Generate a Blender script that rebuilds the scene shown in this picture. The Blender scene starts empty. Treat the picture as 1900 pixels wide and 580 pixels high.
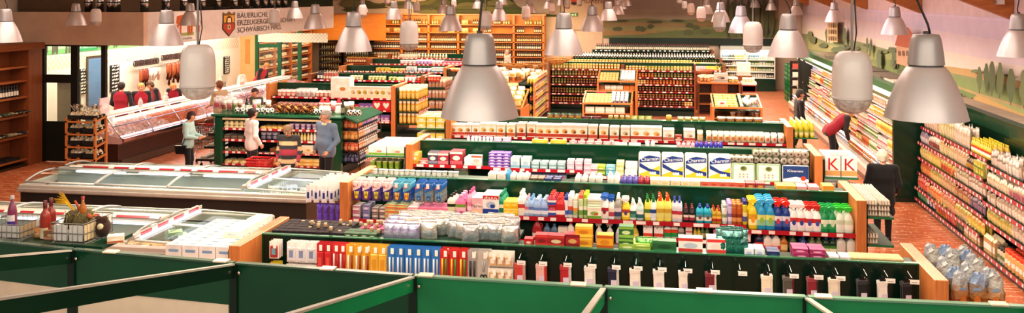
import bpy,math,random
import numpy as np
from mathutils import Vector,Matrix
R=random.Random(11)
C=bpy.context.scene.collection
ANG=math.radians(9.57);SA,CA=math.sin(ANG),math.cos(ANG);FPX=1690.0;CZ=4.4
def px(u,v,z):
 d=FPX*(CZ-z)/(v+8);r=(u-950)/FPX*d
 return(-d*SA+r*CA,d*CA+r*SA)
def ux(u,Y):
 t=(u-950)/FPX
 return(t*Y*CA-Y*SA)/(CA+t*SA)
def uy(u,X):
 t=(u-950)/FPX
 return(X*CA+t*X*SA)/(t*CA-SA)
def dep(X,Y):return-X*SA+Y*CA
def vz(v,X,Y):return CZ-(v+8)*dep(X,Y)/FPX
def proj(X,Y,Z):
 d=dep(X,Y)
 if d<.3:return None
 return(950+FPX*(X*CA+Y*SA)/d,-8+FPX*(CZ-Z)/d,d)
def hx(h):
 h=h.lstrip('#')
 if len(h)==3:h=''.join(c*2 for c in h)
 return tuple(int(h[i:i+2],16)/255 for i in(0,2,4))
def lin(c):
 return tuple(x/12.92 if x<=.04045 else((x+.055)/1.055)**2.4 for x in c[:3])
def H(c):return hx(c)if isinstance(c,str)else c
def mixc(a,b,t):
 a,b=H(a),H(b)
 return tuple(a[i]*(1-t)+b[i]*t for i in range(3))
class MB:
 def __init__(s):s.v=[];s.f=[];s.c=[];s.sm=[];s.mi=[]
 def add(s,vs,fs,c,sm=False,mi=0,M=None):
  o=len(s.v)
  if M is not None:vs=[tuple(M@Vector(p))for p in vs]
  s.v+=[tuple(p)for p in vs]
  many=isinstance(c,list)
  for k,f in enumerate(fs):
   s.f.append(tuple(i+o for i in f));s.c.append(H(c[k])if many else H(c));s.sm.append(sm);s.mi.append(mi)
  return s
 def box(s,x0,x1,y0,y1,z0,z1,c,mi=0,M=None,top=None,front=None,side=None):
  vs=[(x0,y0,z0),(x1,y0,z0),(x1,y1,z0),(x0,y1,z0),(x0,y0,z1),(x1,y0,z1),(x1,y1,z1),(x0,y1,z1)]
  fs=[(0,3,2,1),(4,5,6,7),(0,1,5,4),(1,2,6,5),(2,3,7,6),(3,0,4,7)]
  cs=[c,top or c,front or c,side or c,c,side or c]
  return s.add(vs,fs,cs,False,mi,M)
 def bbox(s,x0,x1,y0,y1,z0,z1,c,b=.005,mi=0,M=None):
  def ring(i,z):return[(x0+i,y0,z),(x1-i,y0,z),(x1,y0+i,z),(x1,y1-i,z),(x1-i,y1,z),(x0+i,y1,z),(x0,y1-i,z),(x0,y0+i,z)]
  r3=[(x0+b,y0+b,z1),(x1-b,y0+b,z1),(x1-b,y0+b,z1),(x1-b,y1-b,z1),(x1-b,y1-b,z1),(x0+b,y1-b,z1),(x0+b,y1-b,z1),(x0+b,y0+b,z1)]
  vs=ring(b,z0)+ring(b,z1-b)+r3
  fs=[tuple(range(7,-1,-1))]
  for l in(0,8):
   for i in range(8):fs.append((l+i,l+(i+1)%8,l+8+(i+1)%8,l+8+i))
  fs.append(tuple(range(16,24)))
  return s.add(vs,fs,c,False,mi,M)
 def quad(s,p,c,mi=0):return s.add(p,[tuple(range(len(p)))],c,False,mi)
 def front(s,x0,x1,z0,z1,y,c):return s.quad([(x0,y,z0),(x1,y,z0),(x1,y,z1),(x0,y,z1)],c)
 def oval(s,cx,cz,rx,rz,y,c,n=12):
  return s.quad([(cx+rx*math.cos(2*math.pi*i/n),y,cz+rz*math.sin(2*math.pi*i/n))for i in range(n)],c)
 def lathe(s,prof,c=None,seg=12,sx=1,sy=1,sm=True,M=None,mi=0,a0=0.,a1=None,e=1.0):
  full=a1 is None
  n=seg if full else seg+1
  vs=[]
  for p in prof:
   for i in range(n):
    a=2*math.pi*i/seg if full else a0+(a1-a0)*i/seg
    ca,sa=math.cos(a),math.sin(a)
    if e!=1.0:ca=math.copysign(abs(ca)**e,ca);sa=math.copysign(abs(sa)**e,sa)
    vs.append((p[0]*ca*sx,p[0]*sa*sy,p[1]))
  fs,cs,cur=[],[],c
  for k in range(len(prof)-1):
   if len(prof[k])>2:cur=prof[k][2]
   for i in range(seg):
    j=(i+1)%n if full else i+1
    fs.append((k*n+i,k*n+j,(k+1)*n+j,(k+1)*n+i));cs.append(cur)
  if full and prof[-1][0]>1e-4:
   fs.append(tuple((len(prof)-1)*n+i for i in range(n)));cs.append(cur)
  return s.add(vs,fs,cs,sm,mi,M)
 def tube(s,pts,r,c,seg=6,mi=0,sm=True,closed=False):
  P=[Vector(p)for p in pts];vs=[];n=len(P)
  rs=r if isinstance(r,(list,tuple))else[r]*n
  for i,p in enumerate(P):
   a=P[i-1]if(i>0 or closed)else P[i];b=P[(i+1)%n]if(i<n-1 or closed)else P[i]
   t=(b-a).normalized()if(b-a).length>1e-9 else Vector((0,0,1))
   u=t.cross(Vector((0,0,1)))
   if u.length<.05:u=t.cross(Vector((1,0,0)))
   u.normalize();w=t.cross(u)
   for k in range(seg):
    q=2*math.pi*k/seg
    vs.append(tuple(p+u*math.cos(q)*rs[i]+w*math.sin(q)*rs[i]))
  fs=[]
  for i in range(n if closed else n-1):
   j=(i+1)%n
   for k in range(seg):fs.append((i*seg+k,i*seg+(k+1)%seg,j*seg+(k+1)%seg,j*seg+k))
  if not closed:fs+=[tuple(range(seg-1,-1,-1)),tuple((n-1)*seg+k for k in range(seg))]
  return s.add(vs,fs,c,sm,mi)
 def prism(s,poly,a,b,c,axis='y',mi=0,M=None,cap=None):
  def P(p,h):return{'y':(p[0],h,p[1]),'x':(h,p[0],p[1]),'z':(p[0],p[1],h)}[axis]
  n=len(poly);vs=[P(p,a)for p in poly]+[P(p,b)for p in poly]
  fs=[tuple(range(n-1,-1,-1)),tuple(range(n,2*n))]+[(i,(i+1)%n,n+(i+1)%n,n+i)for i in range(n)]
  return s.add(vs,fs,[cap or c]*2+[c]*n,False,mi,M)
 def ball(s,x,y,z,r,c,seg=8,rings=5,sx=1,sy=1,sz=1,mi=0):
  prof=[(max(r*math.sin(math.pi*k/rings),1e-5),-r*math.cos(math.pi*k/rings)*sz)for k in range(rings+1)]
  return s.lathe(prof,c,seg,sx,sy,True,Matrix.Translation((x,y,z)),mi)
 def merge(s,o,M=None):
  k=len(s.v)
  s.v+=o.v if M is None else[tuple(M@Vector(p))for p in o.v]
  s.f+=[tuple(i+k for i in f)for f in o.f];s.c+=o.c;s.sm+=o.sm;s.mi+=o.mi
  return s
 def mesh(s,name,mats):
  me=bpy.data.meshes.new(name)
  me.from_pydata(s.v,[],s.f)
  for m in mats:me.materials.append(m)
  nf=len(s.f)
  me.polygons.foreach_set('use_smooth',s.sm)
  if len(mats)>1:me.polygons.foreach_set('material_index',s.mi)
  at=me.color_attributes.new('Col','FLOAT_COLOR','CORNER')
  cl=np.ones((nf,4),dtype=np.float32)
  if nf:cl[:,:3]=np.array([lin(c)for c in s.c],dtype=np.float32)
  tot=np.array([len(f)for f in s.f])
  at.data.foreach_set('color',np.repeat(cl,tot,axis=0).ravel())
  me.update()
  return me
MT={}
def mat(key,rough=.5,metal=0.,coat=0.,noise=.06,nscale=6.,bump=0.,bscale=40.,color=None,trans=0.,ior=1.45,objvar=.05,spec=.5,sheen=0.):
 m=bpy.data.materials.new(key);m.use_nodes=True;nt=m.node_tree;N=nt.nodes;L=nt.links
 b=N['Principled BSDF']
 b.inputs['Roughness'].default_value=rough;b.inputs['Metallic'].default_value=metal
 b.inputs['Coat Weight'].default_value=coat;b.inputs['Transmission Weight'].default_value=trans;b.inputs['IOR'].default_value=ior
 b.inputs['Specular IOR Level'].default_value=spec;b.inputs['Sheen Weight'].default_value=sheen
 tc=N.new('ShaderNodeTexCoord');nz=N.new('ShaderNodeTexNoise');nz.inputs['Scale'].default_value=nscale;nz.inputs['Detail'].default_value=3
 L.new(tc.outputs['Object'],nz.inputs['Vector'])
 mr=N.new('ShaderNodeMapRange');mr.inputs['To Min'].default_value=1-noise*2;mr.inputs['To Max'].default_value=1+noise*2
 mr.inputs['From Min'].default_value=.25;mr.inputs['From Max'].default_value=.75
 L.new(nz.outputs['Fac'],mr.inputs['Value'])
 oi=N.new('ShaderNodeObjectInfo');mo=N.new('ShaderNodeMapRange');mo.inputs['To Min'].default_value=1-objvar;mo.inputs['To Max'].default_value=1+objvar
 L.new(oi.outputs['Random'],mo.inputs['Value'])
 mu=N.new('ShaderNodeMath');mu.operation='MULTIPLY';L.new(mr.outputs[0],mu.inputs[0]);L.new(mo.outputs[0],mu.inputs[1])
 if color is None:
  at=N.new('ShaderNodeAttribute');at.attribute_name='Col';src=at.outputs['Color']
 else:
  rg=N.new('ShaderNodeRGB');rg.outputs[0].default_value=(*lin(H(color)),1);src=rg.outputs[0]
 vm=N.new('ShaderNodeVectorMath');vm.operation='SCALE';L.new(src,vm.inputs[0]);L.new(mu.outputs[0],vm.inputs['Scale'])
 L.new(vm.outputs[0],b.inputs['Base Color'])
 if bump:
  n2=N.new('ShaderNodeTexNoise');n2.inputs['Scale'].default_value=bscale;L.new(tc.outputs['Object'],n2.inputs['Vector'])
  bp=N.new('ShaderNodeBump');bp.inputs['Strength'].default_value=bump;bp.inputs['Distance'].default_value=.02
  L.new(n2.outputs['Fac'],bp.inputs['Height']);L.new(bp.outputs[0],b.inputs['Normal'])
 MT[key]=m
 return m
mat('paper',.55);mat('plastic',.28,coat=.15);mat('film',.16,bump=.5,bscale=45,coat=.4,noise=.1);mat('cloth',.9,noise=.03,nscale=25,bump=.25,bscale=160,sheen=.2)
mat('paint',.4,noise=.03);mat('lacquer',.22,noise=.05,nscale=2.5,coat=.2);mat('plaster',.9,noise=.04,nscale=3);mat('skin',.5,noise=.04,nscale=14);mat('hair',.6,noise=.2,nscale=60,bump=.5,bscale=120)
mat('alu',.38,metal=.45,noise=.03,nscale=5,bump=.04,bscale=200);mat('foil',.25,metal=.55,noise=.12,nscale=30,bump=.45,bscale=24);mat('chrome',.12,metal=1.,noise=.02);mat('mural',.85,noise=.03,nscale=2.2,objvar=0)
mat('food',.45,noise=.2,nscale=40,bump=.4,bscale=60);mat('enamel',.25,noise=.02,coat=.1);mat('wicker',.8,noise=.3,nscale=50,bump=.5,bscale=60)
def emis(key,col,s):
 m=bpy.data.materials.new(key);m.use_nodes=True;b=m.node_tree.nodes['Principled BSDF']
 b.inputs['Base Color'].default_value=(*lin(H(col)),1);b.inputs['Emission Color'].default_value=(*lin(H(col)),1);b.inputs['Emission Strength'].default_value=s
 nz=m.node_tree.nodes.new('ShaderNodeTexNoise');nz.inputs['Scale'].default_value=2
 mr=m.node_tree.nodes.new('ShaderNodeMapRange');mr.inputs['To Min'].default_value=s*.9;mr.inputs['To Max'].default_value=s*1.1
 m.node_tree.links.new(nz.outputs['Fac'],mr.inputs['Value']);m.node_tree.links.new(mr.outputs[0],b.inputs['Emission Strength'])
 MT[key]=m
emis('tube_white','#eef0ff',2.6);emis('tube_pink','#ffe6ea',2.2);emis('lamp_warm','#fff0d8',4.);emis('exit_green','#2f9a4a',.6)
def glassy(key,tint,mix,rough=.04,rise=.5):
 m=bpy.data.materials.new(key);m.use_nodes=True;nt=m.node_tree;N=nt.nodes;L=nt.links
 for n in list(N):N.remove(n)
 o=N.new('ShaderNodeOutputMaterial');t=N.new('ShaderNodeBsdfTransparent');g=N.new('ShaderNodeBsdfGlossy');x=N.new('ShaderNodeMixShader')
 t.inputs['Color'].default_value=(*lin(H(tint)),1);g.inputs['Roughness'].default_value=rough
 lw=N.new('ShaderNodeLayerWeight');lw.inputs['Blend'].default_value=.35
 mr=N.new('ShaderNodeMapRange');mr.inputs['To Min'].default_value=mix;mr.inputs['To Max'].default_value=min(1,mix+rise)
 L.new(lw.outputs['Fresnel'],mr.inputs['Value']);L.new(mr.outputs[0],x.inputs[0]);L.new(t.outputs[0],x.inputs[1]);L.new(g.outputs[0],x.inputs[2]);L.new(x.outputs[0],o.inputs['Surface'])
 MT[key]=m
glassy('glass','#f4faf8',.04);glassy('lid_glass','#eef6f4',.03,.05,.16);glassy('bag_clear','#f6f4ee',.16,.12)
def wood(key,c1,c2,axis,rough=.35):
 m=bpy.data.materials.new(key);m.use_nodes=True;nt=m.node_tree;N=nt.nodes;L=nt.links;b=N['Principled BSDF']
 tc=N.new('ShaderNodeTexCoord');mp=N.new('ShaderNodeMapping');mp.inputs['Scale'].default_value={'z':(14,14,1.2),'x':(1.2,14,14),'y':(14,1.2,14)}[axis]
 nz=N.new('ShaderNodeTexNoise');nz.inputs['Scale'].default_value=2.2;nz.inputs['Detail'].default_value=6;nz.inputs['Distortion'].default_value=1.2
 cr=N.new('ShaderNodeValToRGB');cr.color_ramp.elements[0].color=(*lin(H(c1)),1);cr.color_ramp.elements[1].color=(*lin(H(c2)),1)
 cr.color_ramp.elements[0].position=.3;cr.color_ramp.elements[1].position=.72
 L.new(tc.outputs['Object'],mp.inputs[0]);L.new(mp.outputs[0],nz.inputs['Vector']);L.new(nz.outputs['Fac'],cr.inputs[0]);L.new(cr.outputs[0],b.inputs['Base Color'])
 b.inputs['Roughness'].default_value=rough;b.inputs['Coat Weight'].default_value=.1
 MT[key]=m
wood('beech','#b9703a','#cf8a50','z');wood('beech_x','#b9703a','#cf8a50','x');wood('beech_y','#b9703a','#cf8a50','y')
wood('cherry','#7c4020','#94552f','z');wood('cherry_y','#85451f','#a1602f','y');wood('glulam','#a5602a','#c58146','x',.55);wood('oak_panel','#b8762a','#cc8d3e','x')
wood('walnut','#2c1510','#3f2018','y')
def tiles():
 m=bpy.data.materials.new('terracotta');m.use_nodes=True;nt=m.node_tree;N=nt.nodes;L=nt.links;b=N['Principled BSDF']
 tc=N.new('ShaderNodeTexCoord');br=N.new('ShaderNodeTexBrick');br.offset=.5
 br.inputs['Color1'].default_value=(*lin(hx('#bd6c46')),1);br.inputs['Color2'].default_value=(*lin(hx('#b0613c')),1);br.inputs['Mortar'].default_value=(*lin(hx('#8b5135')),1)
 br.inputs['Scale'].default_value=1;br.inputs['Brick Width'].default_value=.25;br.inputs['Row Height'].default_value=.125;br.inputs['Mortar Size'].default_value=.004;br.inputs['Bias'].default_value=0
 L.new(tc.outputs['Object'],br.inputs['Vector'])
 b2=N.new('ShaderNodeTexBrick');b2.offset=.5;b2.inputs['Scale'].default_value=1;b2.inputs['Brick Width'].default_value=.25;b2.inputs['Row Height'].default_value=.125;b2.inputs['Mortar Size'].default_value=.011
 L.new(tc.outputs['Object'],b2.inputs['Vector'])
 mp=N.new('ShaderNodeMapping');mp.inputs['Scale'].default_value=(2.2,9,1);nz=N.new('ShaderNodeTexNoise');nz.inputs['Scale'].default_value=1.0
 L.new(tc.outputs['Object'],mp.inputs[0]);L.new(mp.outputs[0],nz.inputs['Vector'])
 gt=N.new('ShaderNodeMath');gt.operation='GREATER_THAN';gt.inputs[1].default_value=.5;L.new(nz.outputs['Fac'],gt.inputs[0])
 mu=N.new('ShaderNodeMath');mu.operation='MULTIPLY';L.new(b2.outputs['Fac'],mu.inputs[0]);L.new(gt.outputs[0],mu.inputs[1])
 n3=N.new('ShaderNodeTexNoise');n3.inputs['Scale'].default_value=.5;L.new(tc.outputs['Object'],n3.inputs['Vector'])
 mx=N.new('ShaderNodeMix');mx.data_type='RGBA';mx.inputs['B'].default_value=(*lin(hx('#e2b48c')),1)
 L.new(mu.outputs[0],mx.inputs['Factor']);L.new(br.outputs['Color'],mx.inputs['A'])
 hs=N.new('ShaderNodeHueSaturation');mr=N.new('ShaderNodeMapRange');mr.inputs['To Min'].default_value=.85;mr.inputs['To Max'].default_value=1.15
 L.new(n3.outputs['Fac'],mr.inputs['Value']);L.new(mr.outputs[0],hs.inputs['Value']);L.new(mx.outputs['Result'],hs.inputs['Color']);L.new(hs.outputs[0],b.inputs['Base Color'])
 b.inputs['Roughness'].default_value=.32
 MT['terracotta']=m
tiles()
def mats_of(m):
 return[MT[k]for k in(m if isinstance(m,(list,tuple))else[m])]
def link(name,me,parent=None,loc=(0,0,0),rz=0.,sc=None):
 o=bpy.data.objects.new(name,me);C.objects.link(o)
 o.location=loc;o.rotation_euler=(0,0,rz)
 if sc is not None:o.scale=sc
 if parent is not None:o.parent=parent
 return o
def tag(o,label,cat,group=None,kind=None):
 o['label']=label;o['category']=cat
 if group:o['group']=group
 if kind:o['kind']=kind
 return o
def thing(name,label,cat,loc=(0,0,0),group=None,rz=0.):
 return tag(link(name,None,None,loc,rz),label,cat,group)
def part(name,mb,m,root,label=None,loc=None):
 o=link(name,mb.mesh(name,mats_of(m)),root,loc if loc is not None else tuple(-x for x in root.location))
 if label:o['label']=label
 return o
def sub(name,mb,m,par,label=None):
 o=link(name,mb.mesh(name,mats_of(m)),par)
 if label:o['label']=label
 return o
def solo(name,mb,m,label,cat,loc=(0,0,0),group=None,rz=0.,kind=None):
 return tag(link(name,mb.mesh(name,mats_of(m)),None,loc,rz),label,cat,group,kind)
def struct(name,mb,m,label):
 o=link(name,mb.mesh(name,mats_of(m)));o['kind']='structure';o['label']=label;o['category']='room'
 return o
TXT={}
def lettering(keys):
 tmp=[]
 for t in keys:
  cu=bpy.data.curves.new('t','FONT');cu.body=t;cu.size=1;cu.align_x='CENTER';cu.align_y='CENTER';cu.extrude=.004;cu.resolution_u=3
  o=bpy.data.objects.new('t',cu);C.objects.link(o);tmp.append((t,o))
 dg=bpy.context.evaluated_depsgraph_get();dg.update()
 for t,o in tmp:
  me=bpy.data.meshes.new_from_object(o.evaluated_get(dg))
  m=MB();m.v=[(v.co.x,-v.co.z,v.co.y)for v in me.vertices];m.f=[tuple(p.vertices)for p in me.polygons]
  w=max(p[0]for p in m.v)-min(p[0]for p in m.v);TXT[t]=(m,w)
  bpy.data.objects.remove(o);bpy.data.meshes.remove(me)
def write(mb,t,x,y,z,size,c,rz=0.,width=None,slant=0.,mi=0):
 """letters standing upright at (x,y,z), read from -y; rz turns them about z"""
 m,w=TXT[t]
 sx=size if width is None else width/w
 M=Matrix.Translation((x,y,z))@Matrix.Rotation(rz,4,'Z')
 if slant:M=M@Matrix.Rotation(slant,4,'Y')
 M=M@Matrix.Diagonal((sx,size*.3,size,1))
 mb.add(m.v,m.f,c,False,mi,M)
lettering(['BÄUERLICHE','ERZEUGERGEMEINSCHAFT','SCHWÄBISCH HALL','Hohenlohe','HOHENLOHE','LAND','Charmin','dato','Perwoll','Kleenex','K','AJAX','Hakle','aus unseren','eigenen Bauernhöfen'])
def area(x,y,z,sx,sy,p,col,rot=(0,0,0)):
 l=bpy.data.lights.new('area_light','AREA');l.shape='RECTANGLE';l.size=sx;l.size_y=sy;l.energy=p;l.color=lin(H(col));o=bpy.data.objects.new('area_light',l);C.objects.link(o);o.location=(x,y,z);o.rotation_euler=rot
# ======= ROOM
XR=6.35;YB=44.3;YBL=47.2;XJ=-2.96
m=MB();m.quad([(-19.6,4.4,0),(8,4.4,0),(8,48,0),(-19.6,48,0)],'#a85f3c');struct('floor',m,'terracotta','terracotta tile floor with pale grout dashes')
def painter(mb,X=None,Y=None,dim=0.):
 st={'k':0}
 def P(pts,c,n=1):
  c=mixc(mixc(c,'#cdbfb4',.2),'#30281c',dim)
  k=st['k'];st['k']+=1
  o=.004*k
  q=[]
  for i,(u,v)in enumerate(pts):
   if X is not None:y=uy(u,X);q.append((X-o,y,vz(v,X,y)))
   else:x=ux(u,Y);q.append((x,Y-o,vz(v,x,Y)))
  mb.quad(q,c)
 return P
def blob(P,u,v,ru,rv,c,n=11,rough=.25):
 P([(u+ru*math.cos(2*math.pi*i/n)*(1+R.uniform(-rough,rough)),v+rv*math.sin(2*math.pi*i/n)*(1+R.uniform(-rough,rough)))for i in range(n)],c)
def poplar(P,u,v0,v1,w,c):
 n=7;L=[];Rr=[]
 for i in range(n+1):
  t=i/n;ww=w*math.sin(math.pi*min(1,.08+t*.85))**.8
  L.append((u-ww*(1+R.uniform(-.2,.2)),v0+(v1-v0)*t));Rr.append((u+ww*(1+R.uniform(-.2,.2)),v0+(v1-v0)*t))
 P(L+Rr[::-1],c);P([(u-.8,v1),(u+.8,v1),(u+.8,v1+6),(u-.8,v1+6)],'#4a3a28')
m=MB()
m.quad([(XR,3.9,2.0),(XR,3.9,5.4),(XR,YB,5.4),(XR,YB,2.0)],'#d5c3c0')
m.quad([(XR,3.9,0),(XR,3.9,2.0),(XR,YB,2.0),(XR,YB,0)],'#22392b')
struct('wall_right',m,'plaster','pale rendered wall above the dry goods shelves')
m=MB();XM=XR-.03
m.box(XM+.002,XR-.001,10,YB-.02,2.2,3.97,'#d8cad8')
Pn=painter(m,X=XM)
Pn([(1436,6),(1500,10),(1700,27),(1876,41),(2050,56),(2050,100),(1876,80),(1700,52),(1500,30),(1436,22)],'#d2c6d8')
Pn([(1436,20),(1500,28),(1700,50),(1876,78),(2050,100),(2050,160),(1876,130),(1700,90),(1500,60),(1436,45)],'#decfd4')
Pn([(1436,40),(1500,52),(1700,84),(1876,118),(2050,150),(2050,200),(1876,160),(1700,120),(1500,85),(1436,60)],'#e6d8c8')
Pn([(1436,50),(1480,60),(1500,64),(1540,80),(1580,74),(1620,84),(1660,95),(1690,99),(1760,126),(1800,131),(1850,140),(1900,152),(2050,185),(2050,330),(1900,247),(1786,194),(1660,160),(1500,96),(1436,84)],'#8a9566')
Pn([(1500,76),(1560,86),(1620,96),(1690,118),(1690,130),(1600,108),(1500,90)],'#a5a46a')
Pn([(1590,92),(1640,96),(1690,112),(1690,165),(1640,150),(1600,120)],'#98a062')
Pn([(1610,110),(1650,110),(1690,126),(1690,150),(1640,130)],'#7f8f50')
Pn([(1752,122),(1800,128),(1870,143),(1900,153),(2050,186),(2050,200),(1900,166),(1840,151),(1770,136)],'#c09a5e')
Pn([(1752,136),(1800,146),(1870,160),(1900,170),(2050,200),(2050,240),(1900,196),(1800,168),(1752,152)],'#7d9152')
Pn([(1752,150),(1830,176),(1900,196),(2050,236),(2050,262),(1900,214),(1790,176)],'#b3975f')
Pn([(1770,160),(1815,176),(1800,187),(1775,182)],'#6e8446')
Pn([(1786,196),(1822,178),(1900,203),(2050,246),(2050,330),(1900,247)],'#c29a56')
Pn([(1840,184),(1900,200),(2050,240),(2050,255),(1900,210)],'#93a05c')
for u,v,a,b in[(1640,96,10,4),(1660,92,9,5),(1676,98,9,4),(1590,90,8,4),(1612,84,7,3),(1530,84,7,5),(1506,66,5,8),(1512,74,6,6),(1560,92,14,6),(1575,88,8,4),(1820,132,10,3),(1880,140,14,3),(1930,158,16,4),(1665,118,6,9),(1680,132,8,4)]:
 blob(Pn,u,v,a,b,R.choice(['#5d6b44','#6c7a4c','#566342']))
for u,v0,v1,w in[(1539,54,72,3),(1574,52,80,3.5),(1617,70,92,2.5),(1623,80,98,2.5),(1640,92,128,4.5),(1668,92,118,2.5),(1672,95,116,2),(1678,96,120,2)]:poplar(Pn,u,v0,v1,w,'#5e6c4a')
for u,v0,v1,w in[(1835,124,168,5),(1849,118,166,5),(1861,114,172,7),(1877,116,176,7),(1899,128,190,8),(1925,130,195,9)]:poplar(Pn,u,v0,v1,w,R.choice(['#5b6b3c','#647343','#4f6038']))
Pn([(1546,40),(1566,44),(1566,79),(1546,76)],'#cba77a');Pn([(1544,35),(1556,30),(1567,33),(1567,44),(1546,40)],'#b98f68')
for i in range(4):
 for j in range(3):Pn([(1549+i*4.3,43+j*12),(1551+i*4.3,43.3+j*12),(1551+i*4.3,51+j*12),(1549+i*4.3,50.7+j*12)],'#8a6a4c')
Pn([(1684,82),(1700,86),(1735,92),(1735,132),(1684,118)],'#cfa27c');Pn([(1681,84),(1689,57),(1707,50),(1718,66),(1738,92),(1700,88)],'#b0593a');Pn([(1716,72),(1726,62),(1732,70),(1736,92),(1720,92)],'#a65236')
for u in(1688,1696,1704):Pn([(u,94),(u+4,95),(u+4,104),(u,103)],'#7c5a44')
solo('landscape_mural',m,'mural','painted landscape with poplars, tan tower house and fields on the long side wall','mural')
m=MB();m.quad([(XJ,YB,0),(XR+1.4,YB,0),(XR+1.4,YB,5.4),(XJ,YB,5.4)],'#c9b5a2');m.quad([(XJ,YB,0),(XJ,YB,5.4),(XJ,YBL,5.4),(XJ,YBL,0)],'#d8cbbb');struct('wall_back',m,'plaster','beige end wall behind the chilled drinks')
m=MB();YM=YB-.03
m.box(ux(1119,YM),XR-.1,YM+.002,YB-.001,vz(70,0,YM),4.36,'#c9b3a0')
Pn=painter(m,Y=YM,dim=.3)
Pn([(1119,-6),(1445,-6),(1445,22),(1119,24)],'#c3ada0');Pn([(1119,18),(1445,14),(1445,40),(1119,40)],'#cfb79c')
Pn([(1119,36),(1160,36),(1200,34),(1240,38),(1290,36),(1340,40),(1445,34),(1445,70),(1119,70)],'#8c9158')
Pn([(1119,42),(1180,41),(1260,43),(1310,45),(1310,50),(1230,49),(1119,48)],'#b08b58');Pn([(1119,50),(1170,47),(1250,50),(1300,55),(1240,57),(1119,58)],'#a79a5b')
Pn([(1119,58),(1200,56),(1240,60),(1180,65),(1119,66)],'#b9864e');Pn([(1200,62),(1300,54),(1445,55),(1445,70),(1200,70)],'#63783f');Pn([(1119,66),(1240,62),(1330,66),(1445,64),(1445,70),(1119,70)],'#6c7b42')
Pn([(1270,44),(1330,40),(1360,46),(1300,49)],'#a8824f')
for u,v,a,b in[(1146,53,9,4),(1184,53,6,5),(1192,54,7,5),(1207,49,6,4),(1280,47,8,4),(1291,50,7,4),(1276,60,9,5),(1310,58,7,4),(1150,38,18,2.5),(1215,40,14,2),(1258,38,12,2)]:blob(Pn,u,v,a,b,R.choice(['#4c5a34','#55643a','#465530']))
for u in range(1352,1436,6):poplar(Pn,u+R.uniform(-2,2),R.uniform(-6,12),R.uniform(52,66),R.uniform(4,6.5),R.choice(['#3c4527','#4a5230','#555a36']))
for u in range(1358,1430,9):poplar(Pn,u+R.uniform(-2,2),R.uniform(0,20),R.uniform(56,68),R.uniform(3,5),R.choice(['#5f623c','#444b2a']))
solo('landscape_mural',m,'mural','painted landscape with dark trees and brown fields above the rear drinks chillers','mural')
m=MB();m.box(ux(1119,YM)+.3,5.6,YB-.12,YB-.002,2.06,vz(71,2,YB),'#12241b');struct('trim_1',m,'paint','dark green band under the rear mural')
m=MB();m.quad([(-19.4,YBL,0),(XJ,YBL,0),(XJ,YBL,5.4),(-19.4,YBL,5.4)],'#c2b6a4');struct('wall_back_left',m,'plaster','rear wall behind the wine shelving')
m=MB();m.quad([(-19.4,35.3,0),(-19.4,35.3,5.4),(-19.4,YBL,5.4),(-19.4,YBL,0)],'#b89a74');struct('wall_left_rear',m,'plaster','wall behind the wooden bottle shelf')
m=MB();YN=YBL-.03
m.box(-12.6,ux(1040,YN),YN+.002,YBL-.001,3.3,4.6,'#4a5630')
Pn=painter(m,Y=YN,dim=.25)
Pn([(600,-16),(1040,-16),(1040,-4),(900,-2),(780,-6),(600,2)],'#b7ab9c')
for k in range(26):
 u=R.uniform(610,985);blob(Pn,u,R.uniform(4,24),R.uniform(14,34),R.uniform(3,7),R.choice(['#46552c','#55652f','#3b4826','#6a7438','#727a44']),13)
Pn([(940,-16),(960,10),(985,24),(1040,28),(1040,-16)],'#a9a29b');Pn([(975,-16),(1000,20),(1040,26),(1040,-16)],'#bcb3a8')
solo('landscape_mural',m,'mural','dark green hillside painting above the wooden wine shelving','mural')
XL=-17.3
m=MB();m.quad([(XL,4.4,0),(XL,4.4,5.4),(XL,35.3,5.4),(XL,35.3,0)],'#efe8d6')
for i in range(132):
 for j in range(4):
  y=21.8+i*.1;z=2.28+j*.1
  if(i+j)%2:m.quad([(XL+.006,y,z),(XL+.006,y+.1,z),(XL+.006,y+.1,z+.1),(XL+.006,y,z+.1)],'#e4d0b4')
struct('wall_left',m,'enamel','cream tiled wall of the meat department with a checked band')
YH=21.75;XH=-13.38
m=MB();m.box(-17.29,XH,YH,YH+.18,3.1,3.97,'#dcc2a8');struct('wall_header',m,'plaster','beige bulkhead above the glazed door')
m=MB();m.box(-17.29,XH-.2,YH+.19,35.3,3.86,3.92,'#3a3a30');struct('ceiling_1',m,'plaster','dark flat roof of the meat department')
m=MB();m.quad([(-17.2,YH+.3,3.85),(XH-.2,YH+.3,3.85),(XH-.2,35.2,3.85),(-17.2,35.2,3.85)],'#efe6d4');struct('ceiling_2',m,'plaster','cream ceiling inside the meat department')
m=MB();m.quad([(-17.25,36.0,3.93),(-13.6,36.0,3.93),(-13.6,36.0,5.4),(-17.25,36.0,5.4)],'#38402a');m.quad([(-17.2,30,3.95),(-17.2,36,3.95),(-17.2,36,5.4),(-17.2,30,5.4)],'#463f2c');struct('wall_upper',m,'plaster','dark upper wall over the meat department roof')
m=MB();m.box(-17.25,-15.6,YH+.3,27.6,3.93,5.4,'#6d5840');struct('beam_1',m,'plaster','brown upper wall box over the bulkhead')
m=MB();m.box(XH-.12,XH,YH+.185,35.5,3.1,3.97,'#d9d2ca')
sg=thing('sign_band','long pale fascia board over the meat counter with crest and spaced grey capitals','sign',(XH,28,3.1));part('board',m,'paint',sg)
EM=XH+.012
def sy(u):return uy(u,XH)
m=MB();q=math.pi/2
for t,v,u0,u1 in[('BÄUERLICHE',24,440,496),('ERZEUGERGEMEINSCHAFT',39,440,548),('SCHWÄBISCH HALL',54,440,522)]:
 y0,y1=sy(u0),sy(u1);write(m,t,EM,(y0+y1)/2,{24:3.76,39:3.53,54:3.3}[v],.235,'#5e5850',q,width=(y1-y0))
part('lettering',m,'paint',sg,'thin grey capitals in three lines')
m=MB()
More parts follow.
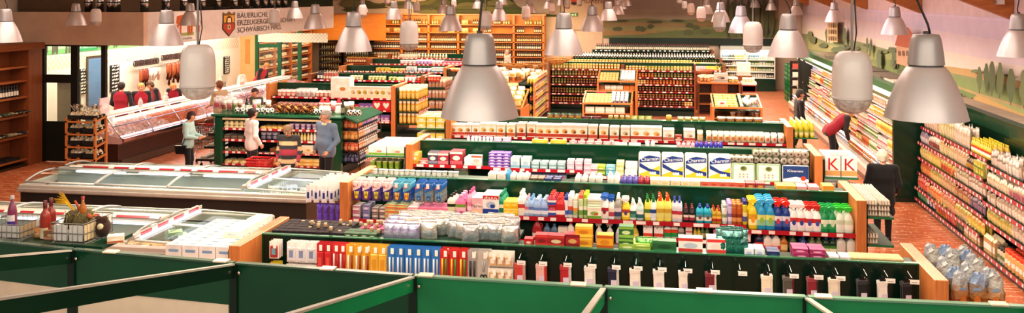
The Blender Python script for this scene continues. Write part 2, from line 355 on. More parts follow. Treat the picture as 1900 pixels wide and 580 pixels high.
def ey(pts,c,k):m.quad([(EM+.004*k,y,z)for y,z in pts],c)
yc=sy(424);w=.42
ey([(yc-w,3.55),(yc-w,3.38),(yc,3.13),(yc+w,3.38),(yc+w,3.55)],'#3c2a22',0);ey([(yc-w+.05,3.54),(yc-w+.05,3.39),(yc,3.18),(yc+w-.05,3.39),(yc+w-.05,3.54)],'#b2452c',1);ey([(yc-.09,3.5),(yc-.09,3.36),(yc+.09,3.36),(yc+.09,3.5)],'#ead9b4',2)
ey([(yc-.04,3.48),(yc-.04,3.38),(yc+.04,3.38),(yc+.04,3.48)],'#3c2a22',3)
ey([(yc-w+.03,3.56),(yc-w+.03,3.8),(yc+w-.03,3.8),(yc+w-.03,3.56)],'#3c2a22',1);ey([(yc-w+.08,3.57),(yc-w+.08,3.79),(yc+w-.08,3.79),(yc+w-.08,3.57)],'#d9a338',2);ey([(yc-.2,3.57),(yc-.16,3.73),(yc,3.78),(yc+.16,3.73),(yc+.2,3.57)],'#3c2a22',3);ey([(yc-.13,3.57),(yc-.1,3.71),(yc+.1,3.71),(yc+.13,3.57)],'#e9d29a',4)
ey([(yc-w,3.8),(yc-w+.04,3.9),(yc-.2,3.83),(yc,3.92),(yc+.2,3.83),(yc+w-.04,3.9),(yc+w,3.8)],'#7a5a24',2)
part('crest',m,'paint',sg,'crest with yellow upper half and red shield')
m=MB();y0,y1=sy(322),sy(362)
m.quad([(EM,y0,3.14),(EM,y1,3.14),(EM,y1,3.94),(EM,y0,3.94)],'#f4f0e8');part('panel',m,'paint',sg,'white panel with an orange cow')
m=MB();ym=(y0+y1)/2+.1
def cow(mb,X,yc,zc,s,c,k=0.):
 for pts,cc in[([(-1,.1),(-.9,.55),(-.3,.62),(.7,.6),(.95,.4),(.9,-.05),(.5,-.1),(-.6,-.1)],c),([(.8,.45),(1.15,.35),(1.3,.0),(1.15,-.12),(.95,.1)],c),([(-.95,.0),(-.95,-.7),(-.78,-.7),(-.7,-.05)],c),([(-.55,-.05),(-.55,-.7),(-.4,-.7),(-.35,-.05)],c),([(.45,-.05),(.45,-.7),(.6,-.7),(.65,-.05)],c),([(.75,0),(.78,-.7),(.92,-.7),(.92,0)],c)]:
  mb.quad([(X+k,yc+p[0]*s,zc+p[1]*s)for p in pts],cc);k+=.0015
cow(m,EM+.006,ym-.15,3.6,.42,'#cf6a34');cow(m,EM+.012,ym+.42,3.56,.3,'#d98a52')
m.quad([(EM+.004,y0+.1,3.27),(EM+.004,y1-.1,3.27),(EM+.004,y1-.1,3.36),(EM+.004,y0+.1,3.36)],'#9cae6a');write(m,'Hohenlohe',EM+.006,ym,3.2,.13,'#8a8a80',q)
part('picture',m,'paint',sg)
for i,u in enumerate([165,185,206,216,265,305,338,372,401,432,454,473,488,500,512,525]):
 x=XH-.5;y=YH+.5 if u<265 else uy(u,XH-.55)
 if u<265:x=ux(u,y)
 mm=MB();mm.lathe([(.0001,0),(.11,0),(.11,.34),(.105,.37),(.0001,.37)],'#d8d8d8',14)
 ob=solo('vent_cylinder',mm,'chrome','short chrome cylinder standing on the roof edge over the meat counter','vent',(x,y,3.925),'chrome cylinders on the roof edge')
 rg=MB();rg.lathe([(.112,.28),(.12,.29),(.12,.31),(.112,.32)],'#555',14);sub('collar_ring',rg,'chrome',ob)
def ub(u):return ux(u,YH+.1)
def zb(v,u=130):return vz(v,ub(u),YH)
D=thing('glazed_screen','black framed glazed screen with door beside the wooden bottle shelf','screen',(ub(140),YH+.1,0))
m=MB()
for a,b,z0,z1 in[(77,85,0,3.1),(134,146,0,3.1),(190,198,0,3.1)]:m.box(ub(a),ub(b),YH+.04,YH+.14,z0,z1,'#14130f')
for a,b,v0,v1 in[(77,198,82,86),(77,140,139,154)]:m.box(ub(a),ub(b),YH+.03,YH+.13,zb(v1),zb(v0),'#14130f')
part('frame',m,'paint',D)
m=MB();m.box(ub(85),ub(135),YH+.05,YH+.1,.02,zb(226),'#121a14');m.box(ub(146),ub(190),YH+.05,YH+.1,.02,zb(232),'#141c16');part('lower_panel',m,'paint',D,'dark solid panels at the foot of the screen')
for a,b,v0,v1 in[(85,134,86,139),(90,134,154,226),(146,190,86,232)]:
 m=MB();m.box(ub(a),ub(b),YH+.075,YH+.08,zb(v1),zb(v0),'#fff');part('glass_pane',m,'glass',D)
m=MB();m.tube([(ub(83),YH-.01,1.25),(ub(83),YH-.06,1.25),(ub(83),YH-.06,1.0),(ub(83),YH-.01,1.0)],.012,'#aaa');part('handle',m,'chrome',D)
m=MB();m.box(ub(90),ub(134),YH+.45,YH+.47,.6,zb(156),'#e9dfc8');struct('door_1',m,'enamel','cream inner door behind the black framed glass')
m=MB();WX=XL+.012
def wy(u):return uy(u,XL)
m.quad([(WX,21.9,2.72),(WX,34.9,2.72),(WX,34.9,3.4),(WX,21.9,3.4)],'#a9cfa0');m.quad([(WX+.003,21.9,2.72),(WX+.003,34.9,2.72),(WX+.003,34.9,2.95),(WX+.003,21.9,2.84)],'#79b070')
pf=tag(link('meadow_frieze',m.mesh('meadow_frieze',mats_of('paint'))),'green picture frieze of grazing pigs with a white lettered panel high on the meat wall','picture frieze')
m=MB();y0,y1=wy(131),wy(180);m.quad([(WX+.008,y0,2.74),(WX+.008,y1,2.74),(WX+.008,y1,3.3),(WX+.008,y0,3.3)],'#3f9a66')
write(m,'aus unseren',WX+.012,(y0+y1)/2-.1,3.12,.2,'#eef4e6',q);write(m,'eigenen Bauernhöfen',WX+.012,(y0+y1)/2+.02,2.88,.2,'#eef4e6',q,width=(y1-y0)*.9);sub('lettered_panel',m,'paint',pf)
for u,s in[(93,.34),(113,.42),(190,.34),(204,.38),(222,.3),(232,.3),(258,.28)]:
 m=MB();cow(m,WX+.01,wy(u),3.02,s,'#6e6258');yy=wy(u);m.quad([(WX+.022,yy-.12*s*2,2.98),(WX+.022,yy+.1*s*2,2.98),(WX+.022,yy+.1*s*2,3.02+.6*s),(WX+.022,yy-.12*s*2,3.02+.6*s)],'#d9b8a4');sub('pig',m,'paint',pf)
def chalk(u0,u1,z0,z1,lab):
 y0,y1=wy(u0),wy(u1);mm=MB();mm.box(WX,WX+.04,y0,y1,z0,z1,'#171614');o=solo('chalkboard',mm,'paint',lab,'chalkboard')
 mm=MB();n=8
 for k in range(n):
  z=z1-(k+.7)*(z1-z0)/n;yy=y0+.06
  while yy<y1-.08:
   l=R.uniform(.05,.14);h=R.uniform(.03,.06);mm.quad([(WX+.043,yy,z),(WX+.043,min(yy+l,y1-.03),z+.02),(WX+.043,min(yy+l,y1-.03),z+.02+h),(WX+.043,yy,z+h)],'#e8e2d4');yy+=l+.03
 sub('chalk_writing',mm,'paint',o)
chalk(145,157,1.45,2.2,'narrow chalkboard price list seen through the glazed screen')
chalk(203,219,1.35,2.2,'tall chalkboard price list on the tiled wall behind the red vested man')
chalk(333,341,1.5,2.2,'chalkboard half hidden beside the hanging sausages')
chalk(414,424,1.3,1.98,'small chalkboard on the tiled wall behind the scales')
m=MB();m.box(XL,XL+.05,wy(161),wy(187),1.0,2.5,'#6f8fb2');m.box(XL,XL+.06,wy(187),wy(190),1.0,2.5,'#b8a48a');m.box(XL,XL+.06,wy(159.5),wy(161),1.0,2.5,'#6b5a48');m.box(XL,XL+.06,wy(160),wy(190),2.5,2.56,'#5b4a3c');struct('window_1',m,'enamel','blue window in the tiled wall')
YE=35.2
def ue(u):return ux(u,YE)
m=MB();m.box(ue(445),ue(474),YE,YE+.06,0,3.86,'#d8ab72');struct('door_2',m,'paint','tan wooden door at the far end of the meat counter')
m=MB();m.box(ue(455),ue(464),YE-.012,YE,1.6,2.6,'#c08a48');m.box(ue(455.6),ue(463.4),YE-.014,YE-.012,1.64,2.56,'#c98f4e');solo('notice_board',m,'paint','narrow brown board on the tan door','board')
G=thing('green_glass_partition','green framed glass partition with a door at the end of the meat counter','partition',(ue(520),YE,0))
m=MB()
for a,b in[(441,445),(474,480),(516,522),(553,559)]:m.box(ue(a),ue(b),YE-.05,YE+.05,0,3.1,'#1d5a38')
for a,b,z0,z1 in[(474,522,2.28,2.42),(474,559,3.0,3.1),(522,559,0,.6)]:m.box(ue(a),ue(b),YE-.04,YE+.04,z0,z1,'#1d5a38')
part('frame',m,'paint',G)
for a,b in[(480,516),(522,553)]:
 m=MB();m.box(ue(a),ue(b),YE-.004,YE+.004,.6,3.0,'#fff');part('glass_pane',m,'glass',G)
m=MB();m.box(ue(480),ue(480)+3.0,YE-.055,YE-.05,2.5,2.875,'#ece4d2')
for i in range(40):
 for j in range(5):
  if(i+j)%2:x=ue(480)+i*.075;z=2.5+j*.075;m.quad([(x,YE-.06,z),(x+.075,YE-.06,z),(x+.075,YE-.06,z+.075),(x,YE-.06,z+.075)],'#d6cdba')
part('checked_film',m,'paint',G)
for i,y in enumerate([12.1,18.15,24.25,30.5,36.7,42.6]):
 m=MB();zb0=3.95;m.prism([(XR-.01,zb0),(XR-.01,zb0+1.2),(-5.4,zb0+6.0),(-5.4,zb0+4.8)],y-.02,y+.2,'#c08042','y');struct('beam_%d'%(i+2),m,'glulam','orange glued timber roof beam rising from the long side wall')
m=MB();m.quad([(XR+.3,3.9,5.1),(-5.4,3.9,9.9),(-5.4,48,9.9),(XR+.3,48,5.1)],'#e6ddd0');m.quad([(-18,3.9,5.3),(-5.4,3.9,9.9),(-5.4,48,9.9),(-18,48,5.3)],'#e6ddd0');struct('ceiling',m,'plaster','pale pitched ceiling over the hall')
m=MB();m.box(1848-1848+XR-.32,XR-.2,uy(1848,XR-.3)-.15,uy(1848,XR-.3)+.15,vz(8,XR-.3,uy(1848,XR-.3)),vz(-2,XR-.3,uy(1848,XR-.3)),'#d8d2cc');m.box(XR-.34,XR-.32,uy(1848,XR-.3)-.1,uy(1848,XR-.3)+.1,vz(6,XR-.3,uy(1848,XR-.3)),vz(1,XR-.3,uy(1848,XR-.3)),'#8a8680')
m.box(XR-.32,XR,uy(1848,XR-.3)-.03,uy(1848,XR-.3)+.03,vz(4,XR-.3,uy(1848,XR-.3)),vz(1,XR-.3,uy(1848,XR-.3)),'#b8b2ac');solo('wall_box',m,'plastic','small grey box fixed high on the long side wall near a roof beam','box')
m=MB();m.box(ux(1658,20.62),6.2,20.62,20.74,0,2.32,'#123524');m.box(ux(1658,20.62),6.2,20.56,20.62,0,.1,'#1a2a20');struct('partition_1',m,'lacquer','dark green end panel between the dairy chiller and the dry goods shelves')
YS=YBL-.02
S=thing('wall_lettering','large brown capitals with a red crest on the pale rear wall','sign',(ux(1110,YS),YS,4.2))
m=MB();write(m,'HOHENLOHE',ux(1112,YS),YS,vz(2,0,YS),.42,'#8d6e5a',0,width=ux(1152,YS)-ux(1085,YS));part('lettering',m,'paint',S)
m=MB();x=ux(1065,YS);z=vz(3,x,YS);m.prism([(x-.15,z-.02),(x+.15,z-.02),(x+.14,z+.3),(x-.14,z+.3)],YS-.01,YS,'#c0502f');m.prism([(x-.16,z-.12),(x,z-.2),(x+.16,z-.12),(x+.12,z-.03),(x-.12,z-.03)],YS-.012,YS-.001,'#3a2c28');part('crest',m,'paint',S)
x=ux(1065,YS);z=vz(27,x,YS);m=MB();m.box(x-.18,x+.18,YS-.05,YS,z-.09,z+.09,'#2f8a46');eo=solo('exit_sign',m,'paint','small green emergency exit sign with white symbols on the pale rear wall','exit sign')
m=MB();m.prism([(x-.13,z-.01),(x-.07,z+.05),(x-.07,z+.02),(x-.01,z+.02),(x-.01,z-.04),(x-.07,z-.04),(x-.07,z-.07)],YS-.056,YS-.05,'#eaf4ea');m.box(x+.04,x+.1,YS-.056,YS-.05,z-.06,z+.06,'#eaf4ea');sub('symbol',m,'paint',eo)
m=MB();m.box(ux(1064,YS),ux(1118,YS),YS-.03,YS,0,vz(58,0,YS),'#d3c8ba');m.box(ux(1063,YS),ux(1119,YS),YS-.05,YS,vz(58,0,YS),vz(58,0,YS)+.05,'#a58a70');struct('door_3',m,'paint','pale wide door in the rear wall')
m=MB();x=ux(1063,YS-.1);z=vz(60,x,YS);m.lathe([(.0001,.12),(.07,.1),(.09,.02),(.09,-.06),(.0001,-.07)],'#e0662e',10,M=Matrix.Translation((x,YS-.12,z)));m.box(x-.05,x+.05,YS-.12,YS-.05,z-.1,z-.06,'#555');solo('alarm_beacon',m,'plastic','small orange alarm beacon over the pale rear door','alarm lamp')
# ======= FIXTURES
GRN='#113d28';GRN2='#0d2d1e';RED='#b32534'
def strip(mb,x0,x1,y,z,c=RED,h=.045,gap=.24,tagw=.085,seed=0,axis='x',face=-1):
 """price rail with white tags along x (seen from -y) or along y (seen from face*x)"""
 r=random.Random(seed+int(x0*37)+int(z*91))
 if axis=='x':
  mb.box(x0,x1,y-.012,y,z-h/2,z+h/2,c)
  t=x0+.06
  while t<x1-tagw:mb.front(t,t+tagw*r.choice([1,1,1,1.6]),z-h*.36,z+h*.42,y-.015,r.choice(['#f3ece4','#efe2da','#f7f3ee']));t+=gap*r.uniform(.7,1.25)
 else:
  mb.box(min(y,y+.012*face),max(y,y+.012*face),x0,x1,z-h/2,z+h/2,c)
  t=x0+.06;X=y+.015*face
  while t<x1-tagw:
   w=tagw*r.choice([1,1,1.3]);mb.quad([(X,t,z-h*.36),(X,t+w,z-h*.36),(X,t+w,z+h*.42),(X,t,z+h*.42)],r.choice(['#f3ece4','#efe2da','#f7f3ee']));t+=gap*r.uniform(.7,1.25)
def gondola(label,x0,x1,yf,shelves,h=1.6,depth=1.33,back=.56,top=None,tw=.13,ends=(1,1),wd='beech',group=None,strips=RED,back_shelves=(),pc=None):
 """double sided shelf run. shelves: (z, xa, xb, depth from the back panel). returns its root"""
 g=thing('gondola_shelf',label,'shelf unit',((x0+x1)/2,yf+depth/2,0),group)
 xi0=x0+(tw if ends[0]else 0);xi1=x1-(tw if ends[1]else 0);yb=yf+back
 m=MB();m.box(xi0,xi1,yf+.03,yf+depth-.03,0,.16,'#1a2a22');m.box(xi0,xi1,yf,yf+depth,.16,.19,GRN2);part('base_plinth',m,'paint',g)
 m=MB();m.box(xi0,xi1,yb,yb+.04,.19,h,pc or GRN)
 n=max(1,round((xi1-xi0)/1.445))
 for i in range(n+1):
  x=xi0+(xi1-xi0)*i/n;m.box(max(x-.02,xi0),min(x+.02,xi1),yb-.012,yb,.19,h-.01,'#0f3a26')
 m.box(xi0,xi1,yb-.01,yb+.05,h,h+.015,'#2d6b4a');part('back_panel',m,'lacquer',g)
 for k,(on,x)in enumerate(zip(ends,(x0,x1-tw))):
  if on:
   m=MB();m.bbox(x,x+tw,yf-.02,yf+depth+.02,0,h+.02,'#c58045',.006);part('end_panel',m,wd,g,'beech coloured end panel')
 for(z,xa,xb,dp)in shelves:
  m=MB();m.box(xa+.004,xb-.004,yb-dp,yb-.002,z-.03,z,GRN2,front='#2a5a42');s=part('shelf',m,'paint',g)
  m=MB();strip(m,xa+.004,xb-.004,yb-dp,z-.02,strips,.06);sub('price_rail',m,'plastic',s)
 for(z,xa,xb,dp)in back_shelves:
  m=MB();m.box(xa+.004,xb-.004,yb+.045,yb+.045+dp,z-.03,z,GRN);part('shelf',m,'paint',g)
 return g
GX0,GX1=-4.8,2.69
BAY=lambda i:GX0+.13+(GX1-GX0-.26)*i/5
Y1,Y2,Y3,Y4=9.5,13.0,16.5,20.05
gondola('long green gondola with socks and stationery nearest the camera',GX0,GX1+.04,Y1,[(.75,BAY(0),BAY(5),.5)],pc='#0b2418',back_shelves=[(1.585,GX0+.13,BAY(2)+.1,.74),(1.585,BAY(2)+.1,GX1-.09,.27),(1.0,BAY(2)+.1,GX1-.09,.6)])
gondola('long green gondola of cleaning products, second row from the camera',GX0,GX1,Y2,[(1.2,BAY(1),BAY(4),.5),(1.14,BAY(4),BAY(5),.5),(.97,BAY(3.0)+.1,BAY(4),.5),(.86,BAY(1),BAY(3)+.1,.5),(.84,BAY(4),BAY(5),.5),(1.06,BAY(0),BAY(1),.5),(.62,BAY(3)+.1,BAY(4),.5)],back_shelves=[(1.586,GX0+.13,GX1-.13,.36)])
gondola('long green gondola of tissue and toilet paper, third row from the camera',GX0,GX1,Y3,[(1.24,BAY(0),BAY(1)+.02,.5),(1.22,BAY(1)+.02,BAY(2)+.3,.5),(1.13,BAY(2)+.3,BAY(5),.5),(.93,BAY(0),BAY(2)+.3,.5),(.86,BAY(2)+.3,BAY(5),.5)],back_shelves=[(1.586,GX0+.13,GX1-.13,.36)])
gondola('long green gondola of cereal boxes, fourth row from the camera',GX0-.1,GX1-.02,Y4,[(1.24,GX0+.03,BAY(5)-.02,.5),(.9,GX0+.03,BAY(5)-.02,.5)],back_shelves=[(1.586,GX0+.05,GX1-.15,.36)])
def endcap(label,x0,x1,y0,y1,zs,h=.0):
 g=thing('end_shelf',label,'end shelf',((x0+x1)/2,(y0+y1)/2,0))
 m=MB();m.box(x0,x1,y0,y1,0,.15,'#1a2a22');m.box(x0 if x0>0 else x1-.03,x0+.03 if x0>0 else x1,y0,y1,.15,1.55,GRN2);part('base_plinth',m,'paint',g)
 for z in zs:
  m=MB();m.box(x0,x1,y0,y1,z-.03,z,GRN,front='#2f7a50');part('shelf',m,'paint',g)
 return g
endcap('green end shelf of egg cartons beside the cleaning gondola',2.7,3.07,Y2+.1,Y2+1.3,[1.0,1.38])
endcap('green end shelf of cereal packs beside the toilet paper gondola',2.7,3.3,Y3+.06,Y3+1.2,[1.02,1.24])
endcap('green end shelf of yellow oil bottles beside the cereal gondola',2.68,3.2,Y4+.1,Y4+1.2,[.9,1.38])
endcap('green end shelf of clear film packs beside the sock gondola',2.74,3.3,Y1+.1,Y1+1.3,[.6,1.2])
endcap('green end shelf of white boxes beside the tissue gondola',-5.62,-4.81,Y3+.05,Y3+1.3,[1.1,1.38])
endcap('green end shelf of yellow packs beside the cereal gondola',-5.62,-4.91,Y4+.1,Y4+1.3,[1.0,1.38])
endcap('green end shelf of hanging packs beside the cleaning gondola',-5.35,-4.81,Y2+.1,Y2+1.3,[.2,.6])
endcap('green end shelf of white and blue cartons beside the stationery',-5.62,-4.81,Y1+.05,Y1+1.3,[1.05,1.32])
YW=6.62;ZT=2.3
def topz(x):return ZT
B=thing('tall_wall_shelf','tall dark green shelving run closest to the camera with sloping arms on top','shelf unit',(-1,YW,0))
XS=[-6.3,-4.83,-3.33,-1.86,-.44,.97,2.42];YP=[7.02,6.81,6.67,6.59,6.56,6.58,6.62]
def slab(mb,a,b,ya,yb,t0,t1,z0,z1,c):mb.prism([(a,ya+t0),(b,yb+t0),(b,yb+t1),(a,ya+t1)],z0,z1,c,'z')
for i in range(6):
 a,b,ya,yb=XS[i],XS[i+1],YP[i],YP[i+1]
 m=MB();slab(m,a+.015,b-.015,ya,yb,0,.03,1.98 if i<2 else 1.55,ZT,'#1c8450' if i>2 else '#124a2e');slab(m,a+.01,b-.01,ya,yb,-.012,.042,ZT,ZT+.014,'#6f9a80' if i>2 else '#45604f');part('back_panel',m,'lacquer',B)  # brighter green and pale edge paint local light into the right-hand bays
 if i<3:
  m=MB();slab(m,a+.05,b-.05,ya,yb,.005,.02,1.2,1.98,'#e3d8c0');part('cream_panel',m,'paint',B,'cream board below the green panel')
 m=MB();slab(m,a+.03,b-.03,ya,yb,-.02,.4,0,.12,'#10271b');part('base_plinth',m,'paint',B)
for i,(x,y)in enumerate(zip(XS,YP)):
 m=MB();m.box(x-.03,x+.03,y-.02,y+.05,0,ZT+.005,'#10271b');part('post',m,'paint',B)
 L=3.2;dz=(L-.03)*.222
 m=MB();m.prism([(y-.03,ZT-.1),(y-.03,ZT),(y-L,ZT+dz),(y-L,ZT+dz-.1)],x-.012,x+.012,'#1c8450' if i>2 else '#12301f','x')  # right-hand arms painted in the lit green, left ones in its shade
 arm=part('arm',m,'lacquer',B)
 m=MB();m.prism([(y-.03,ZT),(y-.03,ZT+.014),(y-L,ZT+dz+.014),(y-L,ZT+dz)],x-.02,x+.02,'#b8b3a6','x');sub('edge_strip',m,'paint',arm)
 m=MB();m.lathe([(.0001,.012),(.012,.01),(.014,0)],'#e8e6e0',10,M=Matrix.Translation((x+.05,y-.02,ZT-.06))@Matrix.Rotation(math.pi/2,4,'X'));part('screw',m,'chrome',B)
m=MB();m.box(-6.5,-4.7,YW+.4,YW+.85,2.25,2.28,'#143f2b');part('top_board',m,'paint',B)
for u,v in[(205,474),(410,487),(608,501),(790,515),(1073,531),(1307,543),(1528,553),(1854,566)]:
 x=ux(u,6.62);y=float(np.interp(x,XS,YP));x=ux(u,y);m=MB();m.box(x-.055,x+.055,y-.03,y+.05,ZT+.014,ZT+.024,'#e6d9bc');part('label_holder',m,'plastic',B)
def freezer(label,x0,x1,y0,y1,split,glass_w,endhead=True):
 f=thing('freezer_island',label,'freezer',((x0+x1)/2,(y0+y1)/2,0));ZR=.85;ym=(y0+y1)/2
 m=MB();m.box(x0+.08,x1-.08,y0+.08,y1-.08,0,.1,'#101010');
 for i in range(int((x1-x0)/1.5)):
  pass
 m.box(x0+.03,x1-.03,y0+.03,y0+.05,.1,.72,'#2a241f');m.box(x0+.03,x1-.03,y1-.05,y1-.03,.1,.72,'#2a241f');m.box(x0+.03,x0+.05,y0+.05,y1-.05,.1,.72,'#2a241f');m.box(x1-.05,x1-.03,y0+.05,y1-.05,.1,.72,'#4a3626')
 part('side_panel',m,'paint',f,'dark brown outer panels')
 m=MB()
 for(a,b,c,d)in[(x0,x1,y0,y0+.09),(x0,x1,y1-.09,y1),(x0,x0+.09,y0+.09,y1-.09),(x1-.09,x1,y0+.09,y1-.09)]:m.bbox(a,b,c,d,.70,ZR,'#b3aca0',.02)
 part('rim',m,'enamel',f)
 m=MB()
 for(a,b,c,d)in[(x0-.02,x1+.02,y0-.02,y0+.02),(x0-.02,x0+.02,y0,y1),(x1-.02,x1+.02,y0,y1)]:m.bbox(a,b,c,d,.72,.78,'#a49a90',.012)
 part('bumper',m,'plastic',f,'grey bumper rail')
 m=MB();m.box(x0+.09,x1-.09,y0+.09,y1-.09,.43,.45,'#8f9c98');m.box(x0+.08,x0+.09,y0+.09,y1-.09,.3,.72,'#a8b2ae');m.box(x1-.09,x1-.08,y0+.09,y1-.09,.3,.72,'#a8b2ae');m.box(x0+.09,x1-.09,y0+.05,y0+.09,.3,.72,'#a8b2ae');m.box(x0+.09,x1-.09,y1-.09,y1-.05,.3,.72,'#a8b2ae');m.box(x0+.09,split,ym-.05,ym+.05,.3,.98,'#a4aca6')
 part('inner_tub',m,'enamel',f,'pale inner tub')
 m=MB();m.bbox(x0+.4,split-.02,ym-.16,ym+.16,.98,1.02,'#b4aea4',.015);part('canopy',m,'enamel',f)
 m=MB();t=x0+.42;k=0
 while t<split-.1:
  w=R.choice([.12,.2,.28]);m.quad([(t,ym-.17,1.02),(min(t+w,split-.03),ym-.17,1.02),(min(t+w,split-.03),ym-.13,1.045),(t,ym-.13,1.045)],'#a02c34' if k%3 else '#d8d0c6');t+=w;k+=1
 m.box(x0+.4,split-.02,ym-.13,ym-.12,1.02,1.045,'#c8c2b8');part('price_rail',m,'plastic',f,'red and white price rail')
 t=x0+.6
 while t<split-1.0:
  m=MB();m.tube([(t,ym-.2,.945),(t+1.05,ym-.2,.945)],.02,'#fff',8);part('light_tube',m,'tube_white',f);t+=1.35
 n=max(2,round((split-x0)/glass_w));w=(split-x0-.1)/n
 for row,(ya,yb)in enumerate([(y0+.07,ym-.16),(ym+.16,y1-.07)]):
  for i in range(n):
   a=x0+.08+i*w;b=a+w
   def cover(mb,a,b,col,th=.006):
    P=[]
    for k in range(7):
     t=k/6;y=ya+(yb-ya)*t;z=.86+.075*math.sin(math.pi*(t*.8+.1))+(.09*t if row==0 else .09*(1-t));P.append((y,z))
    vs=[(x,y,z)for x in(a,b)for y,z in P];mb.add(vs,[(k,k+1,k+8,k+7)for k in range(6)],col,True)
    return P
   m=MB();P=cover(m,a+.03,b-.03,'#fff');part('glass_cover',m,'lid_glass',f)
   m=MB()
   for x in(a+.015,b-.015):m.tube([(x,y,z+.008)for y,z in P],.016,'#a8a8a6',6)
   m.tube([(a+.015,P[0][0],P[0][1]),(b-.015,P[0][0],P[0][1])],.02,'#c8c4bc',6);m.tube([(a+.015,P[-1][0],P[-1][1]),(b-.015,P[-1][0],P[-1][1])],.014,'#c8c4bc',6)
   part('cover_frame',m,'chrome' if False else 'enamel',f)
 if endhead:
  m=MB();m.bbox(split-.04,split+.05,y0+.08,y1-.08,.91,.97,'#a8a298',.015);part('cross_canopy',m,'enamel',f)
  m=MB();t=y0+.1;k=0
  while t<y1-.1:
   m.box(split+.05,split+.062,t,min(t+.15,y1-.08),.93,.975,'#a02c34' if k%3 else '#c8beb4');t+=.15;k+=1
  part('price_rail',m,'plastic',f)
  m=MB();m.tube([(split+.1,y0+.2,.92),(split+.1,y1-.2,.92)],.02,'#fff',8);part('light_tube',m,'tube_white',f)
  for(ya,yb)in[(y0+.09,ym),(ym,y1-.09)]:
   m=MB();vs=[];
   for x in(split+.06,(split+x1)/2,x1-.09):vs+=[(x,ya+.02,.9 if x<x1-.2 else .86),(x,yb-.02,.9 if x<x1-.2 else .86)]
   m.add(vs,[(0,1,3,2),(2,3,5,4)],'#fff',True);part('glass_cover',m,'lid_glass',f)
   m=MB();m.tube([(split+.06,ya+.02,.905),(x1-.09,ya+.02,.865),(x1-.09,yb-.02,.865),(split+.06,yb-.02,.905)],.018,'#cfcac0',6,closed=True);part('cover_frame',m,'enamel',f)
 area(x0+(split-x0)/2,ym-.3,.97,split-x0-.6,.06,7,'#eef4ff',(math.radians(-25),0,0));area(x0+(split-x0)/2,ym+.3,.97,split-x0-.6,.06,5,'#eef4ff',(math.radians(25),0,0));area((split+x1)/2,ym,.93,.5,1.4,3,'#eef4ff')
 t=x0+.75
 while t<x1-.4:
  for(ya,yb)in[(y0+.1,ym-.06),(ym+.06,y1-.1)]:
   m=MB()
   for k in range(7):m.tube([(t,ya,.46+k*.04),(t,yb,.46+k*.04)],.004,'#d8dcdc',4)
   for k in range(10):y=ya+(yb-ya)*k/9;m.tube([(t,y,.45),(t,y,.7)],.004,'#d8dcdc',4)
   part('wire_divider',m,'enamel',f)
  t+=.75
 return f
freezer('long white freezer island with sliding glass lids in front of the cheese counter',-12.05,-6.3,15.4,17.55,-7.55,1.5)
freezer('long white freezer island with sliding glass lids behind the nearest green shelving',-14.6,-6.25,11.85,13.95,-7.55,1.5)
MC=thing('meat_counter','long glass fronted meat counter with dark wooden base along the tiled wall','counter',(-14.3,27,0))
m=MB();m.box(-14.4,-13.75,21.2,22.1,0,.62,'#2c1a14');m.box(-15.0,-13.75,22.1,35,0,.62,'#2c1a14');part('base',m,'walnut',MC,'dark reddish brown base');
m=MB();m.box(-13.76,-13.7,21.3,35,.02,.2,'#4a372c');m.box(-13.75,-13.735,21.2,35,.58,.62,'#5a463a');part('kick_board',m,'paint',MC)
m=MB();m.prism([(-13.62,.66),(-13.62,.74),(-13.7,.78),(-14.4,.913),(-14.4,.62),(-13.7,.62)],21.2,22.1,'#c8a8a6','y');m.prism([(-13.62,.66),(-13.62,.74),(-13.7,.78),(-14.75,.98),(-14.75,.62),(-13.7,.62)],22.1,35,'#c8a8a6','y');part('display_deck',m,'enamel',MC,'white sloping display deck')
m=MB();m.box(-13.63,-13.58,21.2,35,.68,.76,'#c8c6dc');part('front_rail',m,'chrome',MC)
m=MB();m.tube([(-13.72,21.25,.8),(-13.72,34.9,.8)],.016,'#fff',6);part('light_tube',m,'tube_white',MC)
m=MB();m.bbox(-14.55,-14.1,21.1,33,1.3,1.345,'#efe6dc',.01);part('top_shelf',m,'enamel',MC,'long white top shelf')
m=MB();m.tube([(-14.18,21.2,1.28),(-14.18,32.9,1.28)],.018,'#fff',6);part('light_tube',m,'tube_pink',MC)
for k in range(8):
 a=21.2+k*1.48;b=a+1.45
 m=MB();m.quad([(-13.64,a,.76),(-13.64,b,.76),(-14.05,b,1.3),(-14.05,a,1.3)],'#fff');part('glass_front',m,'glass',MC)
 m=MB();m.tube([(-13.64,a,.74),(-14.08,a,1.31)],.016,'#c9ccd4',6);part('glass_strut',m,'chrome',MC)
m=MB();m.tube([(-13.86,21.2,1.06),(-13.86,33,1.06)],.014,'#9aa4c4',6);part('glass_rail',m,'chrome',MC)
m=MB();m.box(-15.6,-14.8,22.1,35,.84,.9,'#e9dfd2');m.box(-15.5,-15.02,22.2,34.9,0,.84,'#8d8478');part('work_top',m,'enamel',MC)
m=MB();m.box(-13.755,-13.74,25.6,26.0,.42,.48,'#8e2a22');part('badge',m,'paint',MC,'small red plate')
CI=thing('cheese_island','green framed self service chiller island of cheese with a decorated top','chiller',(-9.45,22.2,0));IX0,IX1,IY0,IY1,IH=-11.15,-7.82,21.2,23.1,1.45
for x in(IX0,IX1-.24):
 m=MB();m.bbox(x,x+.24,IY0,IY0+.22,0,IH-.05,'#124a30',.05);part('corner_post',m,'lacquer',CI)
m=MB();m.bbox(IX0-.05,IX1+.05,IY0-.03,IY1+.05,IH-.05,IH,'#1d5f3e',.012);part('top_board',m,'lacquer',CI)
m=MB();m.box(IX0+.24,IX1-.24,IY0+.02,IY0+.06,IH-.14,IH-.09,'#e8d8ae');part('light_tube',m,'plastic',CI)
m=MB();m.box(IX0+.05,IX1-.05,IY0+.7,IY0+.74,.1,IH-.06,'#2e2c26');m.box(IX0+.02,IX1-.02,IY0+.05,IY1,0,.2,'#15251c');part('inner_wall',m,'paint',CI)
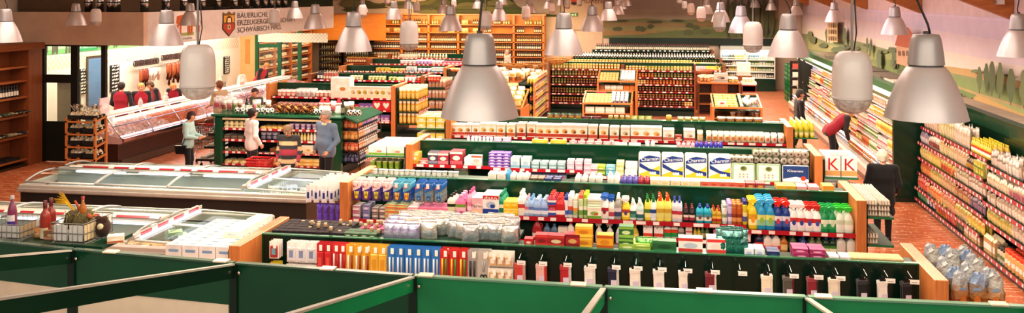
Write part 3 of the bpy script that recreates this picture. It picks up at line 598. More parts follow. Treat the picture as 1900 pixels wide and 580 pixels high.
CIZ=[1.1,.82,.52,.22]
for z in CIZ:
 m=MB();m.box(IX0+.24,IX1-.24,IY0+.06,IY0+.7,z-.03,z,'#3a3a34');s=part('shelf',m,'paint',CI);m=MB();strip(m,IX0+.24,IX1-.24,IY0+.06,z-.02,'#b62f3a',.06,.2);sub('price_rail',m,'plastic',s)
for z in(1.12,.84,.56,.28):
 m=MB();m.box(IX1-.1,IX1+.32,IY0+.3,IY1+.3,z-.025,z,'#28282a');s=part('side_shelf',m,'paint',CI)
 m=MB();m.box(IX1+.32,IX1+.335,IY0+.3,IY1+.3,z-.05,z,'#1c1c1e');
 for k in range(13):y=IY0+.36+k*.145;m.quad([(IX1+.337,y,z-.042),(IX1+.337,y+.08,z-.042),(IX1+.337,y+.08,z-.008),(IX1+.337,y,z-.008)],'#f2f0ea')
 sub('price_rail',m,'plastic',s)
m=MB();m.prism([(IX1+.05,IH-.02),(IX1+.36,IH-.16),(IX1+.36,IH-.19),(IX1+.05,IH-.06)],IY0+.2,IY1+.35,'#1c5238','y');part('side_canopy',m,'plaster',CI)
m=MB();m.tube([(IX1+.34,IY0+.3,IH-.17),(IX1+.36,IY0+.28,.75),(IX1+.42,IY0+.26,.1)],.012,'#222');m.tube([(IX1+.34,IY1+.2,IH-.17),(IX1+.36,IY1+.2,.75),(IX1+.42,IY1+.2,.1)],.012,'#222');part('side_rod',m,'paint',CI)
for z,d in((.95,.18),(.62,.3),(.3,.5)):
 m=MB();m.box(IX0-d,IX0+.1,IY0+.1,IY1-.1,z-.06,z,'#1d1b18',top='#8e8474');part('side_tray',m,'paint',CI)
m=MB();m.tube([(IX0-.02,IY0+.12,IH-.05),(IX0-.3,IY0+.12,1.25),(IX0-.45,IY0+.12,.98)],.012,'#b8bcbc');m.tube([(IX0-.02,IY1-.1,IH-.05),(IX0-.3,IY1-.1,1.25),(IX0-.45,IY1-.1,.98)],.012,'#b8bcbc');part('side_guard',m,'chrome',CI)
SX=5.22;SBK=5.82;SY0,SY1=14.0,20.5
RS=thing('wall_shelving','long dark green wall shelving of dry goods with red price rails','shelf unit',(5.5,16,0))
m=MB();m.box(SX+.04,SBK+.05,SY0,SY1,0,.12,'#4c3a34');part('base_plinth',m,'paint',RS)
m=MB();m.box(SBK,SBK+.05,SY0,SY1,.12,2.2,'#10301f');part('back_panel',m,'lacquer',RS)
m=MB();m.prism([(SBK-.02,1.98),(SBK-.02,2.22),(SBK+.06,2.26),(SBK+.06,1.98)],SY0,SY1,'#16452d','y');part('top_fascia',m,'lacquer',RS)
m=MB();m.box(SBK+.06,XR-.04,SY0,SY1+.2,2.2,2.26,'#b8a896');part('cover_ledge',m,'plaster',RS,'beige ledge on top')
RSZ=[(1.63,1.55),(1.31,1.24),(.99,.94),(.67,.64),(.36,.36),(.13,.13)];SYM=16.46
for k,(za,zb_)in enumerate(RSZ):
 for(a,b,z)in((SYM,SY1,za),(SY0,SYM,zb_)):
  if k==4 and b==SYM:continue
  ins=.12 if k==0 else(.06 if k<4 else 0)
  m=MB();m.box(SX+ins,SBK,a+.01,b-.01,z-.03,z,GRN2);s=part('shelf',m,'paint',RS);m=MB();strip(m,a+.01,b-.01,SX+ins,z-.015,'#a52c38',.06,.22,.05,axis='y',face=-1);sub('price_rail',m,'plastic',s)
FX=4.66;FY0,FY1=20.8,36.2
DF=thing('dairy_chiller','long open dairy chiller with bright shelves and green canopy along the side wall','chiller',(5.3,28.5,0))
m=MB();m.box(FX+.02,6.2,FY0,FY1,0,.14,'#5a4438');m.prism([(FX,.14),(FX-.03,.34),(FX+.02,.4),(FX+.1,.36),(FX+.1,.14)],FY0,FY1,'#c9bcae','y');part('base',m,'enamel',DF)
m=MB();m.box(FX+.1,5.95,FY0,FY1,.14,.42,'#a8a098');m.box(5.9,6.2,FY0,FY1,.42,2.2,'#c8beb8');part('back_wall',m,'enamel',DF)
m=MB();m.prism([(4.86,2.1),(4.84,2.18),(4.9,2.27),(5.1,2.34),(5.3,2.34),(5.3,2.1)],FY0,FY1,'#1f6b45','y');part('canopy',m,'lacquer',DF,'rounded dark green canopy')
m=MB();m.box(5.3,6.25,FY0,FY1,2.2,2.26,'#8f8470');m.box(4.9,5.9,FY0,FY1,2.05,2.1,'#f4eeea');part('roof',m,'plaster',DF)
m=MB();m.tube([(4.95,FY0+.1,2.04),(4.95,FY1-.1,2.04)],.022,'#fff',8);part('light_tube',m,'tube_pink',DF)
FZ=[(1.78,5.12),(1.5,5.06),(1.22,5.0),(.94,4.96),(.66,4.92)]
for z,x in FZ:
 m=MB();m.box(x,5.9,FY0,FY1,z-.025,z,'#a89c94');s=part('shelf',m,'enamel',DF);m=MB();strip(m,FY0,FY1,x,z-.012,'#d8a8a8',.05,.2,.08,axis='y',face=-1);sub('price_rail',m,'plastic',s)
for y in(FY1-2.4,FY1-1.2):
 m=MB();m.box(4.84,5.95,y-.03,y+.03,.14,2.1,'#22281f');part('divider_panel',m,'paint',DF)
for y,w,c in[(23.6,.5,'#d8cfc0'),(25.4,.9,'#8d8678'),(27.4,.8,'#7d7768'),(29.6,1.0,'#a09786'),(32.0,.9,'#847c6c')]:
 m=MB();m.bbox(-.35,.35,-w,w,0,.05,c,.01);m.box(-.35,-.3,-w,w,.05,.08,c);solo('cover_board',m,'plaster','flat grey cover board lying on the dairy chiller roof','board',(5.75,y,2.262),'cover boards on the dairy chiller')
DX=[2.5,3.72,4.98]
for i in range(2):
 a,b=DX[i],DX[i+1];y0=43.3;zt=2.06
 f=thing('drinks_chiller','white lit open drinks chiller at the rear wall, '+('half hidden behind a wooden end panel' if i==0 else 'the one beside the green crates'),'chiller',((a+b)/2,y0+.4,0))
 m=MB();m.box(a,b,y0,YB-.13,0,.55,'#12382a');part('base',m,'lacquer',f)
 m=MB();m.box(a,b,YB-.25,YB-.13,.55,zt,'#e8ece8');m.box(a,a+.04,y0+.05,YB-.13,.55,zt,'#d8dcd8');m.box(b-.05,b,y0+.05,YB-.13,.55,zt,'#e8e8e0');part('cabinet',m,'enamel',f)
 m=MB();m.box(a,b,y0,YB-.13,zt-.16,zt,'#b8beb8');part('canopy',m,'enamel',f);m=MB();m.tube([(a+.08,y0+.06,zt-.19),(b-.08,y0+.06,zt-.19)],.02,'#fff',6);part('light_tube',m,'tube_white',f)
 for z in(.62,.9,1.18,1.46):m=MB();m.box(a+.04,b-.05,y0+.06,YB-.25,z-.025,z,'#f2f4f0');m.box(a+.04,b-.05,y0+.045,y0+.06,z-.05,z+.01,'#fafaf6');part('shelf',m,'enamel',f)
LW=thing('wooden_wall_shelf','tall reddish brown wooden wall shelf with bottles beside the glazed screen','shelf unit',(-16.8,18,0));LX=-16.28
m=MB();m.box(LX-.62,LX,21.2,21.72,0,3.0,'#8c4c26');part('side_panel',m,'cherry',LW)
m=MB();m.box(LX-.62,LX-.55,10,21.2,0,3.0,'#6e3a1c');part('back_panel',m,'cherry',LW)
m=MB();m.bbox(LX-.62,LX+.08,10,21.74,3.0,3.17,'#a2592c',.02);part('cornice',m,'cherry_y',LW)
for z in(.2,.81,1.34,1.81,2.23,2.59):m=MB();m.box(LX-.55,LX-.04,10,21.2,z-.05,z,'#9a5a30');part('shelf',m,'cherry_y',LW)
m=MB();m.box(LX-.5,LX-.02,10,21.7,0,.06,'#3a2416');part('base_plinth',m,'paint',LW)
RW=thing('wine_wall_shelf','tall wide wooden wine shelving against the rear wall','shelf unit',(-8,46.7,0));RY=46.55
def ur(u):return ux(u,RY)
rx0,rx1=ur(612),ur(1011)
m=MB();m.box(rx0,rx1,RY+.4,RY+.44,0,3.42,'#9a6230');part('back_panel',m,'oak_panel',RW)
for u in(745,795,850,953,1008):m=MB();x=ur(u);m.box(x-.05,x+.05,RY,RY+.4,0,3.42,'#b06a34');part('upright',m,'beech',RW)
m=MB();m.box(rx0,rx1+.05,RY-.03,RY+.42,3.38,3.45,'#c07a3e');part('cornice',m,'beech_x',RW)
RWZ=[2.9,2.48,2.0,1.62,1.24,.86,.48]
for z in RWZ:m=MB();m.box(ur(640),rx1,RY,RY+.4,z-.05,z,'#c68548');part('shelf',m,'beech_x',RW)
m=MB();m.box(ur(588),ur(722),RY-.6,RY-.56,2.05,3.4,'#c6822e');struct('trim_2',m,'oak_panel','orange brown wooden panel above the wine cabinets')
for i,(a,b)in enumerate([(592,634),(637,688)]):
 y0=RY-.75;xa,xb=ux(a,y0),ux(b,y0)
 f=thing('wine_cabinet','black glass fronted wine cabinet under the orange wooden panel, '+('the one nearer the meat counter' if i==0 else 'the one nearer the wine shelving'),'cabinet',((xa+xb)/2,y0+.3,0))
 m=MB();m.box(xa,xb,y0+.5,y0+.55,0,2.04,'#0c0c0d');m.box(xa,xa+.06,y0,y0+.5,0,2.04,'#101011');m.box(xb-.06,xb,y0,y0+.5,0,2.04,'#101011');m.box(xa,xb,y0,y0+.5,1.96,2.04,'#0e0e0f');m.box(xa,xb,y0,y0+.5,0,.1,'#0e0e0f');part('cabinet_body',m,'lacquer',f)
 for z in(.3,.62,.95,1.28,1.6):m=MB();m.box(xa+.06,xb-.06,y0+.05,y0+.48,z-.02,z,'#6e7072');part('shelf',m,'paint',f)
 m=MB();m.box(xa,xb,y0-.01,y0,.1,1.96,'#fff');part('glass_door',m,'glass',f)
x0=-18.35;W2=thing('wooden_bottle_shelf','tall wooden bottle shelf behind the green glass partition','shelf unit',(x0,40,0))
m=MB();m.box(x0-.4,x0-.36,35.6,45.6,0,3.4,'#6a3a1e');part('back_panel',m,'cherry',W2)
for y in(35.7,37.4,39.2,41.0,42.9,45.5):m=MB();m.box(x0-.36,x0,y-.05,y+.05,0,3.4,'#b06a34');part('upright',m,'beech',W2)
W2Z=[.2,.62,1.02,1.42,1.82,2.22,2.62,3.02]
for z in W2Z:m=MB();m.box(x0-.36,x0,35.6,45.6,z-.04,z,'#c68a50');part('shelf',m,'beech_y',W2)
MX0,MX1=-12.45,-8.22
gondola('short gondola of sweets with a white show box, behind the cheese island',MX0,MX1,27.1,[(1.22,MX0+.13,MX1-.13,.5),(.85,MX0+.13,MX1-.13,.5),(.5,MX0+.13,MX1-.13,.5)],back_shelves=[(1.4,MX0+.13,MX1-.13,.55)])
gondola('short gondola of jars and sauces, second behind the cheese island',MX0-.1,MX1-.05,30.75,[(1.42,MX0+.03,MX1-.18,.5),(1.05,MX0+.03,MX1-.18,.5)],wd='cherry',back_shelves=[(1.4,MX0+.03,MX1-.18,.55)])
gondola('short gondola of preserves, third behind the cheese island',MX0-.3,MX1-.15,34.4,[(1.42,MX0-.17,MX1-.28,.5)],back_shelves=[(1.4,MX0-.17,MX1-.28,.55)])
gondola('short gondola of sweets near the wine shelving',MX0-.5,MX1-.3,38.3,[(1.42,MX0-.37,MX1-.43,.5)],wd='cherry',back_shelves=[(1.4,MX0-.37,MX1-.43,.55)])
gondola('short gondola of gift packs right before the wine shelving',MX0-.65,MX1-.5,42.0,[(1.42,MX0-.52,MX1-.63,.5)],wd='cherry')
for y,lab,wdn in[(27.15,'narrow tiered end shelf of yellow pasta bags','beech'),(30.8,'narrow tiered end shelf of brown bread bags','cherry'),(34.4,'narrow tiered end shelf of fruit by the big pendant lamp','cherry')]:
 x=MX1+.0-(0 if y<30 else(.05 if y<34 else .15));g=thing('end_shelf',lab,'end shelf',(x+.35,y+.65,0))
 m=MB();m.box(x+.01,x+.75,y,y+1.3,0,.14,'#1a2a22');part('base_plinth',m,'paint',g)
 m=MB();m.box(x+.01,x+.05,y,y+1.3,.14,1.55,GRN2);part('back_panel',m,'paint',g)
 for z in(1.2,.82,.45):
  m=MB();m.box(x+.05,x+.72,y,y+1.3,z-.03,z,GRN2,front=GRN);s=part('shelf',m,'paint',g);m=MB();strip(m,y,y+1.3,x+.72,z-.015,'#b03038',.06,.2,.08,axis='y',face=1);sub('price_rail',m,'plastic',s)
JX0,JX1=-4.3,1.08
J=gondola('wide brown railed wall of jars in the middle of the hall',JX0,JX1,33.7,[(z,JX0+.06,-1.62,.45)for z in(1.68,1.42,1.12,.77,.43)]+[(z,-1.5,JX1-.06,.45)for z in(1.66,1.4,1.15,.89,.63,.37)],h=1.9,tw=.06,back=.5,strips='#8e2a2e',wd='cherry')
m=MB();m.box(-1.62,-1.5,33.72,34.2,0,1.85,'#8a4a28');part('centre_post',m,'cherry',J)
gondola('low row of bright cartons behind the jar wall',JX0,JX1+1.3,37.3,[(1.4,JX0+.13,JX1+1.17,.5)],h=1.62,wd='cherry')
gondola('wine row with slanted bottles towards the rear wall',JX0+.1,JX1+1.35,40.2,[(1.3,JX0+.2,JX1+1.2,.5)],h=1.62,wd='cherry',strips='#1c4a30')
gondola('dark bottle row right before the rear mural',JX0+.9,JX1+1.1,42.4,[(1.88,JX0+1.0,JX1+1.0,.5),(1.4,JX0+1.0,JX1+1.0,.5)],h=1.86,wd='cherry',ends=(0,1),strips='#183c28')
AS=thing('aisle_shelf','long shelf of crisps and noodle bags turned towards the jar wall','shelf unit',(-5,31.5,0));ax1=-4.28
m=MB();m.box(ax1-1.5,ax1,30,33.5,0,.14,'#1a2a22');part('base_plinth',m,'paint',AS);m=MB();m.box(ax1-.55,ax1-.5,30.0,33.5,.14,1.5,GRN2);part('back_panel',m,'paint',AS)
for y in(29.98,):m=MB();m.box(ax1-.06,ax1,y,y+.05,0,1.5,'#b5652f');part('upright',m,'beech',AS)
for z in(1.45,1.16,.86,.55,.25):
 m=MB();m.box(ax1-.5,ax1,30,33.5,z-.025,z,GRN2);s=part('shelf',m,'paint',AS);m=MB();strip(m,30,33.5,ax1,z-.012,'#a8323a',.055,.2,.08,axis='y',face=1);sub('price_rail',m,'plastic',s)
for z in(1.16,.7,.3):
 m=MB();m.box(ax1-1.5,ax1-.56,30,30.6,z-.03,z,GRN2);s=part('front_shelf',m,'paint',AS);m=MB();strip(m,ax1-1.5,ax1-.56,30,z-.015,'#b03038',.055,.24);sub('price_rail',m,'plastic',s)
def bin_table(label,x0,x1,y0,y1,zf,zb_,zc,divider=True,wd='beech_x',fill='#123b28',mid=None):
 g=thing('wooden_display',label,'display',((x0+x1)/2,(y0+y1)/2,0))
 m=MB();m.bbox(x0,x1,y0,y0+.05,zf-.06,zf,'#c27a40',.008);m.bbox(x0,x1,y1-.05,y1,zb_-.06,zb_,'#c27a40',.008)
 for x in(x0,x1-.05):m.prism([(y0+.05,zf-.06),(y0+.05,zf),(y1-.05,zb_),(y1-.05,zb_-.06)],x,x+.05,'#b86f38','x')
 part('top_frame',m,wd,g)
 m=MB();m.add([(x0+.05,y0+.05,zf-.12),(x1-.05,y0+.05,zf-.12),(x1-.05,y1-.05,zb_-.2),(x0+.05,y1-.05,zb_-.2)],[(0,1,2,3)],fill);m.box(x0+.05,x1-.05,y1-.06,y1-.05,zb_-.3,zb_-.04,fill);part('bin_floor',m,'paint',g)
 m=MB()
 for(a,b,c,d)in[(x0,x0+.06,y0,y1),(x1-.06,x1,y0,y1)]:m.box(a,b,c,d,0,zf-.06,'#a8602e')
 m.box(x0+.06,x1-.06,y1-.06,y1-.02,0,zb_-.2,'#5d3a22');m.box(x0,x1,y0+.05,y1,0,.1,'#3a2a1e');part('side_panel',m,'beech',g)
 m=MB();m.box(x0+.06,x1-.06,y0+.04,y1-.06,zc-.03,zc,'#b06a34');part('lower_shelf',m,wd,g)
 if divider:
  xm=x0+(x1-x0)*.56;m=MB();m.add([(xm,y0+.05,zf+.02),(xm+.1,y0+.05,zf+.02),(xm+.1,y1-.05,zb_+.02),(xm,y1-.05,zb_+.02)],[(0,1,2,3)],'#8f978c');m.prism([(y0+.05,zf-.12),(y0+.05,zf+.015),(y1-.05,zb_+.015),(y1-.05,zb_-.2)],xm+.02,xm+.08,'#7c867c','x');part('divider',m,'paint',g)
 return g
dA=(-.02-.8+-.0,0)
xa0,xa1=ux(1081,30.0),ux(1173,30.0)
bin_table('tilted wooden display of snacks with a grey divider in front of the jar wall',xa0,xa1,29.9,31.0,.9,1.18,.55)
xb0,xb1=ux(1108,31.6),ux(1182,31.6)
bin_table('upper tilted wooden display standing against the jar wall',xb0,xb1,31.5,32.7,1.48,1.78,1.16)
xc0,xc1=ux(1322,29.0),ux(1415,29.0)
bin_table('tilted wooden display with dark green front box near the dairy aisle',xc0,xc1,29.0,30.6,.95,1.2,.6)
WT=thing('wooden_counter','wooden sales table with open compartments and a plant on top near the dairy aisle','counter',(1.95,34.9,0));tx0,tx1=1.18,2.72
m=MB();m.bbox(tx0,tx1,34.4,35.6,1.14,1.2,'#c98a50',.01);part('table_top',m,'beech_x',WT)
m=MB()
for x in(tx0+.02,tx0+.5,tx1-.5,tx1-.06):m.box(x,x+.04,34.45,35.5,0,1.14,'#a9622f')
m.box(tx0+.02,tx1-.02,35.46,35.5,0,1.14,'#8a4a26');m.box(tx0+.54,tx1-.5,34.5,34.53,.5,1.14,'#a56135');part('carcass',m,'cherry',WT)
for z in(.4,.78):m=MB();m.box(tx0+.04,tx1-.04,34.47,35.46,z-.03,z,'#b06a34');part('shelf',m,'beech_x',WT)
xe0,xe1=ux(888,27.6),ux(971,27.6)
bin_table('tilted wooden display of yellow bags beside the big pendant lamp',xe0,xe1,27.4,28.9,1.0,1.42,.4,divider=False)
GC='green plastic crate stacked in front of the rear drinks chillers'
for i in range(3):
 for k in range(8):
  y=37.3+i*1.15;m=MB();m.box(-.3,.3,-.45,.45,0,.015,'#1c6a38')
  for(a,b,c,d)in[(-.3,-.28,-.45,.45),(.28,.3,-.45,.45),(-.28,.28,-.45,-.43),(-.28,.28,.43,.45)]:m.box(a,b,c,d,.015,.055,'#1f7840');m.box(a,b,c,d,.14,.19,'#237f46')
  for t in range(9):y2=-.42+t*.105;m.box(-.3,-.285,y2,y2+.03,.055,.14,'#1d7340');m.box(.285,.3,y2,y2+.03,.055,.14,'#1d7340')
  for t in range(6):x2=-.27+t*.1;m.box(x2,x2+.03,-.45,-.435,.055,.14,'#1d7340')
  solo('plastic_crate',m,'plastic',GC,'crate',(5.28+R.uniform(-.01,.01),y,.01+k*.191),'green crates in three stacks')
NR=thing('newspaper_rack','tall narrow magazine rack at the far end of the dairy chiller','rack',(5.1,36.55,0))
m=MB();m.box(4.72,5.4,36.3,36.34,0,1.9,'#3a2a20');m.box(4.72,4.76,36.26,36.34,0,1.9,'#20201c');part('frame',m,'paint',NR)
for k in range(5):m=MB();m.box(4.78,5.38,36.2,36.3,.3+k*.32,.33+k*.32,'#8a8a84');m.box(4.8,5.36,36.19,36.22,.33+k*.32,.52+k*.32,R.choice(['#d8d0c4','#c2584a','#e4ddd0','#b8a890']));part('pocket',m,'paint',NR)
# ======= GOODS: shapes (front towards -y, standing on z = 0)
def k_box(w,d,h,base,band=None,spot=None,side=None,top=None,text=None,tcol='#fff',band2=None,spot2=None,tz=.6,ts=None):
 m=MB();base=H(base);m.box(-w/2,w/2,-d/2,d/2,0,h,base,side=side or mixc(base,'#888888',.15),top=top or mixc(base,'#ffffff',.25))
 y=-d/2-.0012
 if band:m.front(-w/2+.001,w/2-.001,h*.06,h*.3,y,band)
 if band2:m.front(-w/2+.001,w/2-.001,h*.78,h*.96,y,band2)
 if spot:m.oval(0,h*.5,w*.3,h*.17,y-.0006,spot)
 if spot2:m.oval(w*.12,h*.44,w*.16,h*.1,y-.0012,spot2)
 out=[('carton',m,'paper')]
 if text:
  t=MB();mm,tw=TXT[text];write(t,text,0,y-.001,h*tz,(ts or h*.22),tcol,width=w*.82 if not ts else None);out.append(('lettering',t,'paper'))
 return out
def k_bag(w,d,h,c,c2=None,top=None,spot=None,n=5,crimp=True,film='film',seed=0):
 """pillow bag with a crimped top"""
 r=random.Random(seed);m=MB();vs=[];fs=[];cs=[];nx=8;nz=7
 for side in(-1,1):
  for j in range(nz+1):
   t=j/nz;th=max(.02,math.sin(math.pi*min(1,t*1.02+.0))**.55 if t>0 else .35);th=th if t>.12 else .55+t*3
   ww=w/2*(1-.12*math.sin(math.pi*t))if t>.5 else w/2*(.96+.04*t)
   for i in range(nx+1):
    q=i/nx*2-1;bul=max(0,1-abs(q)**2.4)
    vs.append((q*ww,side*d/2*th*bul*(1+r.uniform(-.1,.1)),h*t))
 off=(nx+1)*(nz+1)
 for s in(0,1):
  for j in range(nz):
   for i in range(nx):
    a=s*off+j*(nx+1)+i;f=(a,a+1,a+nx+2,a+nx+1);fs.append(f if s==0 else f[::-1])
    t=(j+.5)/nz;col=c
    if c2 and .2<t<.6 and 1<=i<nx-1:col=c2
    if spot and s==0 and .3<t<.55 and 3<=i<=4:col=spot
    if top and t>.72:col=top
    cs.append(mixc(col,'#ffffff',r.uniform(0,.12)))
 for i in range(nx):
  a,b=nz*(nx+1)+i,off+nz*(nx+1)+i
  fs.append((a,a+1,b+1,b));cs.append(top or c)
  a,b=i,off+i;fs.append((a+1,a,b,b+1));cs.append(c)
 m.add(vs,fs,cs,True)
 if crimp:m.box(-w*.44,w*.44,-.002,.002,h*.97,h*1.07,top or mixc(c,'#ffffff',.3))
 return[('bag',m,film)]
BP={'flat':[(.0,0),(.94,0),(1,.03),(1,.6),(.9,.7),(.55,.8),(.36,.84),(.34,.87)],'can':[(.0,0),(.95,0),(1,.02),(1,.78),(.9,.82),(.6,.84)],'round':[(.0,0),(.96,0),(1,.02),(1,.58),(.85,.68),(.45,.8),(.36,.84),(.36,.9)],'wine':[(.0,0),(.96,0),(1,.02),(1,.58),(.8,.68),(.42,.75),(.38,.8),(.36,.93)],'jug':[(.0,0),(.9,0),(1,.05),(1,.4),(.92,.6),(.66,.76),(.4,.84),(.34,.88)],'spray':[(.0,0),(.95,0),(1,.04),(1,.42),(.82,.58),(.6,.68),(.34,.75),(.3,.8)],'duck':[(.0,0),(.95,0),(1,.04),(1,.55),(.8,.66),(.5,.76),(.42,.8)],}
def k_bottle(w,d,h,col,cap='#ffffff',lab=None,lab2=None,kind='flat',seg=12,mt='plastic',lz=(.14,.5),spot=None):
 pr=BP[kind];m=MB();m.lathe([(max(r,1e-4)*w/2,z*h)for r,z in pr],col,seg,1,d/w,e=.72 if kind in('flat','spray','jug')else 1.)
 out=[('bottle',m,mt)];zc=pr[-1][1]*h;rc=pr[-1][0]*w/2;m2=MB()
 if kind=='spray':
  s=w/.1
  m2.lathe([(rc*1.15,zc),(rc*1.2,zc+.05*h),(rc*.9,zc+.06*h)],cap,10)
  m2.prism([(-.034*s,.88*h),(-.05*s,.9*h),(-.052*s,.96*h),(-.02*s,1.0*h),(.03*s,.99*h),(.04*s,.93*h),(.022*s,.86*h),(-.012*s,.86*h)],-.014*s,.014*s,cap,'y',M=Matrix.Rotation(math.pi/2*.0,4,'Z'))
  m2.prism([(-.03*s,.88*h),(-.02*s,.88*h),(-.028*s,.8*h),(-.04*s,.78*h)],-.006*s,.006*s,cap,'y');part_n='trigger_head'
 elif kind=='duck':
  m2.prism([(-rc,zc),(rc,zc),(rc*.8,zc+.09*h),(-rc*.1,h*.99),(-rc*1.1,h),(-rc*.9,h*.93)],-rc*.7,rc*.7,cap,'y');part_n='spout_cap'
 elif kind=='can':
  m2.lathe([(.9*w/2,zc-.02*h),(.9*w/2,zc+.1*h),(.82*w/2,h),(1e-4,h)],cap,seg);part_n='cap'
 elif kind=='wine':
  m2.lathe([(rc*1.12,.8*h),(rc*1.12,.99*h),(rc*.95,h),(1e-4,h)],cap,8);part_n='cap'
 else:
  m2.lathe([(rc*1.25,zc),(rc*1.25,h*.98),(rc*1.0,h),(1e-4,h)],cap,10,1,d/w);part_n='cap'
 out.append((part_n,m2,'plastic'))
 if kind=='jug':
  m2.tube([(w*.28,0,.8*h),(w*.46,0,.76*h),(w*.5,0,.62*h),(w*.47,0,.5*h)],w*.07,col,6)
 if lab:
  m3=MB();a,b=lz
  m3.lathe([(w/2*1.012,a*h,lab),(w/2*1.012,(a*.45+b*.55)*h,lab2 or lab),(w/2*1.012,b*h)],lab,10,1,d/w*1.01,a0=math.pi*1.12,a1=math.pi*1.88,e=.72 if kind in('flat','spray','jug')else 1.)
  if spot:m3.oval(0,(a+b)/2*h,w*.2,h*.1,-d/2*1.03,spot)
  out.append(('label',m3,'paper'))
 return out
def k_jar(w,h,col,lid='#c8a032',lab=None,seg=10):
 m=MB();m.lathe([(1e-4,0),(w*.47,0),(w*.5,.04*h),(w*.5,.72*h),(w*.42,.82*h)],col,seg);o=[('jar',m,'plastic')]
 m2=MB();m2.lathe([(w*.45,.8*h),(w*.46,.98*h),(w*.43,h),(1e-4,h)],lid,seg);o.append(('lid',m2,'plastic'))
 if lab:m3=MB();m3.lathe([(w*.508,.26*h),(w*.508,.5*h)],lab,8,a0=math.pi*1.25,a1=math.pi*1.75);o.append(('label',m3,'paper'))
 return o
def k_cup(w,h,col,lid='#f4f2ee',band=None):
 m=MB();m.lathe([(1e-4,0,col),(w*.38,0,col),(w*.42,.35*h,band or col),(w*.46,.75*h,col),(w*.48,.92*h,lid),(w*.52,.94*h,lid),(w*.5,h,lid),(1e-4,h,lid)],col,9);return[('cup',m,'plastic')]
def k_carton(w,d,h,col,band=None,top=None):
 m=MB();m.box(-w/2,w/2,-d/2,d/2,0,h*.8,col);t=H(top or col)
 m.add([(-w/2,-d/2,h*.8),(w/2,-d/2,h*.8),(w/2,d/2,h*.8),(-w/2,d/2,h*.8),(-w/2,0,h*.95),(w/2,0,h*.95)],[(0,1,5,4),(2,3,4,5),(1,2,5),(3,0,4)],t);m.box(-w/2,w/2,-.003,.003,h*.94,h,t)
 if band:m.front(-w/2,w/2,h*.2,h*.55,-d/2-.001,band)
 return[('carton',m,'paper')]
def k_hang(w,h,card,item,kind='blister',item2=None,tag_='#f4efe8'):
 """card hanging from a hook at z = 0 (top), front towards -y"""
 m=MB();m.box(-w/2,w/2,-.002,.002,-h,0,card);o=[('card',m,'paper')];b=MB()
 if kind=='blister':b.bbox(-w*.38,w*.38,-.022,-.002,-h*.9,-h*.25,item,.008);b.front(-w*.2,w*.2,-h*.75,-h*.4,-.0235,item2 or mixc(item,'#ffffff',.4))
 elif kind=='pen':
  for k in(-.2,.2):b.tube([(w*k,-.009,-h*.92),(w*k,-.009,-h*.3)],w*.11,item if k<0 else(item2 or item),6)
 elif kind=='scissors':
  b.tube([(-.012,-.008,-h*.3),(.0,-.008,-h*.6)],.006,'#b8bcc0',5);b.tube([(.012,-.008,-h*.3),(.0,-.008,-h*.6)],.006,'#b8bcc0',5)
  for s in(-1,1):b.tube([(s*.018+.016*math.cos(a*.7),-.008,-h*.74+.022*math.sin(a*.7))for a in range(9)],.006,item,5,closed=True)
 elif kind=='bag':
  return[('pack',k_bag(w,.05,h*.94,card,item,seed=3)[0][1],'film')]
 o.append(('item',b,'plastic'));t=MB();t.box(w*.05,w*.05+.035,-.05,-.047,-.07,-.005,tag_);o.append(('price_tag',t,'paper'))
 return o
def sockmesh(c,c2,cuff=None,pair=True):
 m=MB()
 for k,(cc,dx,dy)in enumerate([(c2,.018,.012),(c,-.008,-.012)]if pair else[(c,0,0)]):
  pl=[(-.045,0),(.045,0),(.047,-.12),(.05,-.2),(.045,-.25),(.02,-.285),(-.03,-.29),(-.058,-.27),(-.055,-.24),(-.04,-.21),(-.042,-.1)]
  m.prism([(x+dx,z)for x,z in pl],dy-.009,dy+.009,cc,'y')
  m.box(-.048+dx,.048+dx,dy-.011,dy+.011,-.035,.004,cuff or mixc(cc,'#ffffff',.12))
 return m
def k_sock(c,c2,lab='#d8d0e4'):
 t=MB();t.box(-.02,.04,-.026,-.024,-.24,-.12,lab);h=MB();h.box(-.03,.03,-.005,.005,0,.03,'#181818');h.tube([(0,0,.03),(0,0,.045),(0,.01,.05)],.004,'#181818',5)
 return[('sock',sockmesh(c,c2),'cloth'),('paper_band',t,'paper'),('hanger',h,'plastic')]
def k_rolls(nx,nz,r=.055,l=.1,wrap='#eef0e4',ny=2):
 """wrapped toilet rolls, round ends showing at the front"""
 m=MB()
 for i in range(nx):
  for j in range(nz):
   x=(i-(nx-1)/2)*2*r;z=r+j*2*r;M=Matrix.Translation((x,0,z))@Matrix.Rotation(math.pi/2,4,'X')
   m.lathe([(r*.3,l*ny/2,'#f6f4ee'),(r*.95,l*ny/2,'#f2f0ea'),(r,l*ny/2-.008,wrap),(r,-l*ny/2+.008,'#f2f0ea'),(r*.95,-l*ny/2,'#f2f0ea'),(r*.3,-l*ny/2)],wrap,14,M=M)
   m.oval(x,z,r*.3,r*.3,-l*ny/2-.001,'#a08a70');m.oval(x,z,r*.17,r*.17,-l*ny/2-.002,'#5d4a3a',8)
 f=MB();w=nx*r*2;f.bbox(-w/2-.004,w/2+.004,-l*ny/2-.006,l*ny/2+.006,.0,nz*2*r+.004,'#fff',.02)
 return[('roll',m,'paper'),('film_wrap',f,'bag_clear')]
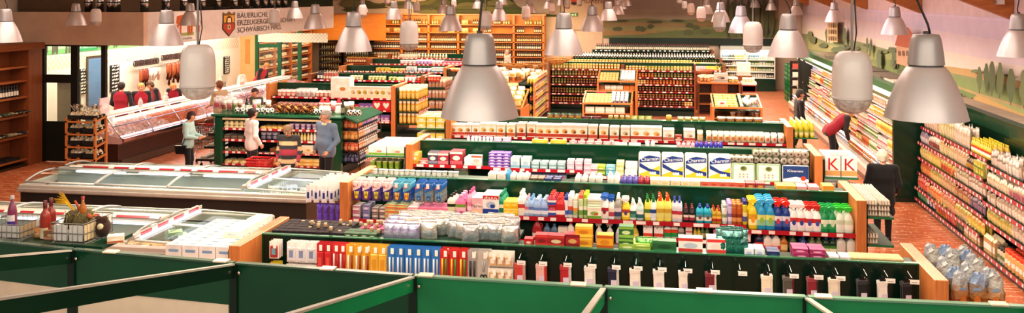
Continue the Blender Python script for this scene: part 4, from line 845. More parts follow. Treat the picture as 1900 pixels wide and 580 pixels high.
def k_tissue(w,d,h,style):
 m=MB();base={'blue':'#f4f0ea','green':'#eef2e6','navy':'#f2f2f4'}[style];m.bbox(-w/2,w/2,-d/2,d/2,0,h,base,.022);o=[('pack',m,'film')];p=MB();y=-d/2-.003
 if style=='blue':
  p.quad([(-w*.46,y,h*.62),(w*.46,y,h*.7),(w*.46,y,h*.86),(0,y,h*.92),(-w*.3,y,h*.84),(-w*.46,y,h*.72)],'#1c3f86');p.quad([(-w*.46,y,h*.05),(w*.46,y,h*.05),(w*.46,y,h*.52),(w*.1,y,h*.34),(-w*.46,y,h*.16)],'#f0c23a');p.quad([(-w*.46,y-.001,h*.62),(-w*.46,y-.001,h*.45),(w*.1,y-.001,h*.22),(w*.46,y-.001,h*.14),(w*.46,y-.001,h*.3),(0,y-.001,h*.38)],'#1c3f86')
  for k in range(3):p.oval(w*(.05+.1*k),h*.2,w*.05,h*.07,y-.002,'#f4efe4')
  write(p,'Charmin',w*.02,y-.002,h*.765,h*.2,'#f6f4f0',width=w*.78,slant=-.08)
 elif style=='green':
  for(a,b,c_,d_)in[(-.47,.47,.92,.96),(-.47,.47,.03,.07),(-.47,-.43,.07,.92),(.43,.47,.07,.92)]:p.front(w*a,w*b,h*c_,h*d_,y,'#6fae4a')
  p.oval(0,h*.7,w*.14,h*.13,y-.001,'#7f8a4c');p.oval(-w*.02,h*.72,w*.08,h*.07,y-.002,'#4d6a34')
  for i in range(3):
   for j in range(2):p.oval(w*(-.16+.16*i),h*(.24+.14*j),w*.05,h*.05,y-.001,'#c7c3b4');p.oval(w*(-.16+.16*i),h*(.24+.14*j),w*.02,h*.02,y-.002,'#8f8876')
 else:
  p.front(-w*.48,w*.48,h*.06,h*.94,y,'#25467e');p.quad([(-w*.48,y-.001,h*.06),(w*.48,y-.001,h*.06),(w*.48,y-.001,h*.2),(0,y-.001,h*.34),(-w*.48,y-.001,h*.2)],'#e9edf4');p.oval(w*.28,h*.25,w*.1,h*.13,y-.002,'#c24a2c');write(p,'Kleenex',-w*.02,y-.002,h*.66,h*.2,'#f2f4f8',width=w*.6)
 o.append(('print',p,'paper'));return o
def k_eggs(c='#dad2c0'):
 m=MB();w,d,h=.3,.28,.07;dk='#8c806a'  # dk paints shade between the cups and on their sides
 m.box(-w/2,w/2,-d/2,d/2,0,h*.2,dk)
 for i in range(4):
  for j in range(5):
   x=-w/2+.0375+i*.075;y=-d/2+.028+j*.056;m.add([(x-.033,y-.026,h*.1),(x+.033,y-.026,h*.1),(x+.033,y+.026,h*.1),(x-.033,y+.026,h*.1),(x-.02,y-.014,h),(x+.02,y-.014,h),(x+.02,y+.014,h),(x-.02,y+.014,h)],[(0,1,5,4),(1,2,6,5),(2,3,7,6),(3,0,4,7),(4,5,6,7)],[c,mixc(c,dk,.3),c,mixc(c,dk,.3),c])
 return[('tray',m,'paper')]
def k_lump(w,d,h,cols,seed,rough=.25,mt='food'):
 r=random.Random(seed);m=MB();n,k=8,4;vs=[]
 for j in range(k+1):
  t=math.pi/2*j/k
  for i in range(n):
   a=2*math.pi*i/n;q=1+r.uniform(-rough,rough);vs.append((w/2*math.cos(a)*math.cos(t)*q,d/2*math.sin(a)*math.cos(t)*q,h*math.sin(t)*(1+r.uniform(-.1,.1))if j else 0))
 fs=[(j*n+i,j*n+(i+1)%n,(j+1)*n+(i+1)%n,(j+1)*n+i)for j in range(k)for i in range(n)]
 m.add(vs,fs,[mixc(r.choice(cols),r.choice(cols),r.random())for _ in fs],True);return[('piece',m,mt)]
REG=[];PMC={}
def put(name,key,fn,loc,rz,label,cat,group=None,scale=None,near=None,tilt=None):
 REG.append((name,key,fn,tuple(loc),rz,label,cat,group or label,scale,near,tilt))
def jit(a):return R.uniform(-a,a)
def rowx(name,key,fn,x0,x1,y,z,pitch,label,cat,rows=1,rp=.1,rz=0.,jr=.05,jy=.006,group=None,near=None,stack=1,sh=0.,fill=1.,sc=.0):
 n=max(1,int(round((x1-x0)/pitch)))
 for i in range(n):
  for r_ in range(rows):
   if fill<1 and R.random()>fill:continue
   for s in range(stack):
    put(name,key,fn,(x0+(i+.5)*(x1-x0)/n+jit(.004),y+r_*rp+jit(jy),z+s*sh+.001),rz+jit(jr),label,cat,group,(1+jit(sc),)*3 if sc else None,near)
def rowy(name,key,fn,y0,y1,x,z,pitch,label,cat,face=-1,rows=1,rp=.1,jr=.08,group=None,near=None,stack=1,sh=0.,fill=1.,sc=0.):
 n=max(1,int(round((y1-y0)/pitch)));rz=math.pi/2*face
 for i in range(n):
  for r_ in range(rows):
   if fill<1 and R.random()>fill:continue
   for s in range(stack):
    put(name,key,fn,(x-face*r_*rp+jit(.006),y0+(i+.5)*(y1-y0)/n+jit(.004),z+s*sh+.001),rz+jit(jr),label,cat,group,(1+jit(sc),)*3 if sc else None,near)
# ======= GOODS: placing
def X2(u):return ux(u,Y2+.1)
yb2=Y2+.56
def g2(name,key,fn,u0,u1,z,pitch,label,cat,rows=3,rp=.12,y=Y2+.13,**k):
 rowx(name,key,fn,ux(u0,y),ux(u1,y),y,z,pitch,label,cat,rows=rows,rp=rp,near=True,**k)
US='on the upper cleaning shelf'
g2('softener_bottle','sb_cream',lambda:k_bottle(.13,.09,.27,'#f0e6d2','#20201e','#d7e2b0','#26331c'),831,846,1.2,.13,'cream softener bottle with black cap '+US,'bottle')
g2('softener_jug','sb_pink',lambda:k_bottle(.17,.1,.27,'#ee7fae','#f5a6c6','#f4c6da','#7fae3e','jug'),846,866,1.2,.18,'fat pink softener jug with handle '+US,'jug',rows=3,rp=.14)
g2('softener_bottle','sb_pink2',lambda:k_bottle(.1,.08,.34,'#f4b4cc','#ee5c92','#f6dce6','#e58aa8'),866,880,1.2,.11,'slim pale pink softener bottle with deep pink cap '+US,'bottle')
g2('detergent_box','bx_perwoll',lambda:k_box(.2,.12,.24,'#f2c3cc','#f0d0b0','#f6e4e0',text='Perwoll',tcol='#5a2c50',tz=.5,ts=.07),880,899,1.2,.2,'pink wool detergent box with dark lettering '+US,'box',rows=3,rp=.13,jr=.01)
g2('detergent_box','bx_dato',lambda:k_box(.24,.12,.29,'#f4f4f2','#20489c',side='#e9e6e0',text='dato',tcol='#ffffff',tz=.82,ts=.11,band2='#c8382c',spot='#b9c8dc',spot2='#26509c'),899,924,1.2,.25,'white washing powder box with blue foot and red banner '+US,'box',rows=3,rp=.13,jr=.01)
g2('softener_bottle','sb_green',lambda:k_bottle(.11,.08,.31,'#25a07c','#1c8a68','#1d7f62','#e8f0d0'),924,936,1.2,.12,'sea green detergent bottle '+US,'bottle',rows=5,rp=.09)
g2('sponge_pack','sp_yellow',lambda:k_box(.115,.08,.1,'#f4d428','#e8b81c','#f7e46a',band2='#f9ea90'),937,960,1.2,.12,'bright yellow packet stacked two high '+US,'packet',rows=3,rp=.1,stack=2,sh=.102)
g2('softener_bottle','sb_white',lambda:k_bottle(.12,.09,.34,'#f4f1ea','#f6f4f0','#eadfc8','#c34a3c'),960,974,1.2,.12,'tall white bottle with small red label '+US,'bottle')
g2('softener_bottle','sb_pinkblue',lambda:k_bottle(.075,.06,.27,'#b4cbe2','#f0b8c8','#dce8f2','#d8788e'),974,981,1.2,.075,'narrow pale blue bottle with pink cap '+US,'bottle')
g2('softener_bottle','sb_ltblue',lambda:k_bottle(.09,.07,.27,'#9dbfe2','#7fb0dc','#dfe9f2','#5a86c0'),981,991,1.2,.09,'light blue narrow softener bottle '+US,'bottle')
g2('softener_jug','sb_blue',lambda:k_bottle(.13,.09,.26,'#9fb8de','#bfe0ea','#dfe6f4','#6d8fcb','jug'),991,1018,1.2,.13,'soft blue jug with pale cap '+US,'jug',rows=3,rp=.12)
g2('detergent_bottle','db_red',lambda:k_bottle(.13,.09,.19,'#c03a50','#e0442c','#3c56a8','#f0ece8','jug'),1018,1032,1.2,.13,'squat red detergent bottle with orange cap, two layers '+US,'bottle',rows=3,stack=2,sh=.15)
g2('detergent_bottle','db_red2',lambda:k_bottle(.15,.09,.3,'#cf2f33','#e04a38','#f0e8e4','#c22c30'),1032,1047,1.2,.15,'tall red detergent bottle with white label '+US,'bottle')
g2('spray_can','sc_blue',lambda:k_bottle(.065,.065,.3,'#e8ebf0','#2f4a9c','#4a68b8','#f0f0f0','can'),1047,1054,1.2,.065,'slim blue capped spray can '+US,'spray can')
g2('spray_can','sc_wht',lambda:k_bottle(.075,.075,.33,'#e9e6e0','#f6f5f1','#5876b0','#d8583c','can'),1054,1063,1.2,.08,'tall spray can with white cap and blue band '+US,'spray can')
g2('spray_can','sc_wht2',lambda:k_bottle(.075,.075,.29,'#e6ecd6','#f0ead8','#a6bc78','#e8a040','can'),1063,1073,1.2,.08,'pale green spray can with cream cap '+US,'spray can')
g2('spray_can','sc_org',lambda:k_bottle(.07,.07,.34,'#cfe0b0','#ef6a4c','#7da648','#eef0e0','can'),1073,1082,1.2,.075,'spray can with orange cap and green body '+US,'spray can')
g2('spray_can','sc_lime',lambda:k_bottle(.07,.07,.35,'#bcd68a','#a9d22c','#5f9a3c','#eef4d8','can'),1082,1092,1.2,.075,'spray can with lime green cap '+US,'spray can')
g2('detergent_box','bx_tabs',lambda:k_box(.2,.14,.17,'#eef0de','#6ba23c','#8fb85c',band2='#e6e4cc',spot2='#c8563c'),1092,1114,1.2,.2,'white and green cleaning tabs box '+US,'box',rows=3,rp=.14,stack=1)
g2('detergent_box','bx_tabs_thin',lambda:k_box(.2,.1,.035,'#f2f2e2','#a7c878'),1094,1113,1.375,.2,'flat white and green box lying on the tabs boxes','box',rows=3,rp=.14,stack=3,sh=.037)
SPR='trigger spray bottle '
g2('trigger_spray','ts_wb',lambda:k_bottle(.12,.07,.33,'#f2f2f0','#3f74c4','#e8e2d6','#b4283c','spray',spot='#7a3a54'),1116,1128,1.2,.12,'white trigger spray with blue head and red round label','spray bottle',rows=3,rp=.1)
g2('trigger_spray','ts_wb2',lambda:k_bottle(.1,.07,.31,'#eeece6','#2c62bc','#b84a5c','#e6dcc8','spray'),1129,1140,1.2,.1,'white trigger spray with blue head and pink banded label','spray bottle',rows=3,rp=.1)
g2('cleaner_bottle','cb_gray',lambda:k_bottle(.1,.07,.33,'#a9a89e','#f0eee8','#3c4a78','#d8d4e0'),1141,1152,1.2,.11,'clear grey cleaner bottle with white cap','bottle')
g2('trigger_spray','ts_yel',lambda:k_bottle(.12,.07,.3,'#f0cf2a','#f2f0e8','#f4e47c','#b0483c','spray',spot='#5a4c7a'),1153,1169,1.2,.12,'yellow trigger spray with white head in the middle of the cleaning shelf','spray bottle',rows=3,rp=.1)
g2('cleaner_bottle','cb_wht',lambda:k_bottle(.1,.07,.26,'#f2f2ee','#f4f2ec','#5a9a80','#2f6d64','duck'),1169,1180,1.2,.1,'white duck necked cleaner bottle with green label','bottle')
g2('cleaner_bottle','cb_teal',lambda:k_bottle(.11,.08,.26,'#b8d0cc','#f4f2ec','#2d6a70','#e8ece4','duck'),1180,1194,1.2,.12,'pale teal duck necked cleaner bottle','bottle',rows=4,rp=.09)
g2('cleaner_bottle','cb_yg',lambda:k_bottle(.095,.07,.33,'#ecd54a','#1c8a44','#f2ec9c','#4a7a3c','duck'),1196,1207,1.2,.1,'yellow toilet cleaner bottle with green spout cap','bottle')
g2('cleaner_bottle','cb_wg',lambda:k_bottle(.095,.07,.33,'#f2f2ee','#16824a','#d8e4ec','#2c4c96','duck'),1207,1218,1.2,.1,'white toilet cleaner bottle with green spout cap','bottle')
g2('cleaner_bottle','cb_yo',lambda:k_bottle(.12,.08,.36,'#f0e070','#e8562c','#dcd87c','#c9a83c','duck'),1218,1246,1.2,.125,'pale yellow cleaner bottle with orange spout cap','bottle')
g2('cleaner_bottle','cb_navy',lambda:k_bottle(.08,.06,.31,'#dadce8','#2b3f98','#e8d8c8','#b43848'),1247,1266,1.2,.085,'pale bottle with tall navy cap','bottle',rows=3)
g2('polish_bottle','pb_blk',lambda:k_bottle(.08,.06,.21,'#2c2224','#7c2430','#a0384a','#e0d8c8'),1267,1290,1.2,.09,'small black polish bottle with dark red label','bottle',rows=3)
g2('cleaner_bottle','cb_turq',lambda:k_bottle(.11,.07,.24,'#2aa8c0','#1d3f94','#e8e8dc','#5b9aa8',spot='#7a5a48'),1292,1320,1.2,.13,'turquoise cleaner bottle with navy cap','bottle',rows=2)
g2('polish_bottle','pb_red',lambda:k_bottle(.07,.05,.2,'#b8952c','#b0301f','#c03428','#e8c050'),1321,1338,1.2,.08,'small amber polish bottle with red cap','bottle',rows=3)
g2('spray_can','sc_lilac',lambda:k_bottle(.07,.07,.27,'#d5d8d4','#b8c4bc','#e0e4dc','#8aa070','can'),1340,1350,1.2,.075,'grey spray can with dull green cap','spray can')
g2('spray_can','sc_lilac2',lambda:k_bottle(.07,.07,.3,'#c8b8dc','#b49cd0','#dcd0e8','#8870a8','can'),1350,1358,1.2,.075,'lilac spray can beside the grey one','spray can')
g2('spray_can','sc_brown',lambda:k_bottle(.08,.08,.29,'#b8602c','#c47a3c','#d49a5c','#8a3c1c','can'),1358,1376,1.2,.085,'orange brown spray can','spray can')
g2('spray_can','sc_navy',lambda:k_bottle(.07,.07,.34,'#d2c23c','#3a3c8a','#5a5ca0','#e8e0a0','can'),1376,1388,1.2,.075,'tall spray can with violet blue cap','spray can',rows=2)
LS='by the right wooden end panel'
z4=1.14
g2('trigger_spray','ts_yel2',lambda:k_bottle(.13,.08,.42,'#eccf2c','#f4d93a','#f4ecac','#d0a020','spray',spot='#e8a030'),1389,1405,z4,.13,'all yellow trigger spray at the step of the upper cleaning shelf','spray bottle',rows=3,rp=.12)
g2('trigger_spray','ts_lblue',lambda:k_bottle(.13,.08,.42,'#2f9cc8','#4fb4e2','#8cc8a8','#d8e080','spray',spot='#9cc04c'),1405,1437,z4,.13,'sky blue glass cleaner trigger spray','spray bottle',rows=4,rp=.12)
g2('trigger_spray','ts_navy',lambda:k_bottle(.12,.08,.4,'#24418c','#e0352c','#4a62ac','#e0e0ea','spray',spot='#c84a5c'),1437,1466,z4,.125,'navy trigger spray with red head','spray bottle',rows=3,rp=.12)
g2('trigger_spray','ts_wr',lambda:k_bottle(.13,.08,.37,'#f2f0ec','#f0e8e4','#e8e4f0','#c83c34','spray',spot='#3c4a98'),1466,1494,z4,.125,'white trigger spray with blue emblem, inner pair of rows','spray bottle',rows=3,rp=.12)
g2('trigger_spray','ts_wr2',lambda:k_bottle(.13,.08,.36,'#f4f2ee','#c8342c','#f0e8e8','#b83038','spray',spot='#4a5cb0'),1494,1523,z4,.125,'white trigger spray with red rimmed head','spray bottle',rows=3,rp=.12)
g2('trigger_spray','ts_grn',lambda:k_bottle(.12,.08,.35,'#1f9458','#2fae5c','#3aa868','#e0f0d8','spray',spot='#d8eccc'),1523,1551,z4,.12,'green trigger spray with green head','spray bottle',rows=3,rp=.12)
g2('trigger_spray','ts_wg',lambda:k_bottle(.13,.08,.35,'#e2ecdc','#38c43c','#eef4e8','#cfe0c4','spray'),1551,1583,z4,.125,'white trigger spray with bright green head '+LS,'spray bottle',rows=3,rp=.12)
MS='on the middle cleaning shelf'
g2('scouring_bottle','sq_ajax',lambda:k_box(.13,.08,.19,'#f4f2ee','#d84a30',None,band2='#f2f0ec',text='AJAX',tcol='#26222c',tz=.8,ts=.055)[:2],1193,1232,.97,.14,'white scouring cream carton with black capitals and red flash '+MS,'carton',rows=2,jr=.02)
g2('scouring_bottle','sq_ajax2',lambda:k_bottle(.11,.07,.2,'#f0efea','#f4f2ee','#2a9a4c','#d84a30',lz=(.08,.6)),1232,1258,.97,.12,'white scouring cream bottle with red and green flash '+MS,'bottle',rows=2)
g2('scouring_bottle','sq_gray',lambda:k_bottle(.09,.07,.19,'#b9b0a8','#cfc8bc','#d8d4cc','#88807c'),1258,1270,.97,.1,'greyish scouring bottle '+MS,'bottle',rows=2)
g2('soap_packet','sp_wht',lambda:k_box(.09,.07,.085,'#e6e4dc','#c8565c','#d8ccc0'),1270,1286,.97,.09,'white and red soap packet '+MS,'packet',rows=2,stack=2,sh=.087)
g2('soap_packet','sp_yel',lambda:k_bottle(.05,.05,.15,'#d8c040','#c8b070','#e0d488'),1286,1300,.97,.06,'short yellow bottle '+MS,'bottle',rows=2)
g2('soap_packet','sp_grn',lambda:k_bottle(.06,.05,.17,'#5a7a4a','#c0b060','#c4b880'),1300,1316,.97,.065,'short olive bottle '+MS,'bottle',rows=2)
g2('soap_packet','sp_pink',lambda:k_box(.09,.06,.07,'#d8889c','#f0d8dc','#b04a6c'),1322,1352,.97,.095,'pink soap packet in low stacks '+MS,'packet',rows=2,stack=2,sh=.072)
g2('soap_packet','sp_org',lambda:k_box(.08,.06,.07,'#d88a4c','#f0e0cc','#b84a2c'),1352,1372,.97,.085,'orange soap packet in low stacks '+MS,'packet',rows=2,stack=2,sh=.072)
g2('soap_packet','sp_rose',lambda:k_box(.17,.1,.08,'#eed2cc','#e8b0b0','#d8949c'),1373,1389,.97,.18,'broad pale pink packet in a stack of two '+MS,'packet',rows=2,stack=2,sh=.082)
LQ='on the low shelf behind the pet food boxes'
for key,u0,u1,fn,lab in[('lq_red',828,846,lambda:k_bottle(.12,.08,.24,'#2f3a2c','#a03028','#5a6a48'),'dark bottle with red cap '),('lq_red2',850,870,lambda:k_bottle(.12,.08,.22,'#3a2c28','#c43a30','#6a4a40'),'brown bottle with red cap '),('lq_wht',874,925,lambda:k_bottle(.12,.08,.24,'#d0c8b8','#c8c0ac','#b0a890'),'cream bottle '),('lq_tan',928,950,lambda:k_bottle(.11,.08,.22,'#a89a80','#b8ac94'),'tan bottle '),('lq_rd3',988,1006,lambda:k_bottle(.15,.09,.3,'#a82a30','#7c2026','#d8d0c4','#a03038','jug'),'dark red jug with white label '),('lq_bl',1008,1036,lambda:k_bottle(.11,.08,.24,'#5c7490','#4a6484','#8aa0b8'),'slate blue bottle '),('lq_wb',1038,1050,lambda:k_box(.13,.09,.2,'#e4dfd2','#b0a890','#c8bca4'),'off white carton '),('lq_w2',1052,1066,lambda:k_bottle(.11,.08,.28,'#ece4d8','#d83c4c','#d8ccc0'),'white bottle with pink cap '),('lq_sp',1068,1084,lambda:k_bottle(.11,.08,.3,'#3f64b8','#2c4a9c','#8090c0',None,'spray'),'blue trigger spray '),('lq_spr',1086,1100,lambda:k_bottle(.11,.08,.29,'#c8402c','#a83024','#e0d0c0',None,'spray'),'red trigger spray '),('lq_spw',1102,1142,lambda:k_bottle(.11,.08,.28,'#dcdcd4','#c8c8c0','#b8b8b0',None,'spray'),'grey white trigger spray '),('lq_spb',1142,1170,lambda:k_bottle(.11,.08,.3,'#e0e0dc','#2a50a8','#c0c8d8',None,'spray'),'white trigger spray with blue head '),('lq_spy',1170,1188,lambda:k_bottle(.11,.08,.3,'#d0b430','#c0a428','#e8d880',None,'spray'),'mustard trigger spray ')]:
 g2('spare_bottle',key,fn,u0,u1,.86,.125,lab+LQ,'bottle',rows=1)
L4='low beside the right wooden panel'
for key,u0,u1,fn,lab in[('l4_navy',1402,1416,lambda:k_bottle(.12,.08,.25,'#2a2c48','#d8452c','#e8d8c8','#d83c34'),'navy dish liquid bottle with orange cap '),('l4_wr',1416,1448,lambda:k_bottle(.12,.08,.25,'#f0e8e2','#d84a34','#d83430','#f0e0d0'),'white dish liquid bottle with red label '),('l4_amb',1448,1462,lambda:k_bottle(.1,.07,.22,'#b8742c','#8a4a20','#e0c890'),'amber dish liquid bottle '),('l4_grn',1462,1480,lambda:k_bottle(.1,.07,.24,'#3c5a34','#2a4428','#a8b880'),'dark green dish liquid bottle '),('l4_blu',1480,1500,lambda:k_bottle(.1,.07,.23,'#2f4a78','#2c62b0','#9ab0c8'),'dark blue dish liquid bottle '),('l4_olv',1500,1526,lambda:k_bottle(.1,.07,.22,'#6a7450','#8a9068','#c0c4a0'),'olive dish liquid bottle '),('l4_gr2',1526,1552,lambda:k_bottle(.11,.07,.23,'#22402c','#2c4c9c','#e8eccc','#4a8a3c'),'deep green dish liquid bottle with blue cap '),('l4_wh',1552,1588,lambda:k_bottle(.13,.09,.26,'#dfe2d8','#eceae4'),'plain white bottle ')]:
 g2('dish_liquid',key,fn,u0,u1,.84,.12,lab+L4,'bottle',rows=2)
def hooks(x0,x1,y,z,pitch,name,key,fn,label,cat,deep=3,dp=.05,near=True):
 n=max(1,round((x1-x0)/pitch))
 for i in range(n):
  for d in range(deep):put(name,key,fn,(x0+(i+.5)*(x1-x0)/n+jit(.004),y+d*dp,z-.004),jit(.06),label,cat,label,None,near)
HK=MB()
y=Y2+.2
for key,u0,u1,fn,lab in[('gl_purp',655,692,lambda:k_gl('#5a3a98','#e0c83c','#f2e4e4'),'purple rubber glove pack hanging on hooks by the left wooden panel'),('gl_pur2',692,730,lambda:k_gl('#4c3c8c','#c8b840','#f0dcdc'),'violet and cream rubber glove pack hanging beside the purple ones'),('gl_blue',731,766,lambda:k_gl('#2a5aa8','#f0a834','#68b8d0'),'blue and orange glove pack hanging on the middle hooks'),('gl_mix',770,826,lambda:k_gl('#8c9a94','#4a88c0','#3c78c0'),'grey and blue scourer pack hanging next to the pink jugs')]:
 hooks(ux(u0,y),ux(u1,y),y-.06,1.62,.14,'glove_pack',key,fn,lab,'packet',deep=4,dp=.08)
def k_gl(c,hand,topc):
 m=k_bag(.135,.035,.29,c,None,topc,None,seed=2)[0][1]
 m=MB().merge(m,Matrix.Translation((0,0,-.29)))
 m.quad([(-.058,-.0195,-.15),(.058,-.0195,-.1),(.056,-.0195,-.015),(-.056,-.0195,-.015)],topc);m.quad([(-.05,-.0205,-.1),(.02,-.0205,-.07),(.02,-.0205,-.04),(-.05,-.0205,-.06)],'#d8606c')
 for dx in(-.02,.0,.02):m.tube([(dx,-.02,-.25),(dx*1.3,-.024,-.15)],.011,hand,5)
 m.ball(0,-.014,-.24,.028,hand,8,5)
 t=MB();t.box(-.03,.015,-.034,-.031,-.075,-.01,'#f2ece6');return[('pack',m,'film'),('price_tag',t,'paper')]
for key,u0,u1,z,w,d,h,cs,lab,st in[('lp1',653,672,1.06,.11,.09,.09,('#e6dfe2','#b8547c','#f0e8f0'),'white and pink soap pack, lower left bay of the cleaning gondola',2),('lp2',672,690,1.06,.1,.09,.1,('#a9a8c8','#6a62a0','#d8d0e8'),'lilac soap pack, lower left bay of the cleaning gondola',2),('lp3',690,718,1.06,.09,.08,.08,('#c8b8a8','#6a5560','#e8d8cc'),'brownish printed pack, lower left bay of the cleaning gondola',2),('lp4',718,756,1.06,.19,.1,.055,('#b8cc8c','#e86a4c','#e8dc7c'),'rainbow striped sponge pack stacked in the lower left bay',4),('lp5',757,778,1.06,.16,.12,.1,('#f0d6d8','#e8a8b0','#d8607c'),'pale pink carton beside the striped sponges',2),('lp6',778,834,1.06,.12,.12,.1,('#e0608c','#f08cac','#c83c68'),'bright pink carton beside the striped sponges',2)]:
 rowx('household_pack',key,(lambda w=w,d=d,h=h,cs=cs:k_box(w,d,h,cs[0],cs[1],cs[2],band2=cs[1])),ux(u0,Y2+.15),ux(u1,Y2+.15),Y2+.15,z,w+.008,lab,'packet',rows=3,rp=d+.01,stack=st,sh=h+.002,jr=.02,near=False)
for u in[]+list(range(662,830,17)):
 x=ux(u,y)
def loops(mb,x,y0,y1,z):mb.tube([(x-.01,y1,z),(x-.01,y0,z+.01),(x,y0-.015,z+.03),(x+.01,y0,z+.01),(x+.01,y1,z)],.004,'#c8ccc8',4)
ZL=1.587
yl=Y2+.72
for k,u in enumerate(range(696,852,10)):put('light_bulb_pack','lb_w',lambda:k_cup(.09,.1,'#f4efe6','#faf6f0'),(ux(u,yl)+jit(.01),yl+jit(.02),ZL+.001),0,'small white plastic cup pack in the row on the ledge behind the hanging gloves','packet')
for key,u0,u1,fn,lab,p in[('td1',905,940,lambda:k_box(.13,.1,.1,'#f2ede2','#e4dccc','#e8e0d4'),'white soap dispenser box on the ledge behind the dato boxes'.replace('dato','washing powder'),.14),('td2',940,946,lambda:k_bottle(.06,.05,.16,'#5aaedc','#4a9cd0'),'sky blue bottle leaning on the ledge behind the yellow packets',.08),('td3',946,982,lambda:k_bottle(.1,.07,.12,'#f0ece4','#f4f0ea',None,None,'jug'),'low white bottle on the ledge behind the white bottles',.1),('td4',984,1010,lambda:k_box(.1,.12,.05,'#6a5a48','#8a7a64'),'dark brown flat pack on the ledge',.11),('td5',1010,1042,lambda:k_box(.1,.1,.05,'#3a4a78','#8a2c38'),'dark blue flat pack on the ledge',.11),('td6',1066,1090,lambda:k_bottle(.09,.07,.12,'#f4f0ea','#f0ece6',None,None,'jug'),'pair of small white bottles on the ledge near the lime caps',.1),('td7',1092,1118,lambda:k_bottle(.1,.07,.13,'#f0ece2','#f6f2ec',None,None,'flat'),'white bottle on the ledge behind the trigger sprays',.1),('td8',1127,1150,lambda:k_bottle(.1,.07,.16,'#f2efe6','#f4f2ec',None,None,'duck'),'tall white pair of bottles on the ledge behind the trigger sprays',.11),('td9',1152,1184,lambda:k_bottle(.1,.08,.11,'#5c54a0','#6a64b0',None,None,'jug'),'violet bottle on the ledge',.09),('td10',1184,1206,lambda:k_bottle(.09,.08,.11,'#9c3040','#b84050',None,None,'jug'),'crimson bottle on the ledge',.09),('td11',1206,1300,lambda:k_box(.14,.12,.085,'#ecdcc0','#f0d8b0','#e8c890'),'cream soap carton in the long row on the ledge',.145),('td12',1300,1382,lambda:k_box(.13,.12,.085,'#dc6a54','#f0b8a0','#c84a3c'),'coral red soap carton in the row on the ledge',.135),('td13',1382,1420,lambda:k_box(.13,.12,.085,'#a83838','#e8c8a0','#d8a048'),'dark red soap carton in the row on the ledge',.13),('td14',1440,1476,lambda:k_box(.14,.12,.06,'#d8a83c','#98b840'),'mustard and green flat pack on the ledge',.15),('td15',1476,1520,lambda:k_box(.14,.12,.06,'#e8a8a8','#f0ccc0'),'rose flat pack on the ledge',.15),('td16',1520,1552,lambda:k_box(.15,.12,.08,'#f0a03c','#f8d080'),'orange carton at the end of the ledge near the wooden panel',.16)]:
 rowx('ledge_pack',key,fn,ux(u0,yl),ux(u1,yl),yl,ZL,p,lab,'packet',rows=2,rp=.13,near=False)
for i in range(4):
 for j in range(8):put('hanging_pack','hp_wb',lambda:k_hang(.085,.26,'#f2f0ee','#e8e8f0','blister','#2a3f88'),(-5.36+i*.125,Y2+.16+j*.14,1.52),jit(.05),'white and navy pack hanging at the left end of the cleaning gondola','packet',near=(j<2))
for i in range(4):put('purple_bag','pb_p',lambda:[('pack',MB().merge(k_bag(.09,.06,.3,'#5a34b4','#6c48c8','#5430a8',seed=5)[0][1],Matrix.Translation((0,0,-.3))),'film')],(-5.2+i*.1,Y2+.2,1.23),jit(.1),'shiny purple pack hanging below the white and navy packs','packet')
for lv,n,sh in((1.38,3,.075),(1.0,2,.075)):
 for j in range(4):
  for i in range(2):
   if lv<1.2 and i==1:continue
   for s in range(n if lv>1.2 else(2 if j<2 else 1)):
    put('egg_tray','egg',lambda:k_eggs(),(2.79+i*.16+jit(.006),Y2+.26+j*.29,lv+.001+s*sh),jit(.04),'grey white egg carton stacked on the '+('upper' if lv>1.2 else 'lower')+' green end shelf','egg carton',scale=(.5,1,1))
def u3(name,key,fn,u0,u1,z,pitch,label,cat,rows=2,rp=.14,y=Y3+.16,**k):
 rowx(name,key,fn,ux(u0,y),ux(u1,y),y,z,pitch,label,cat,rows=rows,rp=rp,**k)
z3=1.24
for key,u0,u1,w,h,cs,lab,st in[('f1',760,778,.18,.2,('#e3c34a','#c99a2c','#f2ead8'),'yellow filter paper box',1),('f1b',779,796,.17,.07,('#b8484c','#d8c8c0','#ecdcd4'),'flat red and grey box',1),('f2',796,812,.19,.22,('#4a4658','#8a8494','#e6e0da'),'dark grey and white box',1),('f3',813,834,.2,.22,('#a03848','#c87c84','#ecd8d4'),'wine red box with grey swoosh',1),('f4',836,860,.24,.26,('#9c2c38','#c4606c','#eadcd8'),'larger wine red box',1)]:
 u3('filter_box',key,(lambda w=w,h=h,cs=cs:k_box(w,.12,h,cs[0],cs[1],cs[2],band2=cs[2])),u0,u1,z3,w+.01,lab+' on the tissue gondola near its left panel','box',rows=2,stack=st,jr=.03)
u3('napkin_pack','nk_w',lambda:k_box(.2,.18,.035,'#f2efe8','#ece6dc'),860,886,z3,.21,'white napkin pack stacked on the tissue gondola','packet',rows=2,rp=.19,stack=4,sh=.037)
u3('napkin_box','nk_g',lambda:k_box(.2,.1,.2,'#eceae4','#c8c4bc','#d8b8a8',band2='#d86a54'),874,896,z3,.21,'white and grey napkin box with a red corner','box',rows=1,y=Y3+.1)
u3('tissue_box','tb_purple',lambda:k_box(.13,.13,.052,'#6a48a8','#c8b8e0','#e0d4ec'),908,947,1.22,.135,'purple tissue box in tall stacks','box',rows=2,stack=5,sh=.053,rp=.14,jr=.02)
u3('tissue_box','tb_blue',lambda:k_box(.17,.12,.19,'#c9dfe6','#8cb8d0','#a8ccdc'),947,986,1.22,.18,'pale blue tissue box with soft swirls','box',rows=2,jr=.02)
u3('tissue_box','tb_mint',lambda:k_box(.14,.12,.06,'#a8c8cc','#78a8b8','#d0e0dc'),986,1050,1.22,.145,'mint blue tissue packet stacked in twos','packet',rows=2,stack=2,sh=.062,jr=.02)
zz=1.13
